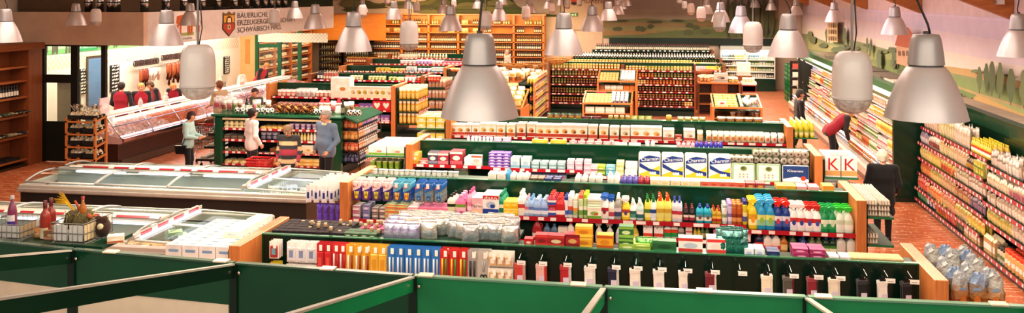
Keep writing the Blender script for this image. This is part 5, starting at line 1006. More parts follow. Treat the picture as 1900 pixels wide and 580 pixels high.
u3('tissue_box','tb_rose',lambda:k_box(.13,.12,.085,'#ecc8d4','#e0a0b8','#f4e0e4'),1051,1098,zz,.135,'rose pink tissue cube stacked in threes','box',rows=2,stack=3,sh=.086,jr=.03)
u3('tissue_box','tb_mixed',lambda:k_box(.12,.12,.085,'#d8ccd0','#a04870','#e8dce4'),1098,1108,zz,.12,'white and plum tissue cube','box',rows=2,stack=2,sh=.086)
u3('tissue_box','tb_lime',lambda:k_box(.15,.12,.085,'#a8c83c','#5a6a34','#e0e8b8'),1108,1123,zz,.15,'lime green tissue cube','box',rows=2,stack=2,sh=.086)
u3('tissue_box','tb_teal',lambda:k_box(.17,.12,.085,'#7cc0cc','#4a98b0','#c0e0e0'),1123,1143,zz,.18,'teal blue tissue cube','box',rows=2,stack=2,sh=.086)
u3('tissue_box','tb_cream',lambda:k_box(.14,.12,.085,'#e2d8a8','#d0c080','#f0e8c8'),1143,1158,zz,.14,'cream yellow tissue cube','box',rows=2,stack=3,sh=.086)
u3('tissue_box','tb_white',lambda:k_box(.22,.12,.12,'#f0eee8','#c8ccd4','#dfe2e6'),1159,1184,zz,.23,'white tissue box with grey lettering band','box',rows=2,stack=2,sh=.122)
TP=[('ch1','blue',1184.5,1226),('ch2','blue',1227,1269),('ch3','blue',1270.5,1312),('ch4','blue',1313.5,1357)]
for i,(key,st,a,b)in enumerate(TP):
 lab='white toilet paper pack with blue banner and yellow wave, '+['first from the tissue cubes','second from the tissue cubes','third from the tissue cubes','fourth, beside the green edged packs'][i]
 xa,xb=ux(a,Y3+.12),ux(b,Y3+.12)
 for s in range(1):put('toilet_paper_pack','tp_blue',lambda:k_tissue(.39,.24,.44,'blue'),((xa+xb)/2,Y3+.16,zz+.001),0,lab,'toilet paper',None,None,True)
for a,b,w in[(1358,1400,'nearer the blue bannered packs'),(1402,1449,'nearer the navy pack')]:xa,xb=ux(a,Y3+.12),ux(b,Y3+.12);put('toilet_paper_pack','tp_green',lambda:k_tissue(.41,.24,.32,'green'),((xa+xb)/2,Y3+.16,zz+.001),0,'white toilet paper pack with green border, the one '+w,'toilet paper',None,None,True)
xa,xb=ux(1451,Y3+.12),ux(1500,Y3+.12);put('toilet_paper_pack','tp_navy',lambda:k_tissue(.45,.24,.31,'navy'),((xa+xb)/2,Y3+.16,zz+.001),0,'white tissue pack with a navy front and red spot at the end of the shelf','toilet paper',None,None,True)
put('roll_pack','rp_a',lambda:k_rolls(4,1,.057,.1,'#d8e4c8'),((ux(1358,Y3)+ux(1400,Y3))/2-.02,Y3+.15,zz+.322),0,'single layer pack of toilet rolls lying on the first green bordered pack','toilet rolls',None,None,True)
put('roll_pack','rp_b',lambda:k_rolls(4,2,.057,.1,'#b8d48c'),((ux(1402,Y3)+ux(1449,Y3))/2-.03,Y3+.15,zz+.322),0,'green wrapped pack of eight toilet rolls lying on the second green bordered pack','toilet rolls',None,None,True)
put('roll_pack','rp_c',lambda:k_rolls(4,2,.06,.1,'#f0ece4'),((ux(1451,Y3)+ux(1500,Y3))/2-.0,Y3+.15,zz+.312),0,'white pack of eight toilet rolls lying on the navy pack','toilet rolls',None,None,True)
for key,u0,u1,z,fn,lab,p in[('q1',790,840,.93,lambda:k_box(.16,.1,.1,'#1e4c54','#2c2c6a','#3a7a80'),'dark teal pack on the low shelf of the tissue gondola',.17),('q2',838,872,.93,lambda:k_bag(.3,.1,.3,'#a8c0b0','#8cb4a4','#c8d0c4',seed=4),'grey green film pack on the low shelf of the tissue gondola',.32),('q3',874,906,.93,lambda:k_box(.15,.1,.09,'#38405c','#e8e0e4','#d8dce8'),'dark pack with white oval on the low shelf of the tissue gondola',.16),('q4',906,962,.93,lambda:k_box(.2,.14,.24,'#6a80b4','#30407c','#9cb0d0',spot2='#e8a0a8'),'blue nappy pack on the low shelf of the tissue gondola',.26),('q5',962,1052,.93,lambda:k_box(.14,.14,.24,'#8494b8','#2c3464','#b8425c',spot2='#dfe2ee',band2='#3a4474'),'grey blue hygiene pack with magenta letter on the low shelf of the tissue gondola',.15),('q6',1052,1096,.86,lambda:k_bag(.34,.14,.2,'#b8bcb4','#c8ccc4','#a8aca8',seed=6),'clear grey wadding bag on the low shelf of the tissue gondola',.36),('q7',1098,1160,.86,lambda:k_box(.2,.12,.16,'#8a8460','#6a6a4a','#a8a478'),'khaki kitchen roll pack on the low shelf of the tissue gondola',.22),('q8',1160,1200,.86,lambda:k_box(.2,.12,.16,'#8ca0a8','#c8ccd0','#6a8894'),'blue grey kitchen roll pack on the low shelf of the tissue gondola',.22),('q9',1200,1250,.86,lambda:k_bag(.3,.14,.2,'#c0c49c','#a8b47c','#d8d8c0',seed=7),'pale green film pack on the low shelf of the tissue gondola',.32),('q10',1250,1306,.86,lambda:k_bag(.3,.14,.2,'#7c98b8','#a8bcd4','#c8d4dc',seed=8),'blue film pack on the low shelf of the tissue gondola',.3),('q11',1364,1404,.86,lambda:k_box(.3,.14,.2,'#8c98a0','#4a5868','#c8d0d4'),'grey pack with pale oval on the low shelf of the tissue gondola',.32),('q12',1410,1450,.86,lambda:k_box(.34,.14,.22,'#5a6c80','#c8ccd0','#3c4a6c',spot2='#e4e8ec'),'slate kitchen roll pack with navy oval on the low shelf',.36),('q13',1456,1506,.86,lambda:k_box(.26,.14,.2,'#a8c0c0','#4a7c8c','#2c3c6c',spot2='#e0e4e8'),'pale teal kitchen roll pack with navy oval on the low shelf',.28)]:
 rowx('bulk_pack',key,fn,ux(u0,Y3+.15),ux(u1,Y3+.15),Y3+.17,z,p,lab,'packet',rows=1,jr=.03)
for u,t in((853,None),(1075,'Hakle')):
 m=MB();x=ux(u,Y3+.02);m.box(x-.22,x+.22,Y3-.02,Y3-.012,.86,1.18,'#b9c8b8')
 o=solo('shelf_placard',m,'bag_clear','clear hanging placard '+('with faint lettering below the rose tissue cubes' if t else 'below the wine red boxes'),'placard')
 m=MB();m.box(x-.2,x+.2,Y3-.024,Y3-.0205,.9,1.0,'#9fbfae');
 if t:write(m,t,x,Y3-.026,.95,.08,'#4a5a54');write(m,t,x,Y3-.026,1.08,.07,'#5a6a64')
 sub('print_strip',m,'paper',o)
yl3=Y3+.74
for key,u0,u1,fn,lab,p in[('e1',790,820,lambda:k_box(.3,.12,.03,'#d8d4d4','#c0bcbc'),'flat grey tray on the ledge behind the filter boxes',.3),('e2',866,916,lambda:k_bottle(.06,.05,.12,'#e4e4ec','#8a90c0',None,None,'flat'),'little white and blue bottle on the ledge behind the wine red boxes',.08),('e3',916,950,lambda:k_box(.15,.12,.09,'#c0b4cc','#a894b8','#d8cce0'),'lilac pack on the ledge behind the purple boxes',.16),('e4',985,1054,lambda:k_box(.3,.12,.07,'#e0bc38','#c89c20','#f0d868'),'long yellow pack on the ledge behind the mint packets',.31),('e5',1056,1150,lambda:k_box(.14,.12,.06,'#d8a8a8','#c04858','#f0e0d8'),'pink and white pack on the ledge',.15),('e6',1140,1190,lambda:k_box(.22,.12,.05,'#e8e4dc','#d8d0c8'),'white flat carton on the ledge',.23),('e7',1196,1216,lambda:k_bottle(.08,.06,.12,'#e8dcdc','#d8b0b8',None,None,'jug'),'blush coloured bottle on the ledge',.1),('e8',1255,1290,lambda:k_bottle(.08,.06,.1,'#e8a0a8','#d88090',None,None,'jug'),'pink bottle on the ledge behind the toilet paper',.09),('e9',1288,1342,lambda:k_bottle(.08,.07,.12,'#3c38a0','#4a48b8',None,None,'jug'),'royal blue bottle on the ledge behind the toilet paper',.085)]:
 rowx('ledge_pack',key,fn,ux(u0,yl3),ux(u1,yl3),yl3,1.587,p,lab,'packet',rows=1)
for j in range(4):
 for i in range(2):put('white_box','wb3',lambda:k_box(.34,.26,.18,'#efece6','#7fae3c','#e2dad0',spot2='#c88a6c'),(-5.38+i*.36,Y3+.2+j*.29,1.381),jit(.02),'white carton with green foot on the end shelf beside the tissue gondola','box',near=True)
for j in range(3):
 for i in range(5):put('green_tin','gt3',lambda:k_cup(.11,.16,'#a8c04c','#dce8b0','#88a83c'),(-5.5+i*.12,Y3+.18+j*.14,1.101),0,'light green tub in the row under the white cartons','tub')
for i in range(2):put('cereal_box','kb',lambda:k_box(.26,.09,.36,'#f0ece6','#d8a868','#f6f2ec',text='K',tcol='#c0272d',tz=.58,ts=.3,side='#d8ccc0'),(2.88+i*.275,Y3+.16,1.241),0,'white cereal box with big red letter on the end shelf beside the toilet paper','box',near=True)
for i in range(2):
 for j in range(6):put('cereal_box','kb_plain',lambda:k_box(.26,.09,.36,'#efe9e2','#d8a868','#c04038'),(2.88+i*.275,Y3+.26+j*.1,1.241),jit(.01),'white cereal box standing behind the red lettered ones','box',near=False)
put('cereal_box','kb_flat',lambda:k_box(.3,.22,.07,'#e8e4e2','#c8c4c4'),(3.0,Y3+.24,1.604),0,'pale flat box lying on the red lettered cereal boxes','box')
for i in range(5):put('canned_food','cf_end',lambda:k_cup(.1,.12,'#c9c2b4','#d8d4cc','#a89c88'),(2.78+i*.11,Y3+.12,1.021),0,'pale tin under the red lettered cereal boxes','can')
def u4(name,key,fn,u0,u1,z,pitch,label,cat,rows=2,rp=.09,y=Y4+.15,**k):rowx(name,key,fn,ux(u0,y),ux(u1,y),y,z,pitch,label,cat,rows=rows,rp=rp,**k)
CB=[('c1',834,862,.2,.24,'#f0ece0','#c8402c','#d8a058','#a87038','white cereal box with red foot and brown flakes, nearest the left panel'),('c2',862,890,.16,.25,'#f2eee2','#b8462c','#c89850','#8a5a2c','white muesli box with pale bowl, second group from the left panel'),('c3',890,920,.2,.28,'#f2ece0','#c05a34','#e0c070','#9c8a3c','white cereal box with yellow bowl, third group'),('c4',920,958,.19,.27,'#f4ecd8','#c8602c','#e8a848','#b86a28','cream cereal box with golden flakes, fourth group'),('c5',958,996,.19,.3,'#f2e8d4','#b83c28','#d89048','#8a3c20','cream cereal box with orange flakes, fifth group'),('c6',996,1040,.2,.28,'#f2e6cc','#c0442c','#e0b060','#a0522c','cream cereal box with a brown bowl, sixth group'),('c7',1040,1090,.2,.29,'#f4ecdc','#b8402a','#d8a45c','#7a4424','cereal box with brown flakes in the middle of the row'),('c8',1090,1130,.2,.28,'#f2e8d6','#cc5030','#e4b468','#b46c34','cereal box with amber flakes right of the middle'),('c9',1130,1170,.2,.27,'#f4eee0','#c85a38','#d8c8a0','#8a6a44','pale cereal box with a muesli bowl'),('c10',1170,1228,.23,.28,'#f4f0e8','#b4432e','#e8b878','#d0803c','white cereal box with orange fruit and red foot'),('c11',1229,1252,.24,.24,'#f2efe8','#c06a4c','#d8ccb8','#a8906c','white oat box standing alone'),('c12',1266,1292,.24,.24,'#f4f2ec','#c44e3a','#e0d4c0','#b09870','white oat flake box beside the gap')]
for key,u0,u1,w,h,a,b,c,d,lab in CB:u4('cereal_box',key,(lambda w=w,h=h,a=a,b=b,c=c,d=d:k_box(w,.07,h,a,b,c,spot2=d,band2=mixc(a,d,.12))),u0,u1,1.24,w+.006,lab,'box',rows=4,jr=.02)
u4('cereal_box','c13',lambda:k_box(.14,.07,.12,'#b8402c','#e8d8c8','#e8c8b0'),1252,1266,1.24,.14,'small red box between the two oat boxes','box',rows=2)
u4('cereal_bag','cbag1',lambda:k_bag(.13,.08,.22,'#d8b070','#e8d0a0','#f0e8d8',seed=1),1292,1306,1.24,.13,'tan muesli bag at the gap of the cereal row','bag',rows=2)
u4('cereal_bag','cbag2',lambda:k_bag(.12,.09,.2,'#ead9c0','#d89858','#f2ece2','#c87838',seed=2),1310,1366,1.24,.125,'cream muesli bag with orange print','bag',rows=3)
u4('cereal_bag','cbag3',lambda:k_bag(.12,.09,.2,'#e8d4b8','#e0b070','#f4eee4','#b85838',seed=3),1366,1418,1.24,.125,'cream muesli bag with amber print','bag',rows=3)
u4('cereal_bag','cbag4',lambda:k_bag(.12,.09,.19,'#eadfd2','#d8a888','#f4f0ea','#c04a40',seed=4),1418,1456,1.24,.125,'cream muesli bag with red print by the wooden panel','bag',rows=3)
for key,u0,u1,cs in[('lc1',834,900,('#4a4c58','#c8c8d0','#8a8c98')),('lc2',990,1052,('#e0c040','#c8a020','#f0dc70')),('lc3',1060,1140,('#d09090','#b84a50','#ecdcd4'))]:pass
yl4=Y4+.74
for key,u0,u1,fn,lab,p in[('h1',1015,1080,lambda:k_bag(.16,.1,.12,'#6a3a3a','#c89038','#3c5a40',seed=3),'dark mixed bag on the ledge behind the cereal boxes',.17),('h2',1080,1116,lambda:k_box(.2,.12,.06,'#5c1c2c','#7a2c38','#a8505c'),'dark red chocolate box on the ledge behind the cereal boxes',.21),('h2b',1084,1104,lambda:k_box(.3,.1,.06,'#e8e0d4','#c86a3c','#d89858'),'white and orange pack lying on the ledge behind the cereal boxes',.3),('h3',1128,1170,lambda:k_jar(.11,.1,'#a8944c','#d8ccb0'),'olive jar on the ledge behind the cereal boxes',.13),('h4',1170,1210,lambda:k_bag(.15,.1,.1,'#b8c06c','#e0dca8','#8a9c4c',seed=9),'pale green bag on the ledge behind the cereal boxes',.16),('h5',1236,1246,lambda:k_jar(.13,.13,'#b89838','#d8c870'),'single golden jar on the ledge behind the cereal boxes',.14),('h6',1256,1310,lambda:k_bag(.15,.1,.1,'#c8b478','#98a858','#d8d0b0',seed=10),'yellowish bag on the ledge behind the cereal boxes',.16),('h7',1330,1415,lambda:k_bag(.2,.12,.12,'#5c3028','#b8803c','#e8dcc0',seed=11),'brown chocolate bag on the ledge in front of the green display box',.19),('h8',1418,1456,lambda:k_box(.1,.1,.04,'#b8c0c4','#8a949c'),'silver grey pack on the ledge by the wooden panel',.12)]:
 rowx('ledge_pack',key,fn,ux(u0,yl4),ux(u1,yl4),yl4,1.587,p,lab,'packet',rows=1)
for j in range(6):
 for i in range(4):put('oil_bottle','oil_y',lambda:k_bottle(.09,.09,.33,'#d8cc3c','#e8e4d4','#e8e0a0','#a8b848','round'),(2.74+i*.115,Y4+.16+j*.16,1.381),jit(.05),'yellow oil bottle with white cap on the end shelf beside the cereal gondola','bottle',near=(j<2))
for i in range(4):put('oil_bottle','oil_d',lambda:k_bottle(.09,.09,.3,'#a89c3c','#d8d0b8','#c8bc70',None,'round'),(2.74+i*.115,Y4+.16,.901),0,'darker oil bottle under the yellow ones on the end shelf','bottle')
for lv,st in((1.38,2),(1.0,2)):
 for j in range(4):
  for i in range(3):
   for s in range(st):put('egg_noodle_pack','en_y',lambda:k_box(.2,.16,.13,'#e6d24c','#f2ecd0','#f4efe0',top='#f2eee6'),(-5.5+i*.22,Y4+.2+j*.27,lv+.001+s*.132),jit(.03),'yellow pack with white lid on the '+('upper' if lv>1.2 else 'lower')+' end shelf beside the cereal gondola','packet')
yk=Y1+.36
def h1(key,u0,u1,fn,lab,name='stationery_card',z=1.59,deep=3,n=None):
 x0,x1=ux(u0,yk),ux(u1,yk);n=n or max(1,round((x1-x0)/.105));hooks(x0,x1,yk,z,(x1-x0)/n,name,key,fn,lab,'card pack',deep,.05)
h1('s_red',588,609,lambda:k_hang(.11,.24,'#e8e2de','#b83034','blister','#7a9cc0'),'white and red hanging pack, nearest the wooden panel',n=1)if False else None
h1('s_a',500,518,lambda:k_hang(.115,.2,'#eceae4','#a8383c','blister','#7ab0c0'),'clear pack with red foot hanging alone by the wooden panel',n=1)
h1('s_a2',500,518,lambda:k_hang(.115,.22,'#d8c83c','#e8d84c','blister','#b04030'),'yellow pack hanging below the clear one by the wooden panel',z=1.34,n=1)
h1('s_b',532,588,lambda:k_hang(.12,.23,'#e6e4e2','#d8dce4','blister','#8a9ac0'),'white and grey blister card, upper hooks')
h1('s_b2',532,588,lambda:k_hang(.12,.23,'#e0dcd8','#e4e2e2','blister','#70707c'),'white and silver blister card, lower hooks',z=1.34)
h1('s_red2',588,616,lambda:k_hang(.1,.38,'#b8242c','#c8333a','blister','#d85a50'),'tall red pen card')
h1('s_red3',616,643,lambda:k_hang(.1,.36,'#c43232','#d8d0c8','pen','#b02c30'),'red card with pens and a blue emblem')
h1('s_yel',643,687,lambda:k_hang(.1,.39,'#d8a02c','#e8e0d0','pen','#8a3030'),'ochre yellow card with pens')
h1('s_yel2',687,718,lambda:k_hang(.12,.37,'#d8a838','#e0b448','blister','#d49c30'),'broad mustard yellow card')
h1('s_blue',718,816,lambda:k_hang(.1,.38,'#2f78c0','#e8e8ec','pen','#b0b8c4'),'blue card with pens and white tag')
h1('s_ry',816,868,lambda:k_hang(.1,.34,'#c8302c','#e0c83c','pen','#4a9a3c'),'red and yellow card with felt pens')
h1('s_gry',868,886,lambda:k_hang(.11,.38,'#a8a4a0','#28282c','pen','#403c40'),'grey card with black pens',n=1)
h1('s_scis',888,908,lambda:k_hang(.14,.38,'#b8b4ac','#1c1c20','scissors'),'grey card with black handled scissors',n=1)
for zrow,zz_ in enumerate((1.58,1.41,1.24)):h1('s_note%d'%zrow,908,950,lambda:k_hang(.11,.155,'#e8e2d8','#d0b088','blister','#f2ecdc'),'small white and tan pack in the '+('top','middle','bottom')[zrow]+' row before the socks',name='note_pack',z=zz_,n=3)
h1('s_low',620,780,lambda:k_hang(.11,.2,'#c8b060','#4a4c8a','blister','#b83a3c'),'half hidden lower card behind the green shelving',z=1.17,deep=1)
h1('s_low2',780,940,lambda:k_hang(.11,.2,'#c8ccd0','#2c5a9c','blister','#c04038'),'half hidden blue lower card behind the green shelving',z=1.18,deep=1)
SK=[(963,'#c8483c','#d8b0a8','red and pink'),(1003,'#e0b4ac','#c83c34','pale pink'),(1048,'#b82c34','#d8d0d0','bright red'),(1093,'#f0ece6','#e4dfd8','white, first'),(1137,'#2a2c44','#e4e0dc','navy and white'),(1177,'#efe9e0','#e6e0d6','white, second'),(1221,'#ece8e2','#f0ece6','white with broad band'),(1268,'#f0ece2','#2a2622','white over black'),(1272,None,None,None),(1318,'#7c2430','#e8e2da','dark red over white'),(1422,'#e6dcc6','#efe8d8','plain cream'),(1462,'#5a544c','#7c2430','grey over dark red'),(1507,'#8a2832','#4a3a34','wine red over brown'),(1547,'#e9e0cc','#efe8da','cream with paper band'),(1600,'#1c1c1e','#241f1f','black'),(1638,'#e8e4de','#1e1e20','white over black, last'),(1682,'#19191a','#201e1e','very dark, last')]
ys=Y1+.38
for u,a,b,w in SK:
 if a is None:continue
 x=ux(u,ys)
 for d in range(2):put('sock_pair','sk'+str(u),(lambda a=a,b=b:k_sock(a,b)),(x,ys+d*.05,1.46),.15+jit(.1),w+' sock pair hanging on a hook on the green back panel','socks',near=True)
m0={}
for u in(963,1003,1048,1093,1137,1177,1221,1268,1318,1368,1422,1462,1507,1547,1600,1638,1682):
 x=ux(u,ys)
 m=MB();m.tube([(x,Y1+.555,1.55),(x,ys-.1,1.515),(x,ys-.12,1.53)],.005,'#d4d8d4',5);m.tube([(x+.02,Y1+.555,1.58),(x+.02,ys-.13,1.55)],.004,'#d4d8d4',5)
 o=solo('peg_hook',m,'chrome','chrome double peg hook on the green back panel above the socks','hook',group='peg hooks over the socks')
 if u not in(1422,1600):
  m=MB();m.box(x+.0,x+.09,ys-.14,ys-.136,1.49,1.535,'#f2eeea');m.box(x+.015,x+.07,ys-.142,ys-.14,1.505,1.51,'#8a8684');solo('hook_price_tag',m,'paper','white price tag clipped to a peg hook over the socks','price tag',group='white price tags over the socks')
zt=1.585
def t1(name,key,fn,u0,u1,y,pitch,lab,cat,rows=1,rp=.12,**k):rowx(name,key,fn,ux(u0,y),ux(u1,y),y,zt,pitch,lab,cat,rows=rows,rp=rp,**k)
t1('cosmetic_case','cc_dark',lambda:k_box(.085,.1,.045,'#2a1c26','#c0b8bc','#3a2830',top='#1e161c'),508,640,Y1+.7,.09,'dark cosmetic case on the top board near the left wooden panel','case',rows=5,rp=.115,jr=.03)
t1('cosmetic_case','cc_green',lambda:k_box(.1,.1,.05,'#3c5a44','#e0d8c0','#c8c0a0',top='#4a6a50'),640,700,Y1+.7,.11,'green and gold cosmetic case on the top board','case',rows=2,rp=.115)
t1('cosmetic_case','cc_mag',lambda:k_box(.1,.1,.05,'#a83c64','#e0c8d0','#d8a8b8',top='#b84a74'),668,720,Y1+.94,.11,'magenta cosmetic case on the top board','case',rows=2,rp=.115)
for k in range(34):
 u=R.uniform(560,760);y=Y1+.7+R.random()*.5;put('cosmetic_jar',R.choice(['cj1','cj2','cj3']),{}.get('x')or(lambda:k_jar(.045,.05,'#a88c6c','#c8b08c')),(ux(u,y),y,zt+.05*R.choice([0,1])),0,'small pearly cosmetic pot among the dark cases on the top board','pot',group='pearly cosmetic pots')
for key,c in(('sv1','#c8c4bc'),('sv2','#b8b4b4'),('sv3','#d4cdc0')):
 for k in range(26):
  u=R.uniform(752,952);y=Y1+.68+R.random()*.6;put('foil_bag',key,(lambda c=c,key=key:k_foil(c,mixc(c,'#a8bcd0',.5),int(key[2]),.2,.2)),(ux(u,y),y,zt),jit(.25),'silvery foil bag of cotton wool, upright in the crowd on the top board','bag',group='silver foil bags',near=False)
for k in range(12):u=722+k*5;y=Y1+.68+(k%3)*.18;put('foil_bag','sv_lilac',lambda:k_foil('#a8a0c8','#c8c0e0',6,.15,.18),(ux(u,y),y,zt),jit(.2),'lilac tinted foil bag on the top board beside the silver ones','bag',near=False)
PT='on the top board of the sock gondola'
for key,u0,u1,w,d,h,cs,lab,st,rows,yy in[('pt_r0',972,991,.1,.12,.08,('#c8242c','#d84a44','#e8c8b8'),'low red pack '+PT+' beside the silver bags',1,1,.68),('pt_r1',990,1022,.15,.14,.13,('#b42028','#d83c38','#8a1820'),'deep red pet food box, first group '+PT,1,2,.68),('pt_r2',1014,1052,.19,.14,.13,('#a81e28','#c84038','#e0c8a0'),'deep red pet food box with cream emblem '+PT,1,2,.68),('pt_r3',1052,1074,.16,.14,.15,('#b82830','#8c1c24','#d8a868'),'red pet food box beside the yellow boxes '+PT,1,2,.68),('pt_y1',1069,1098,.19,.14,.12,('#e8a424','#f0c84c','#c87c18'),'golden yellow box in a stack of two '+PT,2,2,.68),('pt_y2',1100,1146,.18,.14,.16,('#eca828','#c8601c','#d88a20'),'yellow pet food box with red print '+PT,1,2,.68),('pt_g0',1150,1174,.16,.14,.13,('#2f6a34','#8ab84c','#c8d8a0'),'green tea box standing on others '+PT,2,1,.74),('pt_g1',1143,1186,.18,.12,.075,('#9cb850','#5a8a3c','#d8e0a8'),'light green tea box '+PT,1,2,.66),('pt_g2',1182,1200,.18,.1,.04,('#b8d060','#88a840','#e0e8b0'),'pale lime packet '+PT,2,2,.68),('pt_g3',1216,1250,.26,.14,.12,('#2c6038','#3a7a48','#1e4a2c'),'plain dark green box '+PT,1,1,.7),('pt_w1',1268,1294,.26,.12,.17,('#e8e4e0','#c84038','#b8c0d0'),'white tissue pouch with red edge '+PT,1,1,.7),('pt_w2',1318,1340,.2,.1,.17,('#ece4e0','#d8403c','#f0d8d0'),'white and red pouch '+PT,1,2,.72),('pt_bl',1380,1418,.1,.1,.08,('#e4e6ee','#3c4c98','#b8c0dc'),'white and blue small pack '+PT,1,3,.66),('pt_nb',1418,1450,.13,.1,.06,('#22305c','#c8ccd8','#3c4c80'),'navy flat pack '+PT,1,3,.66),('pt_mg',1470,1530,.16,.12,.05,('#a02c60','#c04a80','#e0a0c0'),'magenta packet '+PT,2,3,.7),('pt_st',1535,1578,.1,.08,.04,('#e8e0e4','#b83c5c','#d8ccd4'),'white and red striped little pack '+PT,1,3,.66)]:
 rows=min(rows,2)if d<.13 else 1;y=Y1+min(yy,.66+d/2-.0);y=Y1+.64+d/2;rowx('top_pack',key,(lambda w=w,d=d,h=h,cs=cs:k_box(w,d,h,cs[0],cs[1],cs[2],band2=cs[1]if h>.1 else None)),ux(u0,y),ux(u1,y),y,zt,w+.006,lab,'packet',rows=rows,rp=d+.012,stack=st,sh=h+.002,jr=.04)
for k in range(14):u=1342+(k%5)*8;y=Y1+.68+(k//5)*.07;put('foil_bag','gb_teal',lambda:k_foil('#145a50','#2c8474',5,.17,.2),(ux(u,y),y,zt+(.06 if k%2 else 0)),jit(.2),'dark teal foil bag piled on the top board of the sock gondola','bag')
for k in range(6):u=1190+k*4;y=Y1+.7;put('foil_bag','gb_grn',lambda:k_foil('#4a9a30','#8cc050',4,.14,.14),(ux(u,y),y,zt),jit(.2),'bright green foil bag on the top board beside the dark green box','bag')
for k in range(8):u=1582+k*12;y=Y1+.72;put('wooden_brush','br',lambda:k_brush(),(ux(u,y),y,zt),jit(.1),'pale wooden brush lying at the right end of the top board','brush')
def k_foil(c,c2,seed,w=.16,h=.19):
 return[('bag',k_bag(w,.075,h,c,c2,mixc(c,'#ffffff',.3),None,seed=seed)[0][1],'foil')]
def k_brush():
 m=MB();m.bbox(-.04,.04,-.1,.1,.03,.05,'#d8b888',.01);b=MB()
 for i in range(4):
  for j in range(8):b.box(-.032+i*.018,-.02+i*.018,-.09+j*.023,-.077+j*.023,0,.03,'#f2ece0')
 return[('brush_head',m,'paper'),('bristles',b,'cloth')]
def k_pouch(c,c2,topc,seed):
 r=random.Random(seed);m=MB();m.lathe([(1e-4,0,c),(.082,0,c),(.088,.03,c),(.09,.14,c),(.088,.22,c2),(.084,.29,mixc(c2,topc,.5)),(.076,.35,topc),(.066,.41,topc),(.05,.45,topc),(.03,.47,topc),(1e-4,.46,topc)],c,10,1,.7)
 m.v=[(x+r.uniform(-.012,.012),y+r.uniform(-.012,.012)-.05*z*z,z+r.uniform(-.02,.02)if z>.05 else z)for x,y,z in m.v];m.sm=[False]*len(m.sm)
 b=MB();b.oval(0,.2,.03,.06,-.074,'#c8742c');b.quad([(-.04,-.07,.3),(.035,-.07,.31),(.03,-.073,.335),(-.035,-.073,.33)],'#8ca8c8');return[('pouch',m,'film'),('print',b,'paper')]
for j in range(7):
 for i in range(3):
  if(i+j)%5==4:continue
  put('film_pack','fp%d'%((i+j)%3),(lambda q=(i+j)%3:k_pouch(['#9c5c30','#8c5428','#a46a3c'][q],['#b8865a','#a87844','#c09468'][q],['#a8acb0','#90a4c0','#b4b4ae'][q],q)),(2.86+i*.17+jit(.02),Y1+.14+j*.17,1.201),jit(.4),'crumpled clear bag with blue and silver top on the end shelf by the sock gondola','bag',near=True)
for j in range(9):
 for i in range(4):
  put('white_carton','wc1',lambda:k_wc(),(-5.52+i*.205,Y1+.14+j*.135,1.321),jit(.01),'white carton with blue wave standing at the left end of the stationery gondola','box',near=(j<1))
for i in range(4):put('white_carton','wc1',lambda:k_wc(),(-5.52+i*.205,Y1+.14,1.051),0,'white carton with blue wave, lower row at the left end','box',near=True)
for j in range(3):put('white_carton','wc_b',lambda:k_box(.2,.28,.07,'#f0eee8','#e0e8d0','#c8d4dc',top='#f4f2ea'),(-5.0,Y1+.6+j*.3,1.573),jit(.1),'white carton lying on top of the blue waved cartons','box')
def k_wc():
 o=k_box(.195,.125,.25,'#eff0f0',None,None,side='#e2e2e0',top='#f4f3ea');m=MB();y=-.0637
 m.quad([(-.097,y,.05),(-.04,y,.07),(.03,y,.05),(.097,y,.065),(.097,y,.03),(-.097,y,.03)],'#2f6cc0');m.front(-.06,.06,.17,.2,y,'#8ab0d8');m.quad([(-.06,-.02,.251),(.05,-.03,.251),(.05,.02,.251),(-.06,.03,.251)],'#cfe0b8');m.quad([(-.03,-.01,.2515),(.03,-.015,.2515),(.03,.01,.2515),(-.03,.015,.2515)],'#6a98cc')
 o.append(('print',m,'paper'));return o
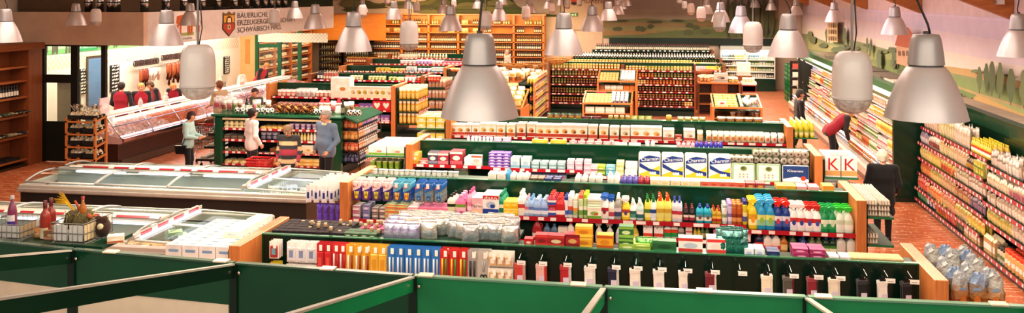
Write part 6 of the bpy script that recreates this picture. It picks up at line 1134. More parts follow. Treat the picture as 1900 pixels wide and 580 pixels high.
# ======= GOODS: dry goods wall on the right
LEV=['top','second','third','fourth','fifth','lowest']
def bagk(w,d,h,c,c2,top=None,spot=None,dim=0.):
 if dim:c,c2,top=mixc(c,'#4a3420',dim),mixc(c2,'#6a4c2c',dim),mixc(mixc(top or c,c,.55),'#7a6040',dim)  # dim browns the bag colours in place of weaker light on that wall
 return lambda:k_bag(w,d,h,c,c2,top,spot,seed=int(w*1000+h*100))
DRY={0:[(19.3,20.45,'rice_bag',('#c8a890','#e0c8b0','#ece0d0'),.16,.34,'pinkish cellophane bread bag'),(18.4,19.3,'rice_bag',('#d8cc8c','#e8e0b8','#f0ecdc','#b8c06c'),.15,.38,'pale yellow cellophane bread bag'),(17.5,18.4,'rice_bag',('#dcc8b0','#e8dcc8','#f2ece4'),.15,.36,'cream cellophane bread bag'),(15.75,16.42,'rice_bag',('#8a7a70','#d8ccc0','#f0ece8'),.14,.26,'white tied cellophane bag'),(15.2,15.75,'rice_bag',('#b8b0a4','#e4e0d8','#f4f2ee'),.14,.28,'greyish cellophane bag'),(14.2,15.2,'rice_bag',('#8c7868','#c8b8a8','#e8e0d8'),.16,.34,'brown cellophane bag')],1:[(19.83,20.45,'snack_bag',('#a8909c','#d8d0d8','#3c3c6c'),.13,.24,'violet and silver snack bag'),(19.11,19.83,'snack_bag',('#c8bca8','#7c3038','#e8e0d4'),.13,.24,'cream and wine red snack bag'),(18.24,19.11,'snack_bag',('#d8c888','#e8dcb0','#c05838'),.15,.27,'straw coloured noodle bag'),(17.44,18.24,'snack_bag',('#d0b488','#e8d4b0','#a8603c'),.14,.26,'beige cracker bag'),(16.93,17.44,'snack_bag',('#3c3028','#c08838','#8a6a3a'),.1,.22,'dark brown bag with amber front'),(16.50,16.93,'snack_bag',('#a8b8a0','#d0d8cc','#e4e8e0'),.12,.26,'grey green herb bag'),(15.41,16.41,'snack_bag',('#c8b490','#e4d4b8','#f0e8dc'),.11,.2,'tan nut bag'),(14.00,15.41,'snack_bag',('#b89c80','#a4486c','#ecd8d4'),.13,.22,'beige and pink baking bag')],2:[(19.76,20.45,'noodle_bag',('#d8c068','#e8d48c','#ecd8a8'),.13,.26,'golden noodle bag'),(19.04,19.76,'noodle_bag',('#e0c838','#f0e080','#d8402c'),.13,.25,'bright yellow noodle bag'),(18.16,19.04,'noodle_bag',('#d8a83c','#c84434','#f0dc98'),.15,.25,'yellow and red noodle bag'),(17.37,18.16,'noodle_bag',('#b8a078','#e8e0c8','#d8cc98'),.13,.24,'beige soup bag'),(16.50,17.37,'noodle_bag',('#a88c74','#e4dcd0','#c8b09c'),.13,.22,'dull tan pudding bag'),(15.31,16.41,'noodle_bag',('#b4a088','#e8dcd0','#907060'),.13,.22,'tan and white baking bag'),(14.00,15.31,'noodle_bag',('#c4b098','#f0e8d8','#a87c50'),.13,.22,'beige flour bag')],3:[(19.69,20.45,'pasta_bag',('#d06838','#e89858','#c84a2c'),.14,.26,'orange cellophane pasta bag'),(18.89,19.69,'pasta_bag',('#c8a848','#e8d088','#88a040'),.14,.25,'yellow pasta bag with green mark'),(18.09,18.89,'pasta_bag',('#c89868','#e8c898','#ead8b8'),.14,.26,'light brown pasta bag'),(17.29,18.09,'pasta_bag',('#a87048','#d8a878','#b84030'),.13,.22,'brown lentil bag'),(16.50,17.29,'pasta_bag',('#5c4a58','#8c6c90','#c8b4c8'),.13,.22,'dark purple dried fruit bag'),(15.31,16.41,'pasta_bag',('#c8b04c','#e0d080','#8a8430'),.14,.2,'yellow pea bag'),(14.00,15.31,'pasta_bag',('#d0b8a0','#f0e0d0','#a88468'),.13,.22,'pale almond bag')],4:[(19.76,20.45,'crisp_bag',('#c42c34','#e0604c','#e8d0a0'),.15,.24,'red crisp bag'),(18.82,19.76,'crisp_bag',('#d86a34','#f0a058','#e8d8b8'),.15,.24,'orange crisp bag'),(17.95,18.82,'crisp_bag',('#c89058','#e8c088','#d8382c'),.15,.25,'tan crisp bag with red spot'),(17.15,17.95,'crisp_bag',('#d8b058','#e8d090','#8ca83c'),.14,.24,'golden crisp bag'),(16.41,17.15,'crisp_bag',('#d8c038','#f0e070','#b83828'),.14,.22,'lemon yellow crisp bag'),(14.00,16.41,'crisp_bag',('#c4a070','#e0c8a0','#f0e8d8'),.15,.24,'beige crisp bag')],5:[(19.76,20.45,'pet_food_bag',('#2c7c4c','#58a878','#c8dce0'),.16,.3,'green pet food bag'),(19.18,19.76,'pet_food_bag',('#24305c','#e8e8ec','#d8b848'),.17,.32,'navy and white pet food bag'),(18.53,19.18,'pet_food_bag',('#e0b42c','#c8402c','#f0d878'),.17,.3,'yellow pet food bag'),(17.87,18.53,'pet_food_bag',('#c42830','#e85848','#f0c8a8'),.17,.32,'red pet food bag'),(17.44,17.87,'pet_food_bag',('#2a2a24','#5a6a3c','#b8a870'),.16,.3,'black and olive pet food bag')],}
for lv,runs in DRY.items():
 for(a,b,nm,cs,w,h,lab)in runs:
  if lv==4 and(a+b)/2<SYM:continue
  z=RSZ[lv][0]if(a+b)/2>SYM else RSZ[lv][1]
  ins=.12 if lv==0 else(.06 if lv<4 else 0)
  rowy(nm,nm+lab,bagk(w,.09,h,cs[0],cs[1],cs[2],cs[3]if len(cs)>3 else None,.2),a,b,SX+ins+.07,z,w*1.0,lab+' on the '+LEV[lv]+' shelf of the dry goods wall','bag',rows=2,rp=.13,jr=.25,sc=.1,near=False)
rowy('sauce_bottle','sb_y',lambda:k_bottle(.075,.075,.25,'#d8b43c','#e8d02c','#f0e8d0','#b8402c','round'),16.48,17.45,SX+.2,1.63,.085,'yellow capped sauce bottle in the block on the top shelf of the dry goods wall','bottle',rows=4,rp=.09)
rowy('sauce_bottle','sb_g',lambda:k_box(.11,.1,.12,'#b0a43c','#4c7434','#c8c070'),16.5,17.0,SX+.12,1.31,.12,'yellow green packet below the yellow capped bottles','packet',stack=2,sh=.122)
rowy('paper_flour_bag','pf',lambda:k_carton(.11,.09,.3,'#c8a070','#f0e8d8','#e8d4b0'),16.6,17.5,SX+.1,.13,.14,'brown paper bag with white label on the lowest shelf of the dry goods wall','bag',rows=2,rp=.12,near=False)
rowy('paper_flour_bag','pf2',lambda:k_carton(.12,.09,.3,'#b89468','#ece4d4','#dcc8a4'),15.9,16.4,SX+.1,.13,.14,'tan paper bag by itself on the lowest shelf past the brown ones','bag',rows=2,rp=.12,near=False)
rowy('canister','can_o',lambda:k_jar(.15,.3,'#d8a468','#d84a2c','#e8e0d0'),14.6,15.5,SX+.12,.13,.16,'round orange lidded canister on the lowest shelf of the dry goods wall','canister',rows=2,rp=.16,near=False)
rowy('canister','can_w',lambda:k_jar(.12,.24,'#c8bca8','#3c3c34','#6c8048'),15.5,15.85,SX+.12,.13,.13,'grey white canister beside the orange lidded ones','canister',rows=2,rp=.14,near=False)
rowy('canister','can_b',lambda:k_carton(.12,.09,.26,'#c88c40','#f0dcb0'),14.05,14.55,SX+.1,.13,.15,'amber carton on the lowest shelf close to the camera','carton',rows=2,rp=.13)
# ======= dairy chiller
DL={1.78:'top',1.5:'second',1.22:'third',.94:'fourth',.66:'fifth'}
CP=[('cream','#c8b49c','#a87c58'),('white and pink','#d8c4bc','#b84c60'),('white and blue','#c8ccd4','#3c64a0'),('yellow','#d0b454','#a87820'),('orange','#c07840','#a84418'),('cream and red','#d4bc9c','#b0402c'),('pale yellow','#dcc884','#c89838'),('white and green','#c4c8ac','#587c34'),('white and red','#d0bcb4','#a02c38'),('brown','#7c5a44','#c8a078'),('butter','#e0cc94','#b8862c')]
for li,(z,x)in enumerate(FZ):
 y=FY0+.1
 while y<FY1-.2:
  L=R.uniform(.5,1.2);nm,c1,c2=R.choice(CP if li>0 else CP[:4]);kind=R.choice(['yoghurt_cup','milk_carton','cheese_pack','yoghurt_cup'])if li else R.choice(['butter_pack','cheese_pack'])
  zone='near' if y<26 else('middle' if y<31 else 'far')
  lab=f'{nm} {kind.replace("_"," ")} on the {DL[z]} shelf, {zone} part of the dairy chiller'
  fn={'yoghurt_cup':lambda c1=c1,c2=c2:k_cup(.085,.1,c1,'#f2f0ec',c2),'milk_carton':lambda c1=c1,c2=c2:k_carton(.08,.08,.2,c1,c2),'cheese_pack':lambda c1=c1,c2=c2:k_box(.12,.05,.14,c1,c2,'#f4efe8'),'butter_pack':lambda c1=c1,c2=c2:k_box(.11,.08,.09,c1,c2,band2=c2)}[kind]
  p={'yoghurt_cup':.092,'milk_carton':.085,'cheese_pack':.125,'butter_pack':.115}[kind]
  rowy(kind,kind+nm,fn,y,min(y+L,FY1-.1),x+.08,z,p,lab,kind.split('_')[1],rows=1 if y>28 else 2,rp=.11,stack=2 if kind in('butter_pack','yoghurt_cup')else 1,sh=.1 if kind=='yoghurt_cup' else .092,jr=.05)
  y+=L
y=FY0+.1
while y<FY1-.4:
 L=R.uniform(.4,.9);nm,c1,c2=R.choice(CP+[('white and blue','#f0f0f2','#5c88c0')]*3);zone='near' if y<26 else('middle' if y<31 else 'far')
 rowy('tub','tub'+nm,lambda c1=c1,c2=c2:k_cup(.13,.1,c1,'#f4f2ee',c2),y,y+L,FX+.18,.425,.14,f'{nm} tub in the bottom deck, {zone} part of the dairy chiller','tub',rows=3,rp=.15,stack=2,sh=.1,jr=.1);y+=L
# ======= rear drinks chillers, wine
DC=[('clear','#c8d4cc','#e0e4e0'),('green','#5c8a3c','#d8c83c'),('amber','#b87830','#e8d8b0'),('dark','#26201c','#c8a040'),('yellow','#d8c040','#e8e4d0'),('blue','#6090b0','#d8e0e8'),('white','#dfe0da','#c04038')]
for i in range(2):
 for z in(.62,.9,1.18,1.46):
  x=DX[i]+.07
  while x<DX[i+1]-.12:
   L=min(R.uniform(.25,.5),DX[i+1]-.07-x);nm,c1,c2=R.choice(DC)
   rowx('drink_bottle','db'+nm,lambda c1=c1,c2=c2:k_bottle(.065,.065,.22,c1,c2,'#e8e0d0',None,'round',8),x,x+L,43.44,z,.075,f'{nm} drink bottle in the lit rear chiller '+('beside the crates' if i else 'nearer the wooden table'),'bottle',rows=1);x+=L
WC=[('dark green','#16201a','#3a1418','#d8d0b8'),('black','#120f12','#7a1c22','#e4dcc8'),('brown','#2c1a12','#b89030','#d8c8a0'),('white capped dark','#18181a','#e0dcd0','#ece8dc')]
def wine(c):return lambda:k_bottle(.075,.075,.3,c[1],c[2],c[3],None,'wine',8)
RWL=['highest','second','third','fourth','fifth','sixth','lowest']
for li,z in enumerate(RWZ):
 secs=[(640,743),(747,793),(797,848),(853,950),(956,1006)]
 for si,(a,b)in enumerate(secs):
  xa,xb=ur(a)+.06,ur(b)-.06
  if li<2:
   x=xa
   while x<xb-.2:
    q=R.random()
    if q<.35:
     rowx('wine_bottle','wb0',wine(WC[0]),x,x+.4,RY+.15,z,.11,f'single dark bottle on the {RWL[li]} board of the rear wooden shelving, bay {["one","two","three","four","five"][si]} from the wine cabinets','bottle');x+=.5
    elif q<.6:put('wine_crate','wcr',lambda:k_box(.34,.2,.22,'#d8b070','#b88848','#ece0c8',spot2='#6a4a2c'),(x+.2,RY+.16,z+.001),0,f'wooden wine crate on the {RWL[li]} board, bay {["one","two","three","four","five"][si]} from the wine cabinets','crate');x+=.6
    elif q<.8:rowx('wine_bottle','wbg',lambda:k_bottle(.08,.08,.3,'#7a9a3c','#c8a838','#e0d8b0',None,'wine',8),x,x+.4,RY+.15,z,.12,f'yellow green bottle on the {RWL[li]} board of the rear wooden shelving','bottle');x+=.5
    else:x+=.4
  else:
   c=WC[(li+si)%4]
   rowx('wine_bottle','w'+c[0],wine(c),xa,xb,RY+.1,z,.1,f'{c[0]} wine bottle on the {RWL[li]} board of the rear wooden shelving, bay {["one","two","three","four","five"][si]} from the wine cabinets','bottle')
for i,z in enumerate(W2Z):
 y=35.85
 while y<45.3:
  L=R.uniform(.6,1.4);q=R.random()
  bay=['first','second','third','fourth','last'][min(4,int((y-35.6)/2))]
  if q<.6:c=R.choice(WC);rowy('wine_bottle','w'+c[0],wine(c),y,min(y+L,45.3),x0-.16,z,.1,f'{c[0]} bottle in the {bay} bay of the wooden shelf behind the glass partition','bottle',face=1)
  elif q<.8:rowy('wine_crate','wbx',lambda:k_box(.26,.2,.2,'#e8dcc4','#8a4030','#d0b890'),y,min(y+L,45.3),x0-.14,z,.3,f'cream gift box in the {bay} bay of the wooden shelf behind the glass partition','box',face=1)
  y+=L
for i,(a,b)in enumerate([(592,634),(637,688)]):
 yy=RY-.6
 for z in(.3,.62,.95,1.28,1.6):rowx('wine_bottle','w'+WC[i+2][0],wine(WC[3]),ux(a,yy)+.12,ux(b,yy)-.12,yy,z,.13,'white capped dark bottle inside the black glass cabinet '+('nearer the meat counter' if i==0 else 'nearer the wine shelving'),'bottle')
rowx('wine_bottle','rosé',lambda:k_bottle(.08,.08,.3,'#7c2a24','#c8a030','#d8c8a0',None,'wine',8),ux(640,45)+.1,ux(745,45),45,.95,.1,'red brown bottle on the table in front of the wine shelving','bottle',rows=2,rp=.12)
m=MB();m.box(ux(640,45),ux(750,45),44.8,45.4,.9,.95,'#8a5a30');m.box(ux(645,45),ux(748,45),44.85,45.35,0,.9,'#6a4424');solo('wine_table',m,'cherry','plain wooden table of bottles in front of the rear wine shelving','table')
# ======= centre rows at the back
def far_row(y,z,x0,x1,kinds,unit,p=.11,rows=2,name='packet',rp=.12):
 x=x0
 while x<x1-.1:
  L=min(R.uniform(.4,1.1),x1-x);nm,fn=R.choice(kinds);rowx(name,name+nm,fn,x,x+L,y,z,p,f'{nm} {name.replace("_"," ")} {unit}',name.split('_')[-1],rows=rows,rp=rp);x+=L
def bx(a,b,c,w=.12,h=.16):return lambda:k_box(w,.08,h,a,b,c)
CT=[('yellow',bx('#e8c848','#c8902c','#f0e8b0')),('green',bx('#98b848','#4a7a30','#d8e0a0')),('orange',bx('#d88048','#b04428','#f0d0a8')),('pink',bx('#e0b0b8','#c06880','#f4e8e8')),('cream',bx('#e8dcc0','#b89060','#c05838')),('red',bx('#b83a34','#e0c8b0','#8a2020'))]
far_row(37.4,1.4,JX0+.15,JX1+1.1,CT,'on the row behind the jar wall',name='food_carton')
far_row(38.2,1.5,JX0+.15,JX1+1.1,CT,'on the far side of the row behind the jar wall',name='food_carton',rows=1)
for k,(yy,zz2,cc)in enumerate([(40.3,1.62,WC[3]),(40.95,1.62,WC[0])]):
 n=52
 for i in range(n):
  x=JX0+.3+i*(JX1+1.2-JX0-.4)/n;REG.append(('wine_bottle','w'+cc[0],wine(cc),(x,yy,zz2+.06),0,('white capped' if k==0 else 'dark')+' bottle lying aslant on the wine row','bottle','slanted wine bottles %d'%k,None,False,(-.9,0,0)))
rowx('wine_bottle','w'+WC[2][0],wine(WC[2]),JX0+.3,JX1+1.1,40.35,1.3,.1,'brown bottle upright on the front of the wine row','bottle')
rowx('wine_bottle','w'+WC[1][0],wine(WC[1]),JX0+1.1,JX1+.9,42.55,1.88,.095,'black bottle on the upper board of the dark row right before the rear mural','bottle',rows=2,rp=.1)
rowx('wine_bottle','w'+WC[0][0],wine(WC[0]),JX0+1.1,JX1+.9,42.55,1.4,.095,'dark green bottle on the lower board of the dark row right before the rear mural','bottle')
JC=[('amber','#8c4a20','#a88028','#c8a468'),('red brown','#6c2a1a','#b8923c','#b89878'),('honey','#9c6428','#c0a040','#d0a868'),('olive','#5a5428','#8a8438','#b0a86c'),('orange','#a84c20','#b87830','#d89c58'),('dark cherry','#481a18','#9c7028','#a87858')]
JN=['top','second','third','fourth','fifth','sixth']
for part_,xa,xb,zs,h,w in(('taller half',JX0+.1,-1.66,(1.68,1.42,1.12,.77,.43),.2,.105),('shorter half',-1.46,JX1-.1,(1.66,1.4,1.15,.89,.63,.37),.16,.115)):
 for i,z in enumerate(zs):
  x=xa
  while x<xb-.08:
   L=min(R.uniform(.5,1.2),xb-x);nm,c,l,lb=R.choice(JC)
   if i==0:nm,c,l,lb=R.choice([('pale honey','#d8b868','#ecd87c','#f0e8c8'),('honey','#c8983c','#e8dca0','#f4ecd0'),('green lidded','#b8a04c','#98a848','#e8e0b8')])
   rowx('preserve_jar','pj'+nm+part_,(lambda c=c,l=l,lb=lb,w=w,h=h:k_jar(w*.92,h,c,l,lb,8)),x,x+L,33.82,z,w,f'{nm} jar on the {JN[i]} shelf, {part_} of the jar wall','jar');x+=L
rowx('preserve_jar','pjtop',lambda:k_jar(.1,.14,'#d8b050','#e8dc90','#f4ecc8',8),JX0+.1,JX1-.1,34.45,1.86,.115,'yellow topped jar on the rear ledge of the jar wall','jar')
AC=[('golden','#d8a838','#e8c870','#f0e4b8'),('lemon','#e0c83c','#f0e080','#f4ecc0'),('red','#b83a34','#e8b070','#e0c8b0'),('green','#7c9c3c','#d8d890','#e0e4c0'),('brown','#8a5a34','#d8b080','#e8d4b8')]
for i,z in enumerate((1.45,1.16,.86,.55,.25)):
 y=30.05
 while y<33.4:
  L=min(R.uniform(.4,.9),33.45-y);nm,a,b,c=R.choice(AC)
  rowy('crisp_packet','cpk'+nm,bagk(.14,.08,.22,a,b,c),y,y+L,ax1-.06,z,.14,f'{nm} packet on the {JN[i]} shelf of the aisle shelf beside the jar wall','packet',face=1,rows=2 if i else 3,rp=.1,jr=.1);y+=L
for z,n in((1.16,3),(.7,2),(.3,2)):
 rowx('pasta_packet','ppk',bagk(.17,.1,.3,'#d8a430','#f0e8d0','#e8d098'),ax1-1.45,ax1-.6,30.1,z,.18,'golden pasta packet with white label on the end of the aisle shelf','packet',rows=2,rp=.12)
for k in range(46):put('bread_bag','brd',bagk(.24,.12,.22,'#e8d8b0','#d8a858','#f4f0e6'),(R.uniform(ax1-2.6,ax1-.15),R.uniform(30.1,33.3),1.5+R.uniform(-.02,.18)),R.uniform(-1,1),'pale bread bag heaped on top of the aisle shelf','bag')
m=MB();
for a in np.linspace(0,2*math.pi,13)[:-1]:m.tube([(.12*math.cos(a),.12*math.sin(a),0),(.42*math.cos(a)*1.2,.34*math.sin(a),.2)],.012,'#b87840',4)
for r_,z in((.2,.06),(.32,.12),(.44,.2)):m.tube([(r_*1.15*math.cos(a),r_*.95*math.sin(a),z)for a in np.linspace(0,2*math.pi,17)[:-1]],.022,'#c08848',5,closed=True)
for k,(x,y)in enumerate([(-4.75,32.9),(-3.9,32.95),(-5.4,32.4)]):solo('wicker_basket',m,'wicker','flat wicker bread basket '+['behind the bread bags at the corner','on the jar wall corner','among the bread bags on the aisle shelf'][k],'basket',(x,y,1.9 if k==1 else 1.72))
for j in range(3):
 for i in range(5):put('noodle_packet','npk',bagk(.22,.12,.34,'#d8b048','#ecd898','#f4ecd8'),(xe0+.2+i*.26,27.55+j*.36,1.0+j*.1),jit(.3),'yellow noodle packet leaning in the wooden display beside the big pendant lamp','packet')
for j in range(4):
 for i in range(7):put('snack_box','snb',lambda:k_box(.12,.16,.08,'#e8c888','#d8a050','#f4e4c0',top='#f0d8a0'),(xa0+.14+i*.125,30.05+j*.2,.86+j*.06),jit(.05),'cream snack box in the lower tilted wooden display','box')
for j in range(4):
 for i in range(4):put('snack_bag_small','snv',bagk(.12,.06,.16,'#e8e0e0','#5c2c58','#f0ece8'),(xa1-.62+i*.14,30.05+j*.2,.86+j*.06),jit(.2),'white and plum sweet bag in the lower tilted wooden display','bag')
put('snack_box','snr',lambda:k_box(.34,.12,.1,'#b83844','#d86a70','#8a2030'),(xa0+.55,30.85,1.06),0,'red box at the back of the lower tilted wooden display','box')
for i in range(4):put('white_carton_box','wcl',lambda:k_box(.3,.3,.2,'#f0ece2','#d8d0c4'),(xa0+.24+i*.33,30.15,.551),jit(.02),'white carton on the lower board of the tilted wooden display','box')
for j in range(4):
 for i in range(6):put('snack_box','snc',lambda:k_box(.1,.16,.07,'#e0b868','#c89048','#f0e0b8'),(xb0+.12+i*.11,31.65+j*.22,1.44+j*.06),jit(.05),'tan snack box in the upper tilted wooden display','box')
for j in range(4):
 for i in range(4):put('snack_bag_small','snw',bagk(.12,.06,.15,'#e4e0d8','#b0a898','#f4f2ee'),(xb1-.5+i*.12,31.65+j*.22,1.44+j*.06),jit(.2),'whitish sweet bag in the upper tilted wooden display','bag')
for i,c in enumerate(['#a8683c','#f0ece2','#f4f0e8','#f0eae0','#d8803c','#d8843c']):put('white_carton_box','wcu%d'%i,(lambda c=c:k_box(.2,.25,[.2,.14,.2,.14,.18,.18][i%6],c,mixc(c,'#806040',.3))),(xb0+.14+i*.215,31.8,1.161),0,['brown carton','white low carton','white taller carton','off white carton','orange carton','second orange carton'][i]+' on the board of the upper tilted display','box')
for j in range(5):
 for i in range(5):put('pasta_box','psb',lambda:k_box(.13,.22,.1,'#e8d078','#d8a848','#f4e8b8',top='#ecd890'),(xc0+.16+i*.14,29.2+j*.26,.9+j*.05),jit(.06),'yellow packet in the tilted display near the dairy aisle','packet')
for k in range(16):put('snack_bag_small','snx',bagk(.15,.1,.14,'#eceae2','#d8d4c8','#f4f2ee'),(R.uniform(xc0+1.0,xc1-.14),29.25+R.random()*1.1,.92+R.random()*.14),R.uniform(-1,1),'white bag in the tilted display near the dairy aisle','bag')
put('price_card','pcd',lambda:k_box(.24,.02,.16,'#f4f0ea','#d8d0c8','#c85838'),(xc0+.3,29.1,.97),0,'white price card with red print on the tilted display near the dairy aisle','card')
for k in range(14):put('chocolate_bag','chb',bagk(.17,.1,.16,'#8a4a34','#c88848','#e8d8c8'),(R.uniform(xc0+.12,xc1-.12),29.25+R.random()*.6,.601),R.uniform(-.5,.5),'brown sweet bag on the lower board of the tilted display near the dairy aisle','bag')
for k in range(26):put('bread_roll_bag','brb',bagk(.16,.12,.2,R.choice(['#b87848']),'#e0c090','#d8d0b8'),(R.uniform(1.25,1.8),R.uniform(34.5,35.5),1.201),R.uniform(-1,1),'brown and green bag heaped on the wooden sales table','bag')
m=MB();m.lathe([(1e-4,0),(.42,0),(.45,.05),(.45,.16),(.42,.18),(1e-4,.18)],'#8a4a2c',16);solo('round_tin',m,'paint','flat round brown tin on the shelf corner behind the wooden sales table','tin',(1.35,36.2,1.35))
m=MB();m.box(-.3,.3,-.36,.36,0,1.34,'#7a4a2c');solo('wooden_pedestal',m,'cherry','plain wooden pedestal behind the sales table','pedestal',(1.35,36.2,0))
pt=thing('potted_plant','small round plant on a white stem on the wooden sales table','plant',(2.0,34.9,1.2))
m=MB();m.lathe([(1e-4,0),(.06,0),(.08,.12),(1e-4,.12)],'#e8e4dc',10);o=link('pot',m.mesh('pot',mats_of('paint')),pt);m=MB();m.tube([(0,0,.1),(0,0,.5)],.016,'#e4e0d4');link('stem',m.mesh('stem',mats_of('paint')),pt)
m=MB()
for k in range(60):
 a,b=R.uniform(0,6.28),R.uniform(-1.2,1.5);r_=.16;p=Vector((r_*math.cos(a)*math.cos(b),r_*math.sin(a)*math.cos(b),.58+r_*.8*math.sin(b)));q=Vector((R.uniform(-1,1),R.uniform(-1,1),R.uniform(-1,1))).normalized()*.05;s_=p.cross(q).normalized()*.03 if p.cross(q).length>0 else Vector((.03,0,0))
 m.quad([p-q,p+s_,p+q,p-s_],R.choice(['#4a5a2c','#6a5a34','#5c4a30','#3c4a28']))
link('foliage',m.mesh('foliage',mats_of('paper')),pt)
put('printed_panel_box','ppb',lambda:k_box(.5,.2,.34,'#d8d4cc','#a8a49c','#b0a498',spot2='#4a3c38'),(2.02,34.6,1.201),0,'grey printed show box with dark emblem on the wooden sales table','box')
for k in range(9):put('gift_pouch','gp%d'%(k%3),bagk(.14,.1,.16,['#2a2428','#d8b83c','#8a6a4c'][k%3],'#e0c880','#e8e0d0'),(2.36+(k%3)*.11,34.6+(k//3)*.25,1.201),jit(.4),['dark','golden','brown'][k%3]+' gift pouch beside the grey show box','pouch')
ST=thing('promo_stand','white sales stand with red front panel beside the wooden sales table','stand',(3.05,34.9,0));m=MB();m.box(2.8,3.3,34.7,35.2,0,.7,'#b8a898');m.box(2.78,3.32,34.68,35.22,1.1,1.2,'#eeeae6');m.box(2.8,3.3,34.75,35.15,.7,1.1,'#c8beb4');part('body',m,'paint',ST);m=MB();m.front(2.82,3.28,.86,1.06,34.69,'#c42c30');m.box(2.8,3.3,34.69,34.7,.84,1.08,'#c42c30');part('front_panel',m,'paint',ST,'red front panel')
for k in range(8):put('bread_roll_bag','brs',bagk(.12,.1,.14,'#d8b878','#f0e0c0','#f4ece0'),(2.88+(k%4)*.11,34.8+(k//4)*.2,1.201),jit(.4),'pale bag on the red fronted sales stand','bag')
put('tall_roll_box','trb',lambda:k_box(.5,.4,.5,'#d8d8d0','#c0c0b8','#e4e4dc'),(3.0,36.6,1.3),0,'tall pale box behind the red fronted sales stand','box');m=MB();m.box(-.3,.3,-.25,.25,0,1.3,'#9a6238');solo('wooden_pedestal',m,'cherry','plain wooden pedestal under the tall pale box','pedestal',(3.0,36.6,0))
# ======= left food rows
def lrow(name,key,fn,u0,u1,Y,z,pitch,label,cat,**k):rowx(name,key,fn,ux(u0,Y),ux(u1,Y),Y,z,pitch,label,cat,**k)
yA=27.2;SA1='on the sweets gondola'
lrow('sweet_bag','swr',lambda:k_bag(.14,.09,.2,'#d87060','#f0d8c8','#f0e8e4',seed=1),515,548,yA,1.22,.15,'red and clear sweet bag at the left end '+SA1,'bag',rows=3,rp=.12)
lrow('sweet_bag','sww',lambda:k_bag(.16,.1,.24,'#dcd4d0','#b8a8a8','#f4f0f0',seed=2),550,584,yA,1.22,.17,'silvery white sweet bag '+SA1,'bag',rows=3,rp=.12)
lrow('sweet_bag','swr2',lambda:k_bag(.13,.09,.18,'#c86858','#e8d0c0','#f0e8e0',seed=3),585,617,yA,1.22,.14,'pinkish red sweet bag '+SA1+' next to the show box','bag',rows=3,rp=.12)
put('show_box','shb',lambda:k_box(.62,.4,.62,'#f2eae0','#ece0d0','#f6f0e6',spot2='#c88848',top='#f4efe6'),(ux(633,yA),27.32,1.221),0,'big white show box with a small brown picture on the sweets gondola','box')
for i in range(7):put('biscuit_box','bsk%d'%(i%3),(lambda i=i:k_box(.26,.1,.36,['#f0e6d4','#efe8d8','#ece0c8'][i%3],'#e8d8b8',['#d8c8a8','#c8b04c','#c4a84c'][i%3],spot2=['#b09078','#8a6a2c','#98a03c'][i%3],band2='#dcd0bc')),(ux(656+i*11,yA),27.2,1.221),jit(.02),'tall cream biscuit box with '+['faint picture','yellow picture','olive picture'][i%3]+' right of the white show box','box')
for z,w in((.85,'middle'),(.5,'lower')):
 for key,u0,u1,fn,lab in[('a',515,600,lambda:k_bag(.15,.09,.18,'#c83c3c','#e8c8c0','#d8a8a0',seed=4),'red sweet bag'),('b',600,668,lambda:k_box(.14,.1,.16,'#c43038','#f0e0d8','#e8b8b0'),'red chocolate box'),('c',668,722,lambda:k_bag(.18,.1,.2,'#b82c38','#e8d8d4','#7a4a9a',seed=6)if w=='middle' else k_box(.2,.1,.2,'#7c5aa0','#d8c0d8','#c8a8c8'),'red heart bag' if w=='middle' else 'violet chocolate box')]:
  lrow('chocolate_pack',key+w,fn,u0,u1,yA,z,.17,f'{lab} on the {w} shelf of the sweets gondola','pack',rows=2,rp=.12)
for i in range(2):put('heart_pack','hrt',lambda:k_heart(),(ux(701,yA)+i*.29,27.15,.86),0,'big red pack with a white heart shape on the middle shelf of the sweets gondola','pack')
def k_heart():
 m=MB();m.box(-.14,.14,-.03,.03,0,.28,'#c02834');m.quad([(x*.1,-.032,.14+z*.1)for x,z in[(0,-1),(.75,-.1),(1,.4),(.8,.85),(.4,.95),(0,.6),(-.4,.95),(-.8,.85),(-1,.4),(-.75,-.1)]],'#f0e4d8');return[('pack',m,'paper')]
yB=30.85
for key,u0,u1,fn,lab in[('j1',649,672,lambda:k_jar(.1,.16,'#c8c090','#e8e0c8','#f0e8d8'),'cream jar in twos'),('j2',683,715,lambda:k_jar(.11,.15,'#a8a860','#d8d8b0','#e0dcb8'),'olive and white jar'),('j3',720,735,lambda:k_jar(.12,.13,'#7c8c44','#c8c88c','#d8d4a8'),'green jar'),('j4',737,750,lambda:k_box(.14,.1,.12,'#d8c89c','#b89c68','#e8dcc0'),'tan carton'),('j5',751,772,lambda:k_jar(.11,.18,'#e0d8d0','#c83830','#f0ece8'),'white jar with red lid'),('j6',774,792,lambda:k_jar(.11,.16,'#b8402c','#d8d0c0','#e88858'),'red sauce jar'),('j7',794,816,lambda:k_jar(.12,.2,'#b83a2c','#e0c8b0','#d88a6c'),'tall red sauce jar')]:
 lrow('sauce_jar',key,fn,u0,u1,yB,1.42,.12,lab+' on the second gondola behind the cheese island','jar',rows=2,rp=.12,stack=1)
for yy,zz2,nm in((31.5,1.42,'near'),(31.75,1.42,'far')):lrow('syrup_bottle','syr'+nm,(lambda nm=nm:k_bottle(.08,.08,.26,'#241c16' if nm=='near' else '#3a2c1a','#e8e0d0' if nm=='near' else '#c8a858','#d8c090',None,'round',8)),600,785,yy,zz2,.105,'dark bottle with '+('white' if nm=='near' else 'tan')+' cap in the row on top of the second gondola','bottle')
for u0,u1,fn,lab in[(588,600,lambda:k_bottle(.09,.09,.3,'#1a1a1e','#16161a','#f0ece4',None,'round',8),'black bottle with white label at the left end of the second gondola'),(600,624,lambda:k_bottle(.09,.09,.26,'#a84838','#e8d8c8','#e8d0b8',None,'round',8),'reddish bottle with pale cap at the left end of the second gondola')]:lrow('vinegar_bottle',lab,fn,u0,u1,30.9,1.42,.1,lab,'bottle',rows=3,rp=.12)
yC=34.5
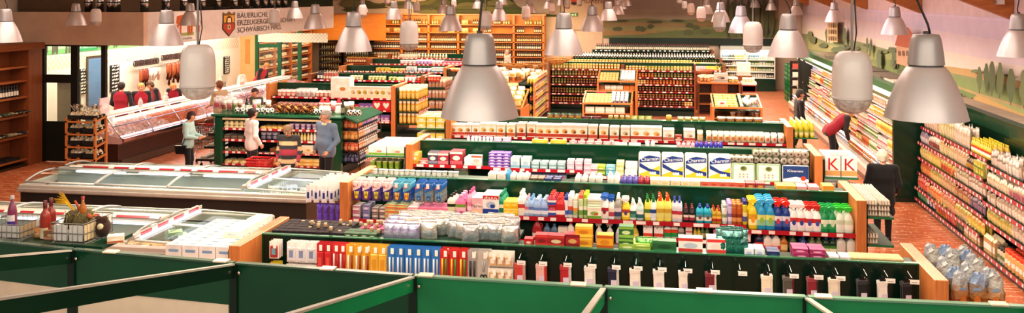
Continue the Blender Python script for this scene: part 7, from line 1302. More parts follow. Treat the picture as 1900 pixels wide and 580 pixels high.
for key,u0,u1,fn,lab in[('k1',698,722,lambda:k_box(.16,.12,.14,'#e0b838','#c89028','#f0dc90'),'yellow carton'),('k2',724,738,lambda:k_bag(.16,.1,.12,'#c8c83c','#98b03c','#e0e08c',seed=2),'lime yellow bag'),('k3',740,752,lambda:k_bag(.16,.1,.12,'#d8843c','#e8b070','#f0d8b0',seed=3),'orange bag'),('k4',754,772,lambda:k_box(.17,.12,.2,'#e8e8e8','#5878a8','#c8d0d8'),'white and blue carton'),('k5',774,800,lambda:k_bag(.16,.1,.14,'#9c94b0','#d8d0dc','#e8e4ec',seed=5),'greyish lilac bag'),('k6',802,822,lambda:k_box(.2,.12,.18,'#c8d0d0','#6a8aa0','#e8ecec'),'silver blue carton')]:
 lrow('baking_pack',key,fn,u0,u1,yC,1.42,.17,lab+' on the third gondola behind the cheese island','pack',rows=2,rp=.12,stack=1)
lrow('fruit_pack','frt',lambda:k_bag(.2,.14,.14,'#d85c34','#e8984c','#e8c888',seed=7),828,858,34.8,1.42,.18,'orange fruit pack at the right end of the third gondola','pack',rows=2,rp=.16)
yD=38.4
for key,u0,u1,fn,lab in[('m1',742,772,lambda:k_bag(.18,.1,.16,'#b89098','#e8d8d8','#d8c0c4',seed=1),'rose grey sweet bag'),('m2',772,800,lambda:k_bag(.18,.1,.18,'#8c6aa8','#c8b0d8','#d8c8e0',seed=2),'purple sweet bag'),('m3',800,822,lambda:k_bag(.18,.1,.16,'#d8a0b0','#f0d8dc','#e8c8d0',seed=3),'pink sweet bag'),('m4',822,860,lambda:k_box(.22,.12,.14,'#d05068','#e8a0b0','#f0d8dc'),'pink red chocolate box')]:
 lrow('candy_bag',key,fn,u0,u1,yD,1.42,.19,lab+' on the gondola near the wine shelving','bag',rows=3,rp=.12)
for key,u0,u1,fn,lab in[('n1',700,742,lambda:k_bottle(.09,.09,.26,'#8a6a3c','#d8c8a0','#e0d0b0',None,'round',8),'brown bottle'),('n2',742,775,lambda:k_box(.16,.1,.2,'#e0d8cc','#a89888','#c8b8a8'),'pale gift carton'),('n3',775,830,lambda:k_bottle(.08,.08,.24,'#d8ccb4','#e8e0d0','#b8a888',None,'round',8),'cream bottle')]:
 lrow('gift_item',key,fn,u0,u1,42.1,1.4,.14,lab+' on the row right before the wine shelving','gift pack',rows=2,rp=.14)
for z,w,dd in((1.2,'top',.12),(.82,'middle',.0),(.45,'low',.0)):
 for j in range(8):
  for i in range(5):put('pasta_bag_yellow','pby'+str(i%2),bagk(.11,.08,.36 if z>1 else .28,['#e0b43c','#d8a830'][i%2],'#ecd078','#f0e8d0'),(MX1+.14+i*.13+jit(.01),27.22+j*.155,z+.001),jit(.25),'long yellow pasta bag with clear top on the '+w+' tier of the end shelf','bag')
 for j in range(7):
  for i in range(5):put('bread_bag_brown','bbb',bagk(.12,.09,.34 if z<1.1 else .28,'#8c5a34' if z<1.1 else '#b89088','#b8885c','#d8c0a8'),(MX1+.1+i*.13+jit(.01),30.9+j*.16,z+.001),jit(.25),('brown bread bag' if z<1.1 else 'pinkish bread bag')+' on the '+w+' tier of the second end shelf','bag')
for k in range(42):
 z=R.choice([1.2,.82,.45]);c=R.choice([('orange','#d8742c'),('dark red','#8a2c2c'),('brown','#6a4428'),('green','#5c7a34')]);put('fruit_net','fn'+c[0],(lambda c=c:k_lump(.16,.14,.13,[c[1],mixc(c[1],'#ffffff',.3)],3)),(MX1-.08+R.uniform(.1,.65),R.uniform(34.5,35.6),z),R.uniform(0,6),f'{c[0]} net of fruit on the third end shelf by the big pendant lamp','fruit net')
# ======= cheese island
CHZ={1.1:'upper',.82:'middle',.52:'lower',.22:'bottom'}
ci=IY0+.12
for u0,u1,z,key,fn,lab,p,rw,st,sh in[(417,462,1.1,'ch_y',lambda:k_lump(.16,.12,.1,['#ecd8a0','#f0e4c0','#d8c078'],1,.15),'pale yellow cheese piece',.14,3,2,.08),(484,535,1.1,'ch_o',lambda:k_lump(.18,.13,.07,['#e8c068','#d8a048','#f0dca8'],2,.15),'golden cheese wedge',.16,3,1,.06),(536,600,1.1,'yog_l',lambda:k_cup(.13,.14,'#ece4ec','#c8b8dc','#a890c0'),'white and lilac yoghurt cup',.14,3,1,.12),(600,612,1.1,'yog_w',lambda:k_cup(.12,.2,'#f2ece8','#f0ece4','#d8c8d0'),'tall white cup',.14,3,1,.12),(417,455,.82,'dk1',lambda:k_box(.16,.12,.05,'#5a4c40','#a89880','#7a6c58'),'dark flat cheese pack',.17,3,2,.05),(484,515,.82,'dk2',lambda:k_bag(.14,.08,.18,'#3c3c58','#8c90a8','#a8a8b8',seed=3),'dark blue cheese bag',.15,2,1,.1),(540,575,.82,'bt_y',lambda:k_bottle(.07,.07,.2,'#e0cc78','#e8e4d8','#e8dca8',None,'round',8),'pale yellow dressing bottle',.085,3,1,.1),(575,600,.82,'bt_w',lambda:k_bottle(.07,.07,.22,'#ece4d0','#e0a848','#f0e8d8',None,'round',8),'cream dressing bottle',.085,3,1,.1),(417,455,.52,'lw1',lambda:k_lump(.2,.14,.06,['#8a7c60','#b8ac88','#6a5c44'],3,.2),'brownish wrapped cheese',.18,3,1,.05),(500,520,.52,'lw2',lambda:k_box(.2,.14,.1,'#8a5a34','#6a4428'),'brown wooden cheese box',.22,2,1,.1),(556,590,.52,'lw3',lambda:k_box(.3,.2,.2,'#ece2cc','#d8c8a8','#e8d8b0',spot2='#c8942c'),'cream carton with golden emblem',.32,1,1,.1),(417,500,.22,'bm1',lambda:k_lump(.22,.16,.09,['#d8c088','#b89c60','#e8dcb0'],4,.25),'yellow brown cheese piece',.2,3,1,.06),(510,600,.22,'bm2',lambda:k_box(.26,.2,.08,'#d8b868','#c8984c','#f0e0b0',top='#e8d098'),'yellow cheese pack',.28,2,2,.08)]:
 lrow('cheese_item' if 'cheese' in lab else 'dairy_item',key,fn,u0,u1,ci,z,p,lab+' on the '+CHZ[z]+' shelf of the cheese island',('cheese' if 'cheese' in lab else 'pack'),rows=rw,rp=.15,stack=st,sh=sh)
for z,nm,runs in((1.12,'top',[('orange bag','#d87038','#e8a878',21.55,22.1),('violet bag','#6a4ca0','#b8a0d0',22.1,22.8),('lilac and white bag','#8c74b8','#e0d8e8',22.8,23.3)]),(.84,'second',[('orange carton','#d88048','#e8c898',21.55,22.2),('silver bag','#b8b4b8','#e4e4e8',22.2,22.7),('mixed grey bag','#8c8890','#d0ccd4',22.7,23.3)]),(.56,'third',[('orange pack','#d86a34','#f0d8b8',21.55,22.2),('clear grey bag','#a8a8a0','#dcdcd4',22.2,23.3)]),(.28,'lowest',[('dark blue pack','#2c3050','#8088a8',21.55,22.3),('tan bag','#d8c090','#f0e4c8',22.3,23.3)])):
 for lab,a,b,y0,y1 in runs:rowy('side_snack','ss'+lab,bagk(.15,.1,.2,a,b,mixc(a,'#ffffff',.5)),y0,y1,IX1+.25,z,.15,f'{lab} on the {nm} shelf at the right flank of the cheese island','bag',face=1,rows=3,rp=.12,jr=.15)
 for k in range(4):put('front_snack','fs'+nm,bagk(.13,.1,.2,*{'top':('#d86a38','#e8a068'),'second':('#d88838','#ecc078'),'third':('#d86038','#f0b890'),'lowest':('#30344c','#7078a0')}[nm]),(IX1+.0+k*.09,IY0+.36+(k%2)*.05,z+.001),jit(.3),f'{ {"top":"orange","second":"amber","third":"orange red","lowest":"dark blue"}[nm] } bag at the near end of the {nm} flank shelf','bag')
for z,d in((.95,.16),(.62,.28),(.3,.46)):rowy('salmon_pack','slm%d'%int(z*100),(lambda:k_box(.2,.16,.04,'#c8bca8','#8a7c70','#e0a890',top='#d8cdbc')),IY0+.2,IY1-.2,IX0-d+.1,z,.22,'flat pale pack in the '+{.95:'upper',.62:'middle',.3:'lowest'}[z]+' tray facing the meat counter','pack',face=-1,rows=1)
zi=IH
def top(name,key,fn,u,y,lab,cat,group=None,mtx=None):put(name,key,fn,(ux(u,y)+jit(.02),y+jit(.02),zi),jit(.4),lab,cat,group)
def k_ball():
 m=MB();m.ball(0,0,.075,.075,'#f0ece4',12,8)
 for a,b in[(-1.57,.1),(-.6,.5),(-2.5,.5),(-1.0,-.5),(-2.2,-.5),(.5,.1),(2.6,.1),(1.5,.4)]:
  n=Vector((math.cos(a)*math.cos(b),math.sin(a)*math.cos(b),math.sin(b)));t=n.cross(Vector((0,0,1))).normalized();w=n.cross(t);m.quad([tuple(Vector((0,0,.075))+n*.0765+(t*math.cos(q)+w*math.sin(q))*.028)for q in np.linspace(0,6.283,6)[:-1]],'#1c1a1a')
 return[('ball',m,'plastic')]
for k,u in enumerate([440,450,460,469,478,488,497,504]):top('chocolate_ball','cball',k_ball,u,21.42+.05*(k%2),'white black patched ball at the left front edge of the island top','ball')
for k,u in enumerate([586,595,604,611,650,657,664]):top('chocolate_ball','cball',k_ball,u,21.42+.06*(k%2),'white ball with black patches in front of the red capped figures' if u<620 else 'white ball with black patches near the right corner of the island top','ball')
def k_sweetfig():
 m=MB();m.lathe([(1e-4,0),(.09,0),(.1,.06),(.075,.16),(.06,.2)],'#efe8e0',12);m.ball(0,0,.24,.06,'#f0e4d4',10,6);h=MB();h.lathe([(.075,.26),(.06,.3),(.03,.36),(1e-4,.4)],'#c4242c',12);h.lathe([(.078,.245),(.082,.26),(.078,.275)],'#f4f0ec',12);return[('body',m,'plastic'),('red_cap',h,'paper')]
for u in(597,609,629):top('sweet_figure','sfig',k_sweetfig,u,21.75,'white sweet figure with pointed red cap on the island top','figure','red capped sweet figures')
def k_champ(c='#141614',lab='#d8d0b8'):return k_bottle(.1,.1,.36,c,'#16140f',lab,None,'wine',12)
def k_pastry():
 r=random.Random(4);m=MB()
 for i in range(14):
  a=r.uniform(0,6.28);q=r.uniform(0,.13);x,y,z=q*math.cos(a),q*math.sin(a),r.uniform(.03,.2-q*.6);b=r.uniform(0,6.28);L=r.uniform(.08,.14)
  m.tube([(x+L*t*math.cos(b+t*.8),y+L*t*math.sin(b+t*.8),z+.03*math.cos(t*2.5))for t in(-1,-.5,0,.5,1)],[.012,.026,.034,.026,.01],r.choice(['#8a4e20','#b87434','#6a3818','#c89048','#9c6028']),6)
 return[('pastry',m,'food')]
top('sparkling_wine','chp',k_champ,458,21.7,'black wine bottle standing on the left part of the island top','bottle');top('sparkling_wine','chp2',lambda:k_champ('#181410','#8a8478'),637,21.6,'black bottle with round pale label on the right part of the island top','bottle')
for k,u in enumerate([415,425,434,446,472,480,498,620,645,652]):
 m=bagk(.16,.13,.3,'#b8b0a0','#8c5848','#e8e8e4');top('gift_basket','gbk%d'%(k%3),bagk(.16,.14,.28,['#b8a890','#c8a0a0','#a89878'][k%3],['#8c4c3c','#c86070','#6c7c3c'][k%3],'#eceae6'),u,21.85+.1*(k%2),'cellophane wrapped gift bag among the bottles on the '+('left' if u<520 else 'right')+' half of the island top','gift bag')
for k in range(9):top('pastry_basket','pst',k_pastry,511+k*8.5,21.55+.3*(k%2),'heap of golden brown pastry on the island top','pastry','golden brown pastries in the middle of the island top')
for k in range(10):put('gift_basket_pink','gbp',bagk(.18,.16,.26,'#e0c0c8','#d8586c','#f4eef0'),(ux(404+R.uniform(0,30),22.3+k*.06),22.2+k*.08,zi),jit(.6),'pink and white wrapped pack at the rear of the island top','gift bag')
# ======= meat in the counter
MCOL={'pink pale sausage':['#d8a8a0','#e8c8c0','#c89088'],'white sausage':['#e8c4be','#f0d8d2','#d8a49c'],'raw red meat':['#a83c3c','#c05850','#d88c80'],'orange cured meat':['#c86c44','#d8885c','#b85430'],'pink ham':['#d88c8c','#e8b0a8','#c87078'],'marbled bacon':['#c87870','#e8d0c8','#a85048']}
ZON=[(21.3,22.4,'white sausage'),(22.4,23.8,'pink pale sausage'),(23.8,26.2,'orange cured meat'),(26.2,28.2,'pink ham'),(28.2,30.5,'marbled bacon'),(30.5,34.6,'raw red meat')]
for a,b,nm in ZON:
 n=int((b-a)/.16)
 for i in range(n):
  for j in range(5):
   s=(j+.5)/5;x=-13.78-s*.86;z=.78+(.98-.78)*(-13.7-x)/1.05;kk=nm+str((i+j)%3)
   put('meat_piece',kk,(lambda nm=nm,i=i,j=j:k_lump(.2,.2,.09,MCOL[nm],(i+j)%3,.25)),(x+jit(.03),a+(i+.5)*(b-a)/n+jit(.03),z-.005),R.uniform(0,6),f'{nm} lying in the glass meat counter, '+('front rows' if j<2 else 'rear rows'),'meat')
for y in(21.6,23.3,25.1,27.2):put('price_placard','ppl',lambda:k_box(.09,.01,.12,'#f4eef0','#d8a0a8'),(-13.86,y,.8),math.pi/2,'small white price card stuck in the meat display','price card')
def shelfitem(name,key,fn,y,lab,cat):put(name,key,fn,(-14.3,y,1.346),math.pi/2,lab,cat)
shelfitem('menu_card','mn1',lambda:k_box(.4,.03,.42,'#f4d8dc','#f0c8cc','#f8ecec'),21.45,'large pale pink menu card on the counter end','card');shelfitem('menu_card','mn2',lambda:k_box(.34,.03,.36,'#f0e8e0','#e0a8a0','#f8f2ec'),29.2,'white and red menu card in the middle of the counter shelf','card');shelfitem('menu_card','mn3',lambda:k_box(.22,.03,.26,'#f0e8e0','#d8b0a8'),34.2 if False else 32.6,'small white card at the far end of the counter shelf','card')
def k_pig():
 m=MB();m.ball(0,0,.09,.08,'#f0d8d0',10,6);m.ball(0,0,.2,.055,'#f0ddd4',10,6);m.lathe([(1e-4,0),(.06,0),(.05,.06)],'#e8d0c8',10);
 m.tube([(.05,0,.24),(.09,0,.2),(.06,0,.14)],.018,'#e8c8c0',6);return[('figure',m,'plastic')]
shelfitem('china_figure','cfg',k_pig,24.4,'white china jug figure on the counter shelf before the blonde woman','figure');shelfitem('china_figure','cfg2',lambda:k_bottle(.12,.12,.24,'#e4e0e4','#c8c4c8','#d0ccd4',None,'jug'),23.1,'grey white jug on the counter shelf','jug');shelfitem('china_figure','cfg3',k_pig,26.6,'white china figure on the counter shelf behind the hanging capsule lamp','figure')
sc=thing('counter_scale','grey weighing scale with a printed display behind the counter shelf','scale',(-15.3,29.8,.9));m=MB();m.bbox(-.2,.2,-.25,.25,0,.12,'#a8a498',.02);m.box(-.18,.18,-.22,.22,.13,.15,'#d0d0cc');m.box(-.03,.03,.1,.16,.12,.5,'#98948a');link('body',m.mesh('body',mats_of('plastic')),sc);m=MB();m.prism([(-.06,.42),(.06,.5),(.04,.72),(-.08,.66)],-.2,.2,'#c8c2b0','y');m.box(-.062,-.06,-.14,.14,.5,.6,'#8a4030');link('display_head',m.mesh('display_head',mats_of('plastic')),sc)
cr=thing('till','grey and red cash till at the far part of the counter','till',(-15.3,31.3,.9));m=MB();m.bbox(-.28,.28,-.32,.32,0,.26,'#6c6a60',.02);m.box(.281,.285,-.1,.2,.06,.18,'#c03830');link('body',m.mesh('body',mats_of('plastic')),cr);m=MB();m.prism([(-.1,.26),(.1,.26),(.02,.56),(-.06,.58)],-.26,.22,'#d8d4c4','y');link('screen',m.mesh('screen',mats_of('plastic')),cr)
for y in(22.4,22.75):
 m=MB();m.bbox(-.18,.18,-.2,.2,0,.34,'#cfd0cc',.03);m.lathe([(1e-4,.34),(.1,.34),(.1,.4),(1e-4,.42)],'#dededa',12);solo('slicing_machine',m,'enamel','pale grey slicing machine on the rear worktop by the blue window, '+('nearer' if y<22.6 else 'second'),'machine',(-15.2,y,.901))
def sausage(mb,x,y,z,l,r,c):mb.tube([(x,y,z),(x+.01,y+.01,z-l*.1),(x+.02,y,z-l*.5),(x,y-.01,z-l*.92),(x,y,z-l)],[r*.3,r*.9,r,r*.9,r*.25],c,7)
xs=-17.12
for k,(y0,y1,z)in enumerate([(wy(236),wy(286),2.28),(wy(288),wy(336),2.36)]):
 m=MB();m.tube([(xs,y0,z),(xs,y1,z)],.014,'#c8c4bc',6);m.tube([(xs,y0,z),(XL,y0,z+.02)],.012,'#c8c4bc',5);m.tube([(xs,y1,z),(XL,y1,z+.02)],.012,'#c8c4bc',5);m.tube([(xs+.1,y0,z-.28),(xs+.1,y1,z-.28)],.01,'#c8c4bc',5)
 solo('sausage_rail',m,'chrome','chrome rail holding sausages on the tiled wall, '+('first from the chalkboard' if k==0 else 'second from the chalkboard'),'rail')
 n=int((y1-y0)/.1)
 for i in range(n):
  y=y0+.12+(y1-y0-.24)*i/(n-1);f=i/n;m=MB()
  ring=[(xs+.02,y+.07*math.cos(a),z-.1+.09*math.sin(a))for a in np.linspace(0,6.28,11)[:-1]];m.tube(ring,.022,R.choice(['#3c2620','#5a3428','#2c1c18']),6,closed=True)
  solo('ring_sausage',m,'food','dark ring sausage looped over the '+('first' if k==0 else 'second')+' wall rail','sausage',group='ring sausages on the %s rail'%('first' if k==0 else 'second'))
 n=int((y1-y0)/.13)
 for i in range(n):
  y=y0+.3+(y1-y0-.5)*i/(n-1);f=i/n;m=MB();c=R.choice(['#b86a3c','#a85a30','#8c3c28'])if(k==0 and f<.4)or k==1 else R.choice(['#e8d8cc','#d8b0a0','#e8e0d8']);
  if k==1 and f>.7:c=R.choice(['#8a6a38','#9c7c48'])
  l=R.uniform(.5,.8)if k==1 or f<.3 else R.uniform(.3,.5);sausage(m,xs+.1,y,z-.3,l,.055,c)
  kind_='white' if H(c)[2]>.55 else('brown' if k==1 or f<.4 else 'red brown')
  solo('hanging_sausage',m,'food',f'long {kind_} sausage hanging from the '+('first' if k==0 else 'second')+' wall rail','sausage',group=f'{kind_} hanging sausages rail {k}')
# ======= freezer contents
for(x0,x1,y0,y1,nm)in((-12.05,-6.3,15.4,17.55,'rear freezer island'),(-14.6,-6.25,11.85,13.95,'front freezer island')):
 ym=(y0+y1)/2
 for k in range(150):
  x=R.uniform(x0+.25,x1-.25);y=R.choice([R.uniform(y0+.25,ym-.25),R.uniform(ym+.2,y1-.25)]);c=R.choice([('white','#eceae4','#c8d0d4'),('pale green','#b8d0a0','#6aa048'),('cream','#ecdcb8','#d8883c'),('blue white','#c8d8e4','#5888c0')])
  put('frozen_pack','fz'+c[0],(lambda c=c:k_box(.22,.16,.05,c[1],c[2],None,top=mixc(c[1],'#ffffff',.2))),(x,y,.45+R.choice([0,.055,.11])),R.uniform(0,3),f'{c[0]} frozen food pack lying in the {nm}','frozen food')
 if nm.startswith('front'):
  for k in range(6):put('frozen_box','fzg',lambda:k_box(.3,.22,.09,'#4a9a44','#e8e4c8','#d8d890',top='#58a84c'),(-7.0+(k%3)*.2,13.1+(k//3)*.3,.56),.2,'green frozen vegetable box in the end head of the front freezer island','frozen food')
  for k in range(10):put('frozen_box','fzo',lambda:k_box(.26,.18,.05,'#e8c890','#d87838','#f0e0c0',top='#ecd0a0'),(-7.2+(k%5)*.16,12.3+(k//5)*.25,.56),R.uniform(0,1),'orange cream frozen box in the end head of the front freezer island','frozen food')
  for k in range(8):put('frozen_box','fzm',lambda:k_box(.26,.2,.05,'#e8b078','#c8442c','#f0d8b0',top='#e8c08c'),(ux(222,12.6)+(k%4)*.2,12.5+(k//4)*.25,.6),R.uniform(0,1),'orange frozen box behind the wire basket, front freezer island','frozen food')
 else:
  m=MB();
  for k in range(9):m.tube([(-7.2+k*.09,16.2,.5),(-7.2+k*.09,16.2,.8)],.005,'#e8e8e8',4);m.tube([(-7.2+k*.09,15.9,.5),(-7.2+k*.09,15.9,.8)],.005,'#e8e8e8',4)
  for z in(.5,.65,.8):m.tube([(-7.22,15.9,z),(-6.46,15.9,z),(-6.46,16.2,z),(-7.22,16.2,z)],.007,'#e8e8e8',4,closed=True)
  solo('wire_basket',m,'enamel','white wire basket standing in the end head of the rear freezer island','basket')
# ======= bakery rack
bx_,by_=-9.9,0
BX0,BX1,BY=ux(122,19.6),ux(178,19.6),19.6
BR=thing('bakery_rack','wooden tiered rack of black baskets with bagged bread beside the glazed screen','rack',((BX0+BX1)/2,BY+.22,0))
for x in(BX0+.02,BX1-.02):
 for y in(BY,BY+.42):m=MB();m.box(x-.025,x+.025,y-.025,y+.025,0,1.5,'#c08a50');part('post',m,'beech',BR)
for z in(.52,.82,1.12,1.42):
 m=MB();m.box(BX0,BX1,BY-.03,BY,z-.03,z+.01,'#c89258');m.box(BX0,BX1,BY+.4,BY+.44,z+.06,z+.1,'#c89258')
 for k in range(2):m.prism([(BY-.03,z-.03),(BY-.03,z+.01),(BY+.44,z+.1),(BY+.44,z+.06)],(BX0,BX1-.04)[k],(BX0+.04,BX1)[k],'#c08a50','x')
 part('tier_rail',m,'beech_x',BR)
 for i in range(2):
  x=BX0+.2+i*(BX1-BX0-.4)
  m=MB();m.prism([(-.15,0),(.15,0),(.172,.1),(.16,.1),(.14,.015),(-.14,.015),(-.16,.1),(-.172,.1)],-.2,.2,'#1c1815','y');m.box(-.16,.16,-.212,-.2,0,.1,'#1c1815');m.box(-.16,.16,.2,.212,0,.1,'#1c1815')
  solo('bread_basket',m,'wicker','black bread basket on the '+{.52:'lowest',.82:'third',1.12:'second',1.42:'top'}[z]+' tier of the bakery rack, '+('nearer the dark door panel' if i==0 else 'nearer the meat counter'),'basket',(x,BY+.22,z+.04))
  for k in range(6):put('bread_loaf_bag','blb',lambda:k_lump(.13,.15,.12,['#d8c8a8','#b89468','#e8e0d0','#c8b08c'],6,.2,'food'),(x-.1+(k%3)*.1,BY+.13+(k//3)*.17,z+.09),R.uniform(0,3),'loaf in a clear bag in the '+{.52:'lowest',.82:'third',1.12:'second',1.42:'top'}[z]+' baskets of the bakery rack','bread')
  if z>1.3:
   for k in range(3):
    m=MB();
    for q in range(9):a=q*.7;m.quad([(0,0,0),(.1*math.cos(a),.1*math.sin(a),.14+R.uniform(0,.08)),(.12*math.cos(a+.5),.12*math.sin(a+.5),.12+R.uniform(0,.08))],'#e8e6e0')
    solo('bag_gather',m,'bag_clear','gathered clear cellophane top of a bread bag on the top tier of the bakery rack','cellophane',(x-.1+k*.1,BY+.2,z+.19),'cellophane tops on the bakery rack')
# ======= wooden shelf on the left edge
for z,lab,ys_,w in((1.81,'black bottle with white label on the fourth board of the left wooden shelf',(18.2,21.0),.1),):
 rowy('wine_bottle','lw',lambda:k_bottle(.08,.08,.3,'#17151a','#1c1a1e','#d8d4cc',None,'wine',10),ys_[0],ys_[1],LX-.14,z,w,lab,'bottle',face=1,rows=2,rp=.12,near=False)
for z,nm in((1.34,'third'),(.81,'second')):
 y=17.6
 while y<21.0:c=R.choice(['#1c2a3c','#16161a','#2c3c34','#8a8068']);REG.append(('wine_bottle','lwl'+c,(lambda c=c:k_bottle(.09,.09,.32,c,mixc(c,'#c0b080',.3),'#b8b0a0',None,'wine',10)),(LX-.12,y,z+.06),R.uniform(1.2,1.9),f'dark bottle lying on the {nm} board of the left wooden shelf','bottle',f'lying bottles {nm} board',None,False,(1.45,0,0)));y+=R.uniform(.1,.17)
for k in range(5):put('flat_black_box','fbb',lambda:k_box(.5,.4,.06,'#1a1a18','#2c2c28',top='#22221e'),(LX-.26,18.4+k*.58,.201),jit(.05)+1.57,'flat black tray on the lowest board of the left wooden shelf','tray')
# ======= things on the tall shelf below the camera, left part
zt0=2.28;yq=YW+.56
def basket(name_,x0,x1,y0,y1,z,h,lab,step=.05):
 g=thing('wire_basket',lab,'basket',((x0+x1)/2,(y0+y1)/2,z));m=MB()
 for zz2 in(0,h*.5,h):m.tube([(x0,y0,z+zz2),(x1,y0,z+zz2),(x1,y1,z+zz2),(x0,y1,z+zz2)],.005,'#8a847c',4,closed=True)
 x=x0
 while x<=x1:m.tube([(x,y0,z),(x,y0,z+h)],.0025,'#8a847c',4);m.tube([(x,y1,z),(x,y1,z+h)],.0025,'#8a847c',4);x+=step
 y=y0
 while y<=y1:m.tube([(x0,y,z),(x0,y,z+h)],.0025,'#8a847c',4);m.tube([(x1,y,z),(x1,y,z+h)],.0025,'#8a847c',4);m.tube([(x0,y,z+.002),(x1,y,z+.002)],.0025,'#8a847c',4);y+=step
 part('wire_frame',m,'paint',g);m=MB();m.box(x0+.02,(x0+x1)/2-.01,y0+.008,y0+.014,z+.02,z+h*.9,'#e0dcd8');m.box((x0+x1)/2+.01,x1-.02,y0+.008,y0+.014,z+.02,z+h*.9,'#e0dcd8');m.box(x1-.014,x1-.008,y0+.02,(y0+y1)/2,z+.02,z+h*.9,'#d8c098');m.box(x1-.014,x1-.008,(y0+y1)/2+.01,y1-.02,z+.02,z+h*.9,'#e4dcd0');part('lining_card',m,'paper',g);return g
basket('b',ux(112,yq),ux(172,yq),yq-.12,yq+.3,zt0,.17,'black wire basket lined with white cards on the tall shelf below the camera')
basket('b',ux(-20,yq),ux(52,yq),yq-.1,yq+.3,zt0,.13,'wire basket at the left end of the tall shelf below the camera')
def k_rose():return k_bottle(.085,.085,.33,'#9c3424','#6a1c20','#e0d8c0','#d8c8a0','wine',14,lz=(.02,.3))
put('rose_bottle','rs1',k_rose,(ux(84,yq),yq,zt0),0,'red rosé bottle standing on the tall shelf below the camera','bottle',near=True);put('rose_bottle','rs1',k_rose,(ux(92,yq+.08),yq+.1,zt0),0,'second red rosé bottle close behind the first on the tall shelf below the camera','bottle',near=True)
put('violet_bottle','vb',lambda:k_bottle(.08,.08,.34,'#8c3c5c','#c8b8b8','#4a3a98','#e8e0dc','round',14),(ux(8,yq),yq+.1,zt0),0,'purple bottle with blue foot at the edge of the tall shelf below the camera','bottle',near=True)
put('nut_packet','ntp',bagk(.1,.08,.09,'#a86a34','#d8a868','#c88848'),(ux(73,yq),yq,zt0),.3,'small brown packet beside the rosé bottles','packet');put('nut_packet','ntp2',lambda:k_box(.16,.08,.08,'#9c6a48','#c89878','#d8b898'),(ux(102,yq),yq,zt0),.1,'brown patterned box between the rosé bottles and the wire basket','box')
xa_,ya_=ux(147,yq+.15),yq+.15
gb=thing('gift_hamper','straw hamper with yellow grass and bottles in the black wire basket','hamper',(xa_,ya_,zt0+.07));gb.scale=(.85,.85,.85)
m=MB();m.lathe([(1e-4,0),(.12,0),(.15,.06),(.13,.15),(.1,.17)],'#5a5030',14)
for k in range(70):a=R.uniform(0,6.28);r_=R.uniform(.1,.15);m.tube([(r_*math.cos(a),r_*math.sin(a),R.uniform(.02,.1)),(r_*1.1*math.cos(a+R.uniform(.2,.6)),r_*1.1*math.sin(a+.4),R.uniform(.08,.2))],.003,R.choice(['#b8a860','#3c3820','#d8cc98','#6a6038']),3)
link('straw_nest',m.mesh('straw_nest',mats_of('wicker')),gb)
m=MB()
for k in range(60):a=R.uniform(-.5,.5);l=R.uniform(.12,.2);m.tube([(-.02,0,.14),(-.1-.3*l*math.cos(a),.05*a,.17+l*.55),(-.12-.75*l,.12*a,.2+l*.6+.1*a)],.0025,R.choice(['#e8b820','#f0cc3c','#d8a818']),3)
link('yellow_grass',m.mesh('yellow_grass',mats_of('paper')),gb)
o2=MB();o2.lathe([(1e-4,0),(.035,0),(.036,.12),(.014,.17),(.014,.22)],'#a86428',12,M=Matrix.Translation((.07,-.04,.1)));o2.lathe([(.016,.2),(.017,.23),(1e-4,.235)],'#a83028',10,M=Matrix.Translation((.07,-.04,.1)));link('liqueur_bottle',o2.mesh('liqueur_bottle',mats_of('plastic')),gb)
m=MB();m.tube([(.03,-.02,.14),(-.01,-.02,.24),(-.03,-.03,.28)],.012,'#c8582c',6);m.tube([(.1,0,.12),(.2,-.02,.13),(.36,-.04,.05)],[.012,.01,.003],'#c87c3c',5);m.tube([(.1,-.02,.14),(.17,-.05,.12)],.02,'#b85a30',6);link('dried_flower',m.mesh('dried_flower',mats_of('cloth')),gb)
m=MB();m.ball(0,0,.09,.07,'#3a2218',10,7,1,1,1.2);m.ball(.01,-.05,.11,.03,'#d8c8a8',8,5);m.ball(-.03,-.02,.17,.03,'#4a2c1c',8,5);m.ball(.03,-.02,.17,.03,'#4a2c1c',8,5);solo('plush_toy',m,'cloth','small dark brown plush toy beside the wire basket on the tall shelf','toy',(ux(191,yq+.1),yq+.1,zt0))
put('nut_packet','ntp3',lambda:k_box(.13,.1,.06,'#e0d0b8','#b85838','#e8e0d0'),(ux(215,yq),yq+.0,zt0),.5,'crumpled cream pack beside the brown plush toy','packet')
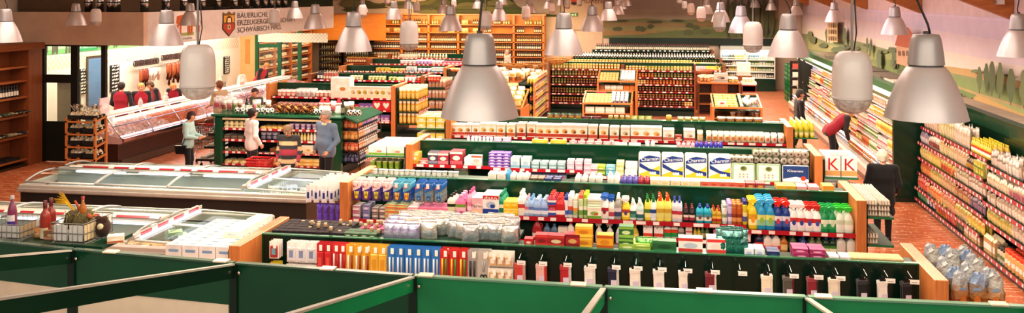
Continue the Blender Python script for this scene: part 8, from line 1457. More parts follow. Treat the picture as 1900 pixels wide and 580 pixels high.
# ======= PEOPLE
def cap_d(P,a,b,ra,rb):
 a=np.array(a,np.float32);b=np.array(b,np.float32);ab=b-a;L=float(ab@ab)
 pa=P-a;t=np.clip((pa@ab)/max(L,1e-9),0,1);return np.linalg.norm(pa-t[...,None]*ab,axis=-1)-(ra+(rb-ra)*t)
def snet(prims,h,cut=None):
 """closed surface around capsules (a, b, ra, rb, k): blended distance field, then surface nets"""
 A=np.array([[*p[0],*p[1]]for p in prims]);rr=max(max(p[2],p[3])for p in prims)+.05
 lo=np.minimum(A[:,:3].min(0),A[:,3:].min(0))-rr;hi=np.maximum(A[:,:3].max(0),A[:,3:].max(0))+rr
 n=np.ceil((hi-lo)/h).astype(int)+1;D=np.full(n,.5,np.float32)
 for(a,b,ra,rb,k)in prims:
  m=max(ra,rb)+.07;l=np.maximum(np.floor((np.minimum(a,b)-m-lo)/h).astype(int),0);u=np.minimum(np.ceil((np.maximum(a,b)+m-lo)/h).astype(int)+1,n)
  g=[lo[i]+h*np.arange(l[i],u[i],dtype=np.float32)for i in range(3)];P=np.stack(np.meshgrid(*g,indexing='ij'),-1).astype(np.float32)
  d=cap_d(P,a,b,ra,rb);s=D[l[0]:u[0],l[1]:u[1],l[2]:u[2]]
  if k>0:q=np.clip(.5+.5*(s-d)/k,0,1);s[...]=s*(1-q)+d*q-k*q*(1-q)
  else:s[...]=np.minimum(s,d)
 if cut is not None:
  g=[lo[i]+h*np.arange(n[i])for i in range(3)];P=np.stack(np.meshgrid(*g,indexing='ij'),-1);D=np.maximum(D,cut(P))
 S=D<0;c=n-1;acc=np.zeros((*c,3));cnt=np.zeros(c)
 for ax in range(3):
  o=[i for i in range(3)if i!=ax]
  for p in(0,1):
   for q in(0,1):
    sl0=[None]*3;sl1=[None]*3;sl0[ax]=slice(0,c[ax]);sl1[ax]=slice(1,n[ax])
    for ai,of in zip(o,(p,q)):sl0[ai]=sl1[ai]=slice(of,of+c[ai])
    d0,d1=D[tuple(sl0)],D[tuple(sl1)];m=(d0<0)!=(d1<0);t=d0[m]/(d0[m]-d1[m]);v=np.zeros((len(t),3));v[:,ax]=t;v[:,o[0]]=p;v[:,o[1]]=q
    acc[m]+=v;cnt[m]+=1
 act=cnt>0;idx=-np.ones(c,int);idx[act]=np.arange(act.sum());cells=np.argwhere(act);V=lo+h*(cells+acc[act]/cnt[act][:,None]);F=[]
 for ax in range(3):
  o=[(ax+1)%3,(ax+2)%3];sl0=[slice(1,c[i])for i in range(3)];sl0[ax]=slice(0,c[ax]);sl1=list(sl0);sl1[ax]=slice(1,n[ax])
  s0,s1=S[tuple(sl0)],S[tuple(sl1)];e=np.argwhere(s0!=s1);base=e+np.array([0 if i==ax else 1 for i in range(3)])
  def cell(da,db):q=base.copy();q[:,o[0]]-=da;q[:,o[1]]-=db;return idx[q[:,0],q[:,1],q[:,2]]
  Q=np.stack([cell(1,1),cell(0,1),cell(0,0),cell(1,0)],1);fl=s1[tuple(e.T)];Q[fl]=Q[fl][:,::-1];F.append(Q)
 return V,np.concatenate(F)
def body_mesh(name,prims,h,colour,m,parent,cut=None,label=None):
 V,F=snet(prims,h,cut);me=bpy.data.meshes.new(name);me.from_pydata(V.tolist(),[],F.tolist());me.materials.append(MT[m]);me.polygons.foreach_set('use_smooth',[True]*len(F))
 at=me.color_attributes.new('Col','FLOAT_COLOR','CORNER');cl=np.ones((len(F)*4,4),np.float32);vc=np.array([lin(H(colour(v)))for v in V],np.float32);cl[:,:3]=vc[F.ravel()];at.data.foreach_set('color',cl.ravel());me.update()
 o=link(name,me,parent)
 if label:o['label']=label
 return o
def person(label,loc,rz,top='#888',legs='#222',hair='#444',skin='#d9a184',s=1.0,lean=0.,el=None,wr=None,head=(0,0),belly=0.,vest=None,shoes='#1c1a18',collar=None,stripes=None,hairk='short',feet=None,knees=None,sleeves=True,coat=False,glasses=False,h=.0115,hat=None,grip=.6,wide=1.0):
 """local frame: front is -y, x to the viewer's right when seen from the front; lean tips the trunk forward about the hips"""
 root=thing('person',label,'person',loc,None,rz);hp=np.array([0,.02,.93*s])
 cl,sl_=math.cos(lean),math.sin(lean)
 def T(p):
  q=np.array(p,float)*s-hp;return tuple(hp+np.array([q[0],q[1]*cl-q[2]*sl_,q[1]*sl_+q[2]*cl]))
 ht,hy=head
 nb=np.array([0,.0,1.46]);hc0=np.array([0,-.015,1.63])
 def Hd(p):
  q=np.array(p,float);x,y=q[0]*math.cos(hy)-q[1]*math.sin(hy),q[0]*math.sin(hy)+q[1]*math.cos(hy);z=q[2]
  y,z=y*math.cos(ht)-z*math.sin(ht),y*math.sin(ht)+z*math.cos(ht);c=hc0-nb;c=np.array([c[0],c[1]*math.cos(ht)-c[2]*math.sin(ht),c[1]*math.sin(ht)+c[2]*math.cos(ht)]);return T(nb+c+np.array([x,y,z]))
 sh=[(-.185*wide,.01,1.42),(.185*wide,.01,1.42)]
 el=el or[(-.245,.03,1.14),(.245,.03,1.14)];wr=wr or[(-.25,-.06,.9),(.25,-.06,.9)]
 feet=feet or[(-.1,.02,.08),(.1,.02,.08)];knees=knees or[(-.1,-.02,.5),(.1,-.02,.5)];F_=lambda p:tuple(np.array(p)*s)
 hd=[(Hd((0,.02,.02)),Hd((0,.005,.03)),.092*s,.09*s,.03),(Hd((0,-.02,-.02)),Hd((0,-.04,-.07)),.076*s,.05*s,.04),(Hd((0,-.095,.005)),Hd((0,-.117,-.025)),.011*s,.016*s,.012),(Hd((-.09,.01,-.01)),Hd((-.094,.015,.015)),.016*s,.02*s,.01),(Hd((.09,.01,-.01)),Hd((.094,.015,.015)),.016*s,.02*s,.01),(Hd((-.03,-.086,-.058)),Hd((.03,-.086,-.058)),.011*s,.011*s,.012)]
 neck=[(T((0,.02,1.4)),Hd((0,.02,-.06)),.058*s,.054*s,.03)]
 bw=belly
 trunk=[(T((-.1*wide,.015,1.37)),T((.1*wide,.015,1.37)),.088*s,.088*s,.05),(T((-.085*wide,.01,1.24)),T((.085*wide,.01,1.24)),(.105+bw*.2)*s,(.105+bw*.2)*s,.06),(T((-.065*wide,-.0-bw*.5,1.08)),T((.065*wide,-.0-bw*.5,1.08)),(.1+bw*.6)*s,(.1+bw*.6)*s,.06),(T((-.07*wide,.02,.95)),T((.07*wide,.02,.95)),(.108+bw*.3)*s,(.108+bw*.3)*s,.06)]
 shl=[(T((0,.015,1.41)),T(p),.06*s,.062*s,.04)for p in sh]
 arms=[];hands=[];hw=[]
 for k in(0,1):
  e,w=np.array(el[k]),np.array(wr[k]);arms+=[(T(sh[k]),T(e),.054*s,.042*s,.02),(T(e),T(w),.043*s,.03*s,.02)]
  d=(w-e)/np.linalg.norm(w-e);side=np.cross(d,[0,0,1.]);side=side/np.linalg.norm(side)if np.linalg.norm(side)>.2 else np.array([1.,0,0]);nrm=np.cross(side,d)
  fwd=np.array([0,-1.,0]);acr=fwd-d*(fwd@d);acr=acr/np.linalg.norm(acr)if np.linalg.norm(acr)>.2 else side;pal=np.cross(d,acr);pal=pal if pal[0]*(-1 if k else 1)>0 else-pal
  p0=w+d*.02;p1=w+d*.075;hands.append((T(w),T(p1),.026*s,.033*s,.015))
  for q,(l1,l2)in enumerate([(.042,.034),(.047,.038),(.044,.035),(.034,.028)]):
   b0=p1+acr*(.03-.02*q);m1=b0+d*l1*.95+pal*l1*.35;m2=m1+(d*(1-grip)+pal*grip)*l2;hands+=[(T(b0),T(m1),.0105*s,.0095*s,.0),(T(m1),T(m2),.0095*s,.008*s,.0)]
  tb=w+d*.03+acr*.026;t1=tb+acr*.03+d*.028+pal*.012;hands+=[(T(tb),T(t1),.013*s,.0105*s,.01),(T(t1),T(t1+d*.028+pal*.012),.0105*s,.009*s,.004)]
 lg=[];ft=[]
 for k in(0,1):
  hj=(-.085 if k==0 else .085,.02,.91);lg+=[(F_(hj),F_(knees[k]),.086*s,.057*s,.03),(F_(knees[k]),F_(feet[k]),.056*s,.037*s,.02)]
  f=np.array(feet[k]);ft+=[(F_(f+[0,.03,-.035]),F_(f+[(-.02 if k==0 else .02),-.15,-.042]),.04*s,.032*s,.02)]
 hip=[(F_((-.07,.02,.93)),F_((.07,.02,.93)),(.105+bw*.25)*s,(.105+bw*.25)*s,.05)]
 eye=[np.array(Hd((-.034,-.083,.012))),np.array(Hd((.034,-.083,.012)))];mo=np.array(Hd((0,-.097,-.057)));brow=[np.array(Hd((-.034,-.088,.034))),np.array(Hd((.034,-.088,.034)))]
 def sk(v):
  v=np.array(v)
  if min(np.linalg.norm(v-e)for e in eye)<.012:return '#2c221e'
  if min(np.linalg.norm((v-b)*np.array([.6,1,1]))for b in brow)<.012:return mixc(hair,'#5a4030',.4)
  if np.linalg.norm((v-mo)*np.array([.5,1,1.6]))<.016:return '#b06a5c'
  return skin
 body_mesh('body',hip+trunk+neck+hd+shl+arms+hands+lg+ft,h,sk,'skin',root)
 G=lambda pr,e:[(a,b,ra+e,rb+e,k)for a,b,ra,rb,k in pr]
 def tc(v):
  if stripes:return stripes(v)
  return top
 sa=[(a,tuple(np.array(a)+(np.array(b)-np.array(a))*(.94 if i%2 else 1)),ra,rb,k)for i,(a,b,ra,rb,k)in enumerate(arms)]if sleeves else arms[0::2]
 low=([(T((-.08,.02,.86)),T((.08,.02,.86)),(.115+bw*.3)*s,(.115+bw*.3)*s,.05)]if not coat else[(T((-.085,.02,.8)),T((.085,.02,.8)),.14*s,.14*s,.06),(F_((-.08,.02,.6)),F_((.08,.02,.6)),.14*s,.14*s,.06)])
 body_mesh('coat' if coat else 'jumper' if stripes or collar else 'shirt',G(trunk+shl+sa,.017*s)+low,h,tc,'cloth',root)
 if vest:body_mesh('vest',G(trunk,.024*s)+[(T((-.08,.02,.87)),T((.08,.02,.87)),.122*s,.128*s,.05)]+G([(T((-.06,.015,1.41)),T((.06,.015,1.41)),.07*s,.07*s,.03)],.02),h,lambda v:vest,'cloth',root)
 if collar:body_mesh('collar',[(T((-.05,-.045,1.455)),T((.05,-.045,1.455)),.028*s,.028*s,.01),(T((-.05,.05,1.475)),T((.05,.05,1.475)),.03*s,.03*s,.01),(T((-.062,-.03,1.46)),T((-.062,.04,1.475)),.026*s,.026*s,.01),(T((.062,-.03,1.46)),T((.062,.04,1.475)),.026*s,.026*s,.01)],.009,lambda v:collar,'cloth',root)
 body_mesh('trousers',G(hip+lg,.016*s),h,lambda v:legs,'cloth',root)
 for k in(0,1):body_mesh('shoe',G(ft[k:k+1],.012*s),.009,lambda v:shoes,'plastic',root)
 hcn=np.array(Hd((0,0,0)));up=np.array(Hd((0,0,1)))-hcn;fr=np.array(Hd((0,-1,0)))-hcn;up/=np.linalg.norm(up);fr/=np.linalg.norm(fr)
 def face(P):q=P-hcn;f=q@fr;u=q@up;return np.minimum(f-.012,.045-u)if hairk=='short' else np.minimum(f-.02,.05-u)
 hs=[(Hd((0,.02,.03)),Hd((0,.01,.035)),.107*s,.104*s,.02)]
 if hairk in('bob','curly'):hs+=[(Hd((-.075,.03,-.02)),Hd((-.07,.03,-.06)),.042*s,.035*s,.03),(Hd((.075,.03,-.02)),Hd((.07,.03,-.06)),.042*s,.035*s,.03),(Hd((0,.07,0)),Hd((0,.065,-.07)),.06*s,.05*s,.03)]
 if hairk=='curly':hs+=[(Hd((.07*math.cos(a)*math.cos(b),.02+.07*math.sin(a)*math.cos(b),.04+.07*math.sin(b))),Hd((.085*math.cos(a)*math.cos(b),.02+.085*math.sin(a)*math.cos(b),.04+.085*math.sin(b))),.03*s,.03*s,.008)for b in(-.3,.4,1.1)for a in np.linspace(0,6.28,9)[:-1]]
 if hairk=='short':hs+=[(Hd((0,.06,0)),Hd((0,.055,-.05)),.062*s,.05*s,.03)]
 if hat:body_mesh('hat',[(Hd((0,.02,.06)),Hd((0,.01,.075)),.104*s,.1*s,.02),(Hd((-.05,-.1,.045)),Hd((.05,-.1,.045)),.016,.016,.04)],.009,lambda v:hat,'cloth',root,lambda P:.035-((P-hcn)@up))
 body_mesh('hair',hs,.0085,lambda v:hair,'hair',root,face)
 if glasses:
  m=MB()
  for x in(-.034,.034):m.tube([Hd((x+.024*math.cos(a),-.105,.01+.02*math.sin(a)))for a in np.linspace(0,6.28,11)[:-1]],.0035,'#b8b4a8',5,closed=True)
  m.tube([Hd((-.01,-.106,.012)),Hd((.01,-.106,.012))],.0035,'#b8b4a8',5)
  for x in(-.058,.058):m.tube([Hd((x,-.1,.012)),Hd((x*1.6,.0,.014))],.003,'#b8b4a8',4)
  link('glasses',m.mesh('glasses',mats_of('chrome')),root)
 return root,T
PI=math.pi
r_,T=person('woman in light blue cardigan and black trousers looking down beside the cheese island',(-11.3,20.3,0),PI/2+.15,top='#a9c6c4',legs='#161416',hair='#3c1c18',s=.93,head=(.35,0),hairk='bob',el=[(-.24,-.02,1.13),(.22,-.06,1.13)],wr=[(-.14,-.27,1.08),(.12,-.29,1.08)],coat=False,grip=.5)
m=MB();m.prism([(.0,.64),(.22,.64),(.24,.84),(-.02,.84)],-.27,-.19,'#141214','x');m.tube([(-.23,.08,.84),(-.2,-.04,1.12),(-.17,-.05,1.36),(-.11,.03,1.42)],.009,'#141214',5)
link('shoulder_bag',m.mesh('shoulder_bag',mats_of('plastic')),r_)
person('man in a white shirt and dark trousers standing turned to the cheese shelves',(-9.58,20.1,0),PI*.78,top='#ebe4e2',legs='#2c2624',hair='#2c1c18',s=1.0,head=(0,.25),el=[(-.25,.04,1.13),(.25,.02,1.13)],wr=[(-.22,-.1,.92),(.25,-.05,.88)])
def stripe(v):
 z=v[2];a=abs(v[0]);zz=z+(.12 if a>.2 else 0)
 for lo,hi,c in[(1.36,1.5,'#3c3a3c'),(1.27,1.36,'#d8b88c'),(1.18,1.27,'#3f3e42'),(1.05,1.18,'#a83c4c'),(.96,1.05,'#45444a'),(.86,.96,'#d8bc90'),(.7,.86,'#3c3a3e')]:
  if lo*.94<=zz<hi*.94:return c
 return '#3c3a3c'
person('elderly person in a striped jumper of cream, red and grey, wearing glasses and looking down',(-8.0,18.55,0),.1,stripes=stripe,top='#45444a',legs='#221e1e',hair='#9a7c60',s=.94,head=(.5,0),glasses=True,belly=.05,el=[(-.25,.03,1.12),(.25,.03,1.12)],wr=[(-.23,-.1,.9),(.23,-.1,.9)],hairk='short')
person('grey haired man in a blue grey jumper in front of the cheese island',(-7.45,19.3,0),-.55,top='#71839a',legs='#1f1c1e',hair='#a8a098',s=1.06,head=(.08,-.35),collar='#e8d8b8',belly=.045,el=[(-.3,.06,1.14),(.3,.06,1.14)],wr=[(-.31,-.04,.9),(.25,-.14,.93)],wide=1.3)
SB=thing('shopping_basket','red plastic shopping basket held at the freezer edge by the striped jumper','basket',(-8.75,18.75,.62));m=MB()
for k in range(5):
 z=k*.05;e=k*.008;m.tube([(-.22-e,-.15-e,z),(.22+e,-.15-e,z),(.22+e,.15+e,z),(-.22-e,.15+e,z)],.008,'#d0282c',4,closed=True)
for t in np.linspace(-.2,.2,11):
 for y in(-.15,.15):m.tube([(t,y,0),(t*1.1,y*1.2,.22)],.007,'#d0282c',4)
for t in np.linspace(-.13,.13,7):
 for x in(-.22,.22):m.tube([(x,t,0),(x*1.13,t*1.1,.22)],.007,'#d0282c',4)
m.box(-.22,.22,-.15,.15,-.005,.0,'#c02428');m.tube([(-.26,-.19,.22),(.26,-.19,.22),(.26,.19,.22),(-.26,.19,.22)],.014,'#d82c30',6,closed=True);link('cage',m.mesh('cage',mats_of('plastic')),SB)
m=MB();m.tube([(-.25,0,.23),(-.2,0,.36),(.2,0,.36),(.25,0,.23)],.009,'#2a2626',6);link('carry_handle',m.mesh('carry_handle',mats_of('plastic')),SB)
TR=thing('shopping_trolley','wire shopping trolley with red handle behind the woman in light blue','trolley',(-12.0,22.1,0));m=MB();wr_=lambda z:(.28+.1*(z-.45),.2+.06*(z-.45))
for z in(.45,.55,.65,.75,.85,.95):a,b=wr_(z);m.tube([(-b,-a,z),(b,-a,z),(b,a,z),(-b,a,z)],.005,'#b8bcbc',4,closed=True)
for t in np.linspace(-1,1,9):
 a0,b0=wr_(.45);a1,b1=wr_(.95)
 for s_ in(-1,1):m.tube([(t*b0,s_*a0,.45),(t*b1,s_*a1,.95)],.004,'#b8bcbc',4);m.tube([(s_*b0,t*a0,.45),(s_*b1,t*a1,.95)],.004,'#b8bcbc',4)
 m.tube([(t*b0,-a0,.45),(t*b0,a0,.45)],.004,'#b8bcbc',4)
for x in(-.2,.2):m.tube([(x,.3,.95),(x,.34,.5),(x,.1,.2),(x,-.3,.14)],.014,'#a8acac',6)
link('wire_cage',m.mesh('wire_cage',mats_of('chrome')),TR);m=MB();m.tube([(-.24,.36,1.0),(.24,.36,1.0)],.02,'#c02c30',8);m.box(-.08,.08,.33,.36,.8,.9,'#c02c30');link('handle',m.mesh('handle',mats_of('plastic')),TR)
for x in(-.2,.2):
 for y in(-.28,.22):m=MB();m.lathe([(1e-4,-.015),(.05,-.015),(.05,.015),(1e-4,.015)],'#2a2a2a',12,M=Matrix.Translation((x,y,.055))@Matrix.Rotation(PI/2,4,'Y'));m.tube([(x,y,.06),(x,y,.16)],.008,'#a8acac');link('castor',m.mesh('castor',mats_of('plastic')),TR)
RV='#9c1c30'
person('dark haired man in a red waistcoat seen from behind at the meat counter',(-16.1,25.0,0),PI*1.05,top='#2a2024',vest=RV,legs='#22202a',hair='#2c1a16',s=1.03,el=[(-.29,-.0,1.14),(.29,0,1.14)],wr=[(-.2,-.18,1.0),(.2,-.18,1.0)],wide=1.16)
person('blonde woman in a red waistcoat over dark sleeves serving at the meat counter',(-15.95,25.8,0),.55,top='#241c20',vest=RV,legs='#1e1a1e',hair='#c49a5c',s=.98,wide=1.15,head=(.25,-.2),hairk='bob',el=[(-.26,.0,1.14),(.26,0,1.14)],wr=[(-.2,-.22,1.0),(.24,-.24,1.0)])
o=MB();o.box(-.03,.03,-.002,.002,-.016,.016,'#f0ece4');
person('brown haired woman in dark top and red waistcoat bending beside the hanging sausages',(-16.15,27.1,0),-.7,top='#1f1a1e',vest=RV,legs='#1c1a1e',hair='#5a3c28',s=.98,lean=.3,head=(.3,0),hairk='bob',el=[(-.24,-.05,1.12),(.24,-.05,1.12)],wr=[(-.16,-.27,1.04),(.16,-.27,1.04)])
person('person with reddish blond hair and red waistcoat stooping behind the counter shelf',(-15.95,27.75,0),.3,top='#2a1a1c',vest=RV,legs='#1c1a1e',hair='#c07c4a',s=.92,lean=.25,head=(.6,0),hairk='bob',el=[(-.24,-.05,1.12),(.24,-.05,1.12)],wr=[(-.14,-.25,1.0),(.14,-.25,1.0)])
person('man in a beige shirt seen from behind at the meat counter near the capsule lamp',(-13.05,25.2,0),-PI*.62,top='#b09a7c',legs='#3a3430',hair='#7a4c34',s=1.07,sleeves=False,el=[(-.25,-.02,1.14),(.25,-.02,1.14)],wr=[(-.2,-.25,1.05),(.2,-.25,1.05)])
person('person in a red waistcoat leaning over the far end of the meat counter',(-15.95,34.0,0),PI*.42,top='#26201f',vest='#b4243a',legs='#1c1a1c',hair='#b07a48',s=1.08,lean=.5,head=(.3,0),hairk='bob',el=[(-.22,-.1,1.14),(.22,-.1,1.14)],wr=[(-.16,-.36,1.02),(.16,-.36,1.02)])
person('dark haired customer half hidden behind the cheese island decoration',(-11.75,24.9,0),-.4,top='#4c4438',legs='#22201e',hair='#3c2418',s=.98,head=(.25,0),h=.014)
person('person in a dark coat and dark cap walking in the dairy aisle',(3.72,26.6,0),PI*.55,top='#1d1a18',legs='#191716',hair='#3a3430',s=.99,hat='#3c3e38',coat=True,wide=1.2,el=[(-.27,.02,1.13),(.27,.02,1.13)],wr=[(-.27,-.08,.9),(.27,-.08,.9)],feet=[(-.1,-.12,.08),(.1,.16,.1)],knees=[(-.1,-.1,.5),(.1,.02,.5)],h=.013)
person('person in a red waistcoat bending forward to fill the dairy chiller',(4.2,24.5,0),PI*.5+.15,top='#2c2624',vest='#8c1c2c',legs='#1c1a1c',hair='#8a5a3c',s=1.02,lean=.85,head=(-.3,0),el=[(-.22,-.16,1.2),(.24,-.16,1.2)],wr=[(-.12,-.42,1.1),(.2,-.4,1.3)],feet=[(-.1,.1,.08),(.12,-.1,.08)],knees=[(-.1,-.02,.5),(.12,-.16,.5)])
person('white haired person in a black coat seen from behind, walking past the egg cartons',(3.84,17.2,0),PI*.95,top='#131214',legs='#181618',hair='#d8cdb8',s=.93,coat=True,head=(.25,0),hairk='curly',el=[(-.29,.03,1.12),(.29,.03,1.12)],wr=[(-.25,-.12,.95),(.25,-.12,.95)],wide=1.15,belly=.05,feet=[(-.1,-.08,.08),(.1,.12,.1)])
person('grey coated man standing before the rear wine shelving',(-7.55,43.4,0),-.9,top='#b8b4a4',legs='#5a5448',hair='#a89c8c',s=1.02,coat=True,h=.018)
# ======= PENDANT LAMPS
def ceil_z(x):return 5.1+(6.65-x)*.3983 if x>-5.4 else 9.9-(-5.4-x)*.365
CONES=[(10,78),(141,47),(309,84),(353,47),(547,34),(585,53),(656,95),(672,23),(731,36),(757,16),(823,25),(836,57),(886,16),(926,38),(932,9),(983,24),(1018,16),(1046,101),(1042,10),(1099,58),(1129,38),(1146,27),(1154,17),(1162,11),(1311,26),(1337,41),(1375,61),(1401,14),(1431,19),(1463,105),(1477,28),(1548,41),(1660,64),(1890,105),(890,216),(1718,219)]
CAPS=[(160,13),(178,48),(367,185),(510,50),(673,33),(718,9),(759,94),(773,24),(842,16),(901,57),(976,38),(1024,26),(1053,17),(1075,12),(1261,9),(1270,19),(1282,28),(1301,40),(1335,59),(1397,98),(1581,210)]
def region(u):
 return 'beige bulkhead' if u<265 else 'sign band' if u<620 else 'wooden wine shelving' if u<1012 else 'pale rear wall' if u<1170 else 'rear mural' if u<1445 else 'side wall mural'
ORD=['first','second','third','fourth','fifth','sixth','seventh','eighth','ninth','tenth','eleventh','twelfth','thirteenth','fourteenth']
def lampset(lst,z0,special):
 by={}
 for u,v in sorted(lst):by.setdefault(region(u),[]).append((u,v))
 for rg,L in by.items():
  for i,(u,v)in enumerate(L):
   yield u,v,special.get(u)or '%s from the left of those before the %s'%(ORD[i],rg)
SPC={890:'huge one in the middle, before the yellow bag display',1718:'huge one before the side wall mural and its red roofed house',656:'large one before the black wine cabinets',1046:'large one before the pale rear wall door',1463:'large one before the corner of the two murals',10:'cut off by the edge above the wooden bottle shelf',1890:'cut off by the edge before the painted poplars'}
LM={}
def lamp_parts():
 cap=MB();cap.lathe([(.113,.345),(.108,.4),(.097,.48),(.09,.515),(.078,.54),(1e-4,.545)],'#b2aeab',28);cap.lathe([(.02,.54),(.02,.56),(1e-4,.562)],'#555',8)
 ring=MB();ring.lathe([(.104,.334),(.104,.346)],'#5a5856',24)
 bell=MB();bell.lathe([(.256,.0),(.254,.006),(.24,.06),(.222,.115),(.2,.175),(.172,.24),(.142,.295),(.118,.33),(.106,.336)],'#d4cfcc',32)
 inn=MB();inn.lathe([(.252,.002),(.236,.06),(.195,.175),(.138,.293),(.1,.33),(1e-4,.332)],'#f4f0ea',24)
 bulb=MB();bulb.ball(0,0,.2,.05,'#fff',12,8)
 return[('cap',cap,'alu'),('neck_ring',ring,'paint'),('reflector',bell,'alu'),('inner_reflector',inn,'enamel'),('bulb',bulb,'lamp_warm')]
def caps_parts():
 b=MB();b.lathe([(.129,.11),(.13,.2),(.128,.29),(.12,.35),(.105,.39),(.08,.412),(.055,.418),(1e-4,.42)],'#e4ddd6',28)
 r=MB();r.lathe([(.131,.098),(.134,.1),(.134,.112),(.129,.114)],'#d8d2cc',28)
 g=MB();g.lathe([(1e-4,0),(.05,.004),(.085,.02),(.108,.045),(.122,.08),(.127,.1)],'#cfc8c0',24)
 return[('housing',b,'enamel'),('rim_ring',r,'enamel'),('glass_bowl',g,'frost')]
mat('frost',.2,coat=.3,noise=.2,nscale=30)
_b=MT['frost'].node_tree.nodes['Principled BSDF'];_b.inputs['Alpha'].default_value=.72
for nm,lst,fn,H0,lab in(('cone_pendant_lamp',CONES,lamp_parts,.545,'grey cone pendant lamp, '),('capsule_pendant_lamp',CAPS,caps_parts,.42,'white capsule pendant lamp, ')):
 meshes=[(n,m.mesh(n,mats_of(mk)))for n,m,mk in fn()]
 sp=SPC if nm[1]=='o' else{1581:'huge one before the long dairy chiller',367:'huge one over the meat counter',759:'large one before the wine shelving',1397:'large one before the rear drinks chillers'}
 for u,v,w in lampset(lst,0,sp):
  d=min(FPX*.81/(v+14),42.5);z0=CZ-(v+8)*d/FPX;x,y=px(u,v,z0)
  root=thing(nm,lab+w,'pendant lamp',(x,y,z0),'cone pendant lamps' if nm[1]=='o' else 'capsule pendant lamps')
  for n,me in meshes:link(n,me,root)
  L=ceil_z(x)-z0;m=MB();q=R.uniform(-1,1)
  if nm[1]=='o':m.tube([(.03*q,0,H0),(.02*q,.02,H0+.06),(-.1*q,.02,H0+.3),(-.12*q,.0,H0+.6),(-.12*q,0,L)],.008,'#2a2626',5)
  else:m.tube([(0,0,H0),(0,0,L)],.009,'#a8a49e',5);m.tube([(.012,0,H0),(.03,.01,H0+.12),(.014,0,H0+.4),(.012,0,L)],.005,'#3a3634',4)
  link('cord',m.mesh('cord',mats_of('paint')),root)
# ======= registry -> objects
STUFF={}
def centre(r):return proj(r[3][0],r[3][1],r[3][2]+.1)
by={}
for r in REG:
 p=centre(r)
 if p is None or p[0]<-30 or p[0]>1930 or p[1]>640:continue
 by.setdefault(r[0],[]).append((p[2],r))
MESH={}
def built(name,key,fn):
 k=(name,key)
 if k not in PMC:PMC[k]=fn()
 return PMC[k]
def span(parts):
 v=parts[0][1].v;return max(max(p[i]for p in v)-min(p[i]for p in v)for i in(0,2))
for name,L in by.items():
 L=[(span(built(name,r[1],r[2]))/d,d,r)for d,r in L];L.sort(key=lambda t:-t[0])
 for s,d,r in L[:300]:
  _,key,fn,loc,rz,lab,cat,grp,sc,near,tilt=r;parts=built(name,key,fn)
  split=len(parts)>1 and(near if near is not None else d<14)
  mk=(name,key,split)
  if mk not in MESH:
   if split:MESH[mk]=[(pn,mb.mesh(pn if i else name,mats_of(mt)))for i,(pn,mb,mt)in enumerate(parts)]
   else:
    ms=[];mg=MB()
    for pn,mb,mt in parts:
     if mt not in ms:ms.append(mt)
     k=len(mg.f);mg.merge(mb);mg.mi[k:]=[ms.index(mt)]*(len(mg.f)-k)
    MESH[mk]=[(name,mg.mesh(name,mats_of(ms)))]
  me=MESH[mk];o=bpy.data.objects.new(name,me[0][1]);C.objects.link(o);o.location=loc;o.rotation_euler=(tilt[0],tilt[1],rz)if tilt else(0,0,rz)
  if sc:o.scale=sc
  tag(o,lab,cat,grp)
  for pn,m in me[1:]:c=bpy.data.objects.new(pn,m);C.objects.link(c);c.parent=o
 if len(L)>300:
  ms=[];mg=MB()
  for s,d,r in L[300:]:
   _,key,fn,loc,rz,lab,cat,grp,sc,near,tilt=r
   M=Matrix.Translation(loc)@Matrix.Rotation(rz,4,'Z')
   if tilt:M=M@Matrix.Rotation(tilt[0],4,'X')
   if sc:M=M@Matrix.Scale(sc[0],4)
   for pn,mb,mt in built(name,key,fn):
    if mt not in ms:ms.append(mt)
    k=len(mg.f);mg.merge(mb,M);mg.mi[k:]=[ms.index(mt)]*(len(mg.f)-k)
  w=name.replace('_',' ');o=tag(link(name+'_stock',mg.mesh(name+'_stock',mats_of(ms))),f'mass of small distant {w} stock on the shelves farther back',L[0][2][6],None,'stuff')
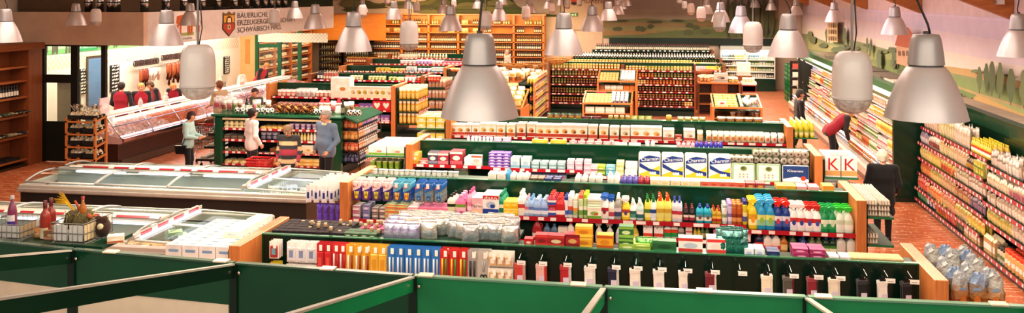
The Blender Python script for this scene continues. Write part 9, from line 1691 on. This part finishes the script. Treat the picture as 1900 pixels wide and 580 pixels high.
# ======= LIGHT
LP=1.0
for x in(-8.6,-3.6,.6,3.9):
 for y in(8.2,14.8,21.6,28.6,35.5,40.6):
  area(x,y,3.52,1.4,4.6,LP*(180 if y>10 else 90)*(.55 if x>3 and y<34 else .6 if y>40 and x>0 else 1),'#fff0d8')
area(-16.1,28,3.75,1.6,12,520,'#fff6ea');area(-15.5,19,3.0,1.2,3,40,'#ffd9b0');area(-11.5,39,3.5,2,6,140,'#ffe6c4');area(-8,45.2,3.4,8,.6,150,'#ffd8a4',(math.radians(35),0,0))
area(4.98,28.5,2.03,.1,15,26,'#ffeedc',(0,math.radians(-28),0));area(-13.9,28,1.27,.15,13,14,'#ffe2ea');area(-16.9,41,3.5,1.2,8,260,'#ffdcae');area(-12.5,44.2,3.6,3,.5,170,'#ffd09a',(math.radians(45),0,0));area(3.7,43.5,1.9,2.4,.1,30,'#f2fff6',(math.radians(30),0,0));area(-1,1.2,5.2,14,2.5,260,'#ffefe0',(math.radians(78),0,0))  # includes added fills: bottle shelf, wine cabinets, and one from the camera side
w=bpy.data.worlds.new('World');bpy.context.scene.world=w;w.use_nodes=True;bg=w.node_tree.nodes['Background'];bg.inputs[0].default_value=(*lin(hx('#ffeede')),1);bg.inputs[1].default_value=.35
area(1.5,22,5.0,2.5,18,200,'#f2e8f4',(0,math.radians(-72),0))  # added fill above the view, brightens the side wall mural
for x,y in((-9,12),(0,12),(-9,26),(0,26),(3,38),(-9,40)):area(x,y,6.2,5,8,300,'#ffeae0')
# ======= CAMERA
cd=bpy.data.cameras.new('camera');cam=bpy.data.objects.new('camera',cd);C.objects.link(cam);cd.sensor_width=36;cd.sensor_fit='HORIZONTAL';cd.lens=36*FPX/1900;cd.shift_y=-298/1900;cd.clip_end=200;cd.clip_start=.05
cam.location=(0,0,CZ);cam.rotation_euler=(math.pi/2,0,ANG);bpy.context.scene.camera=cam
vs=bpy.context.scene.view_settings;vs.view_transform='Standard';vs.look='None';vs.exposure=0.3;vs.gamma=0.88
cy=bpy.context.scene.cycles
cy.max_bounces=6;cy.transparent_max_bounces=16;cy.diffuse_bounces=3;cy.glossy_bounces=3;cy.caustics_reflective=False;cy.caustics_refractive=False;cy.sample_clamp_indirect=4.0
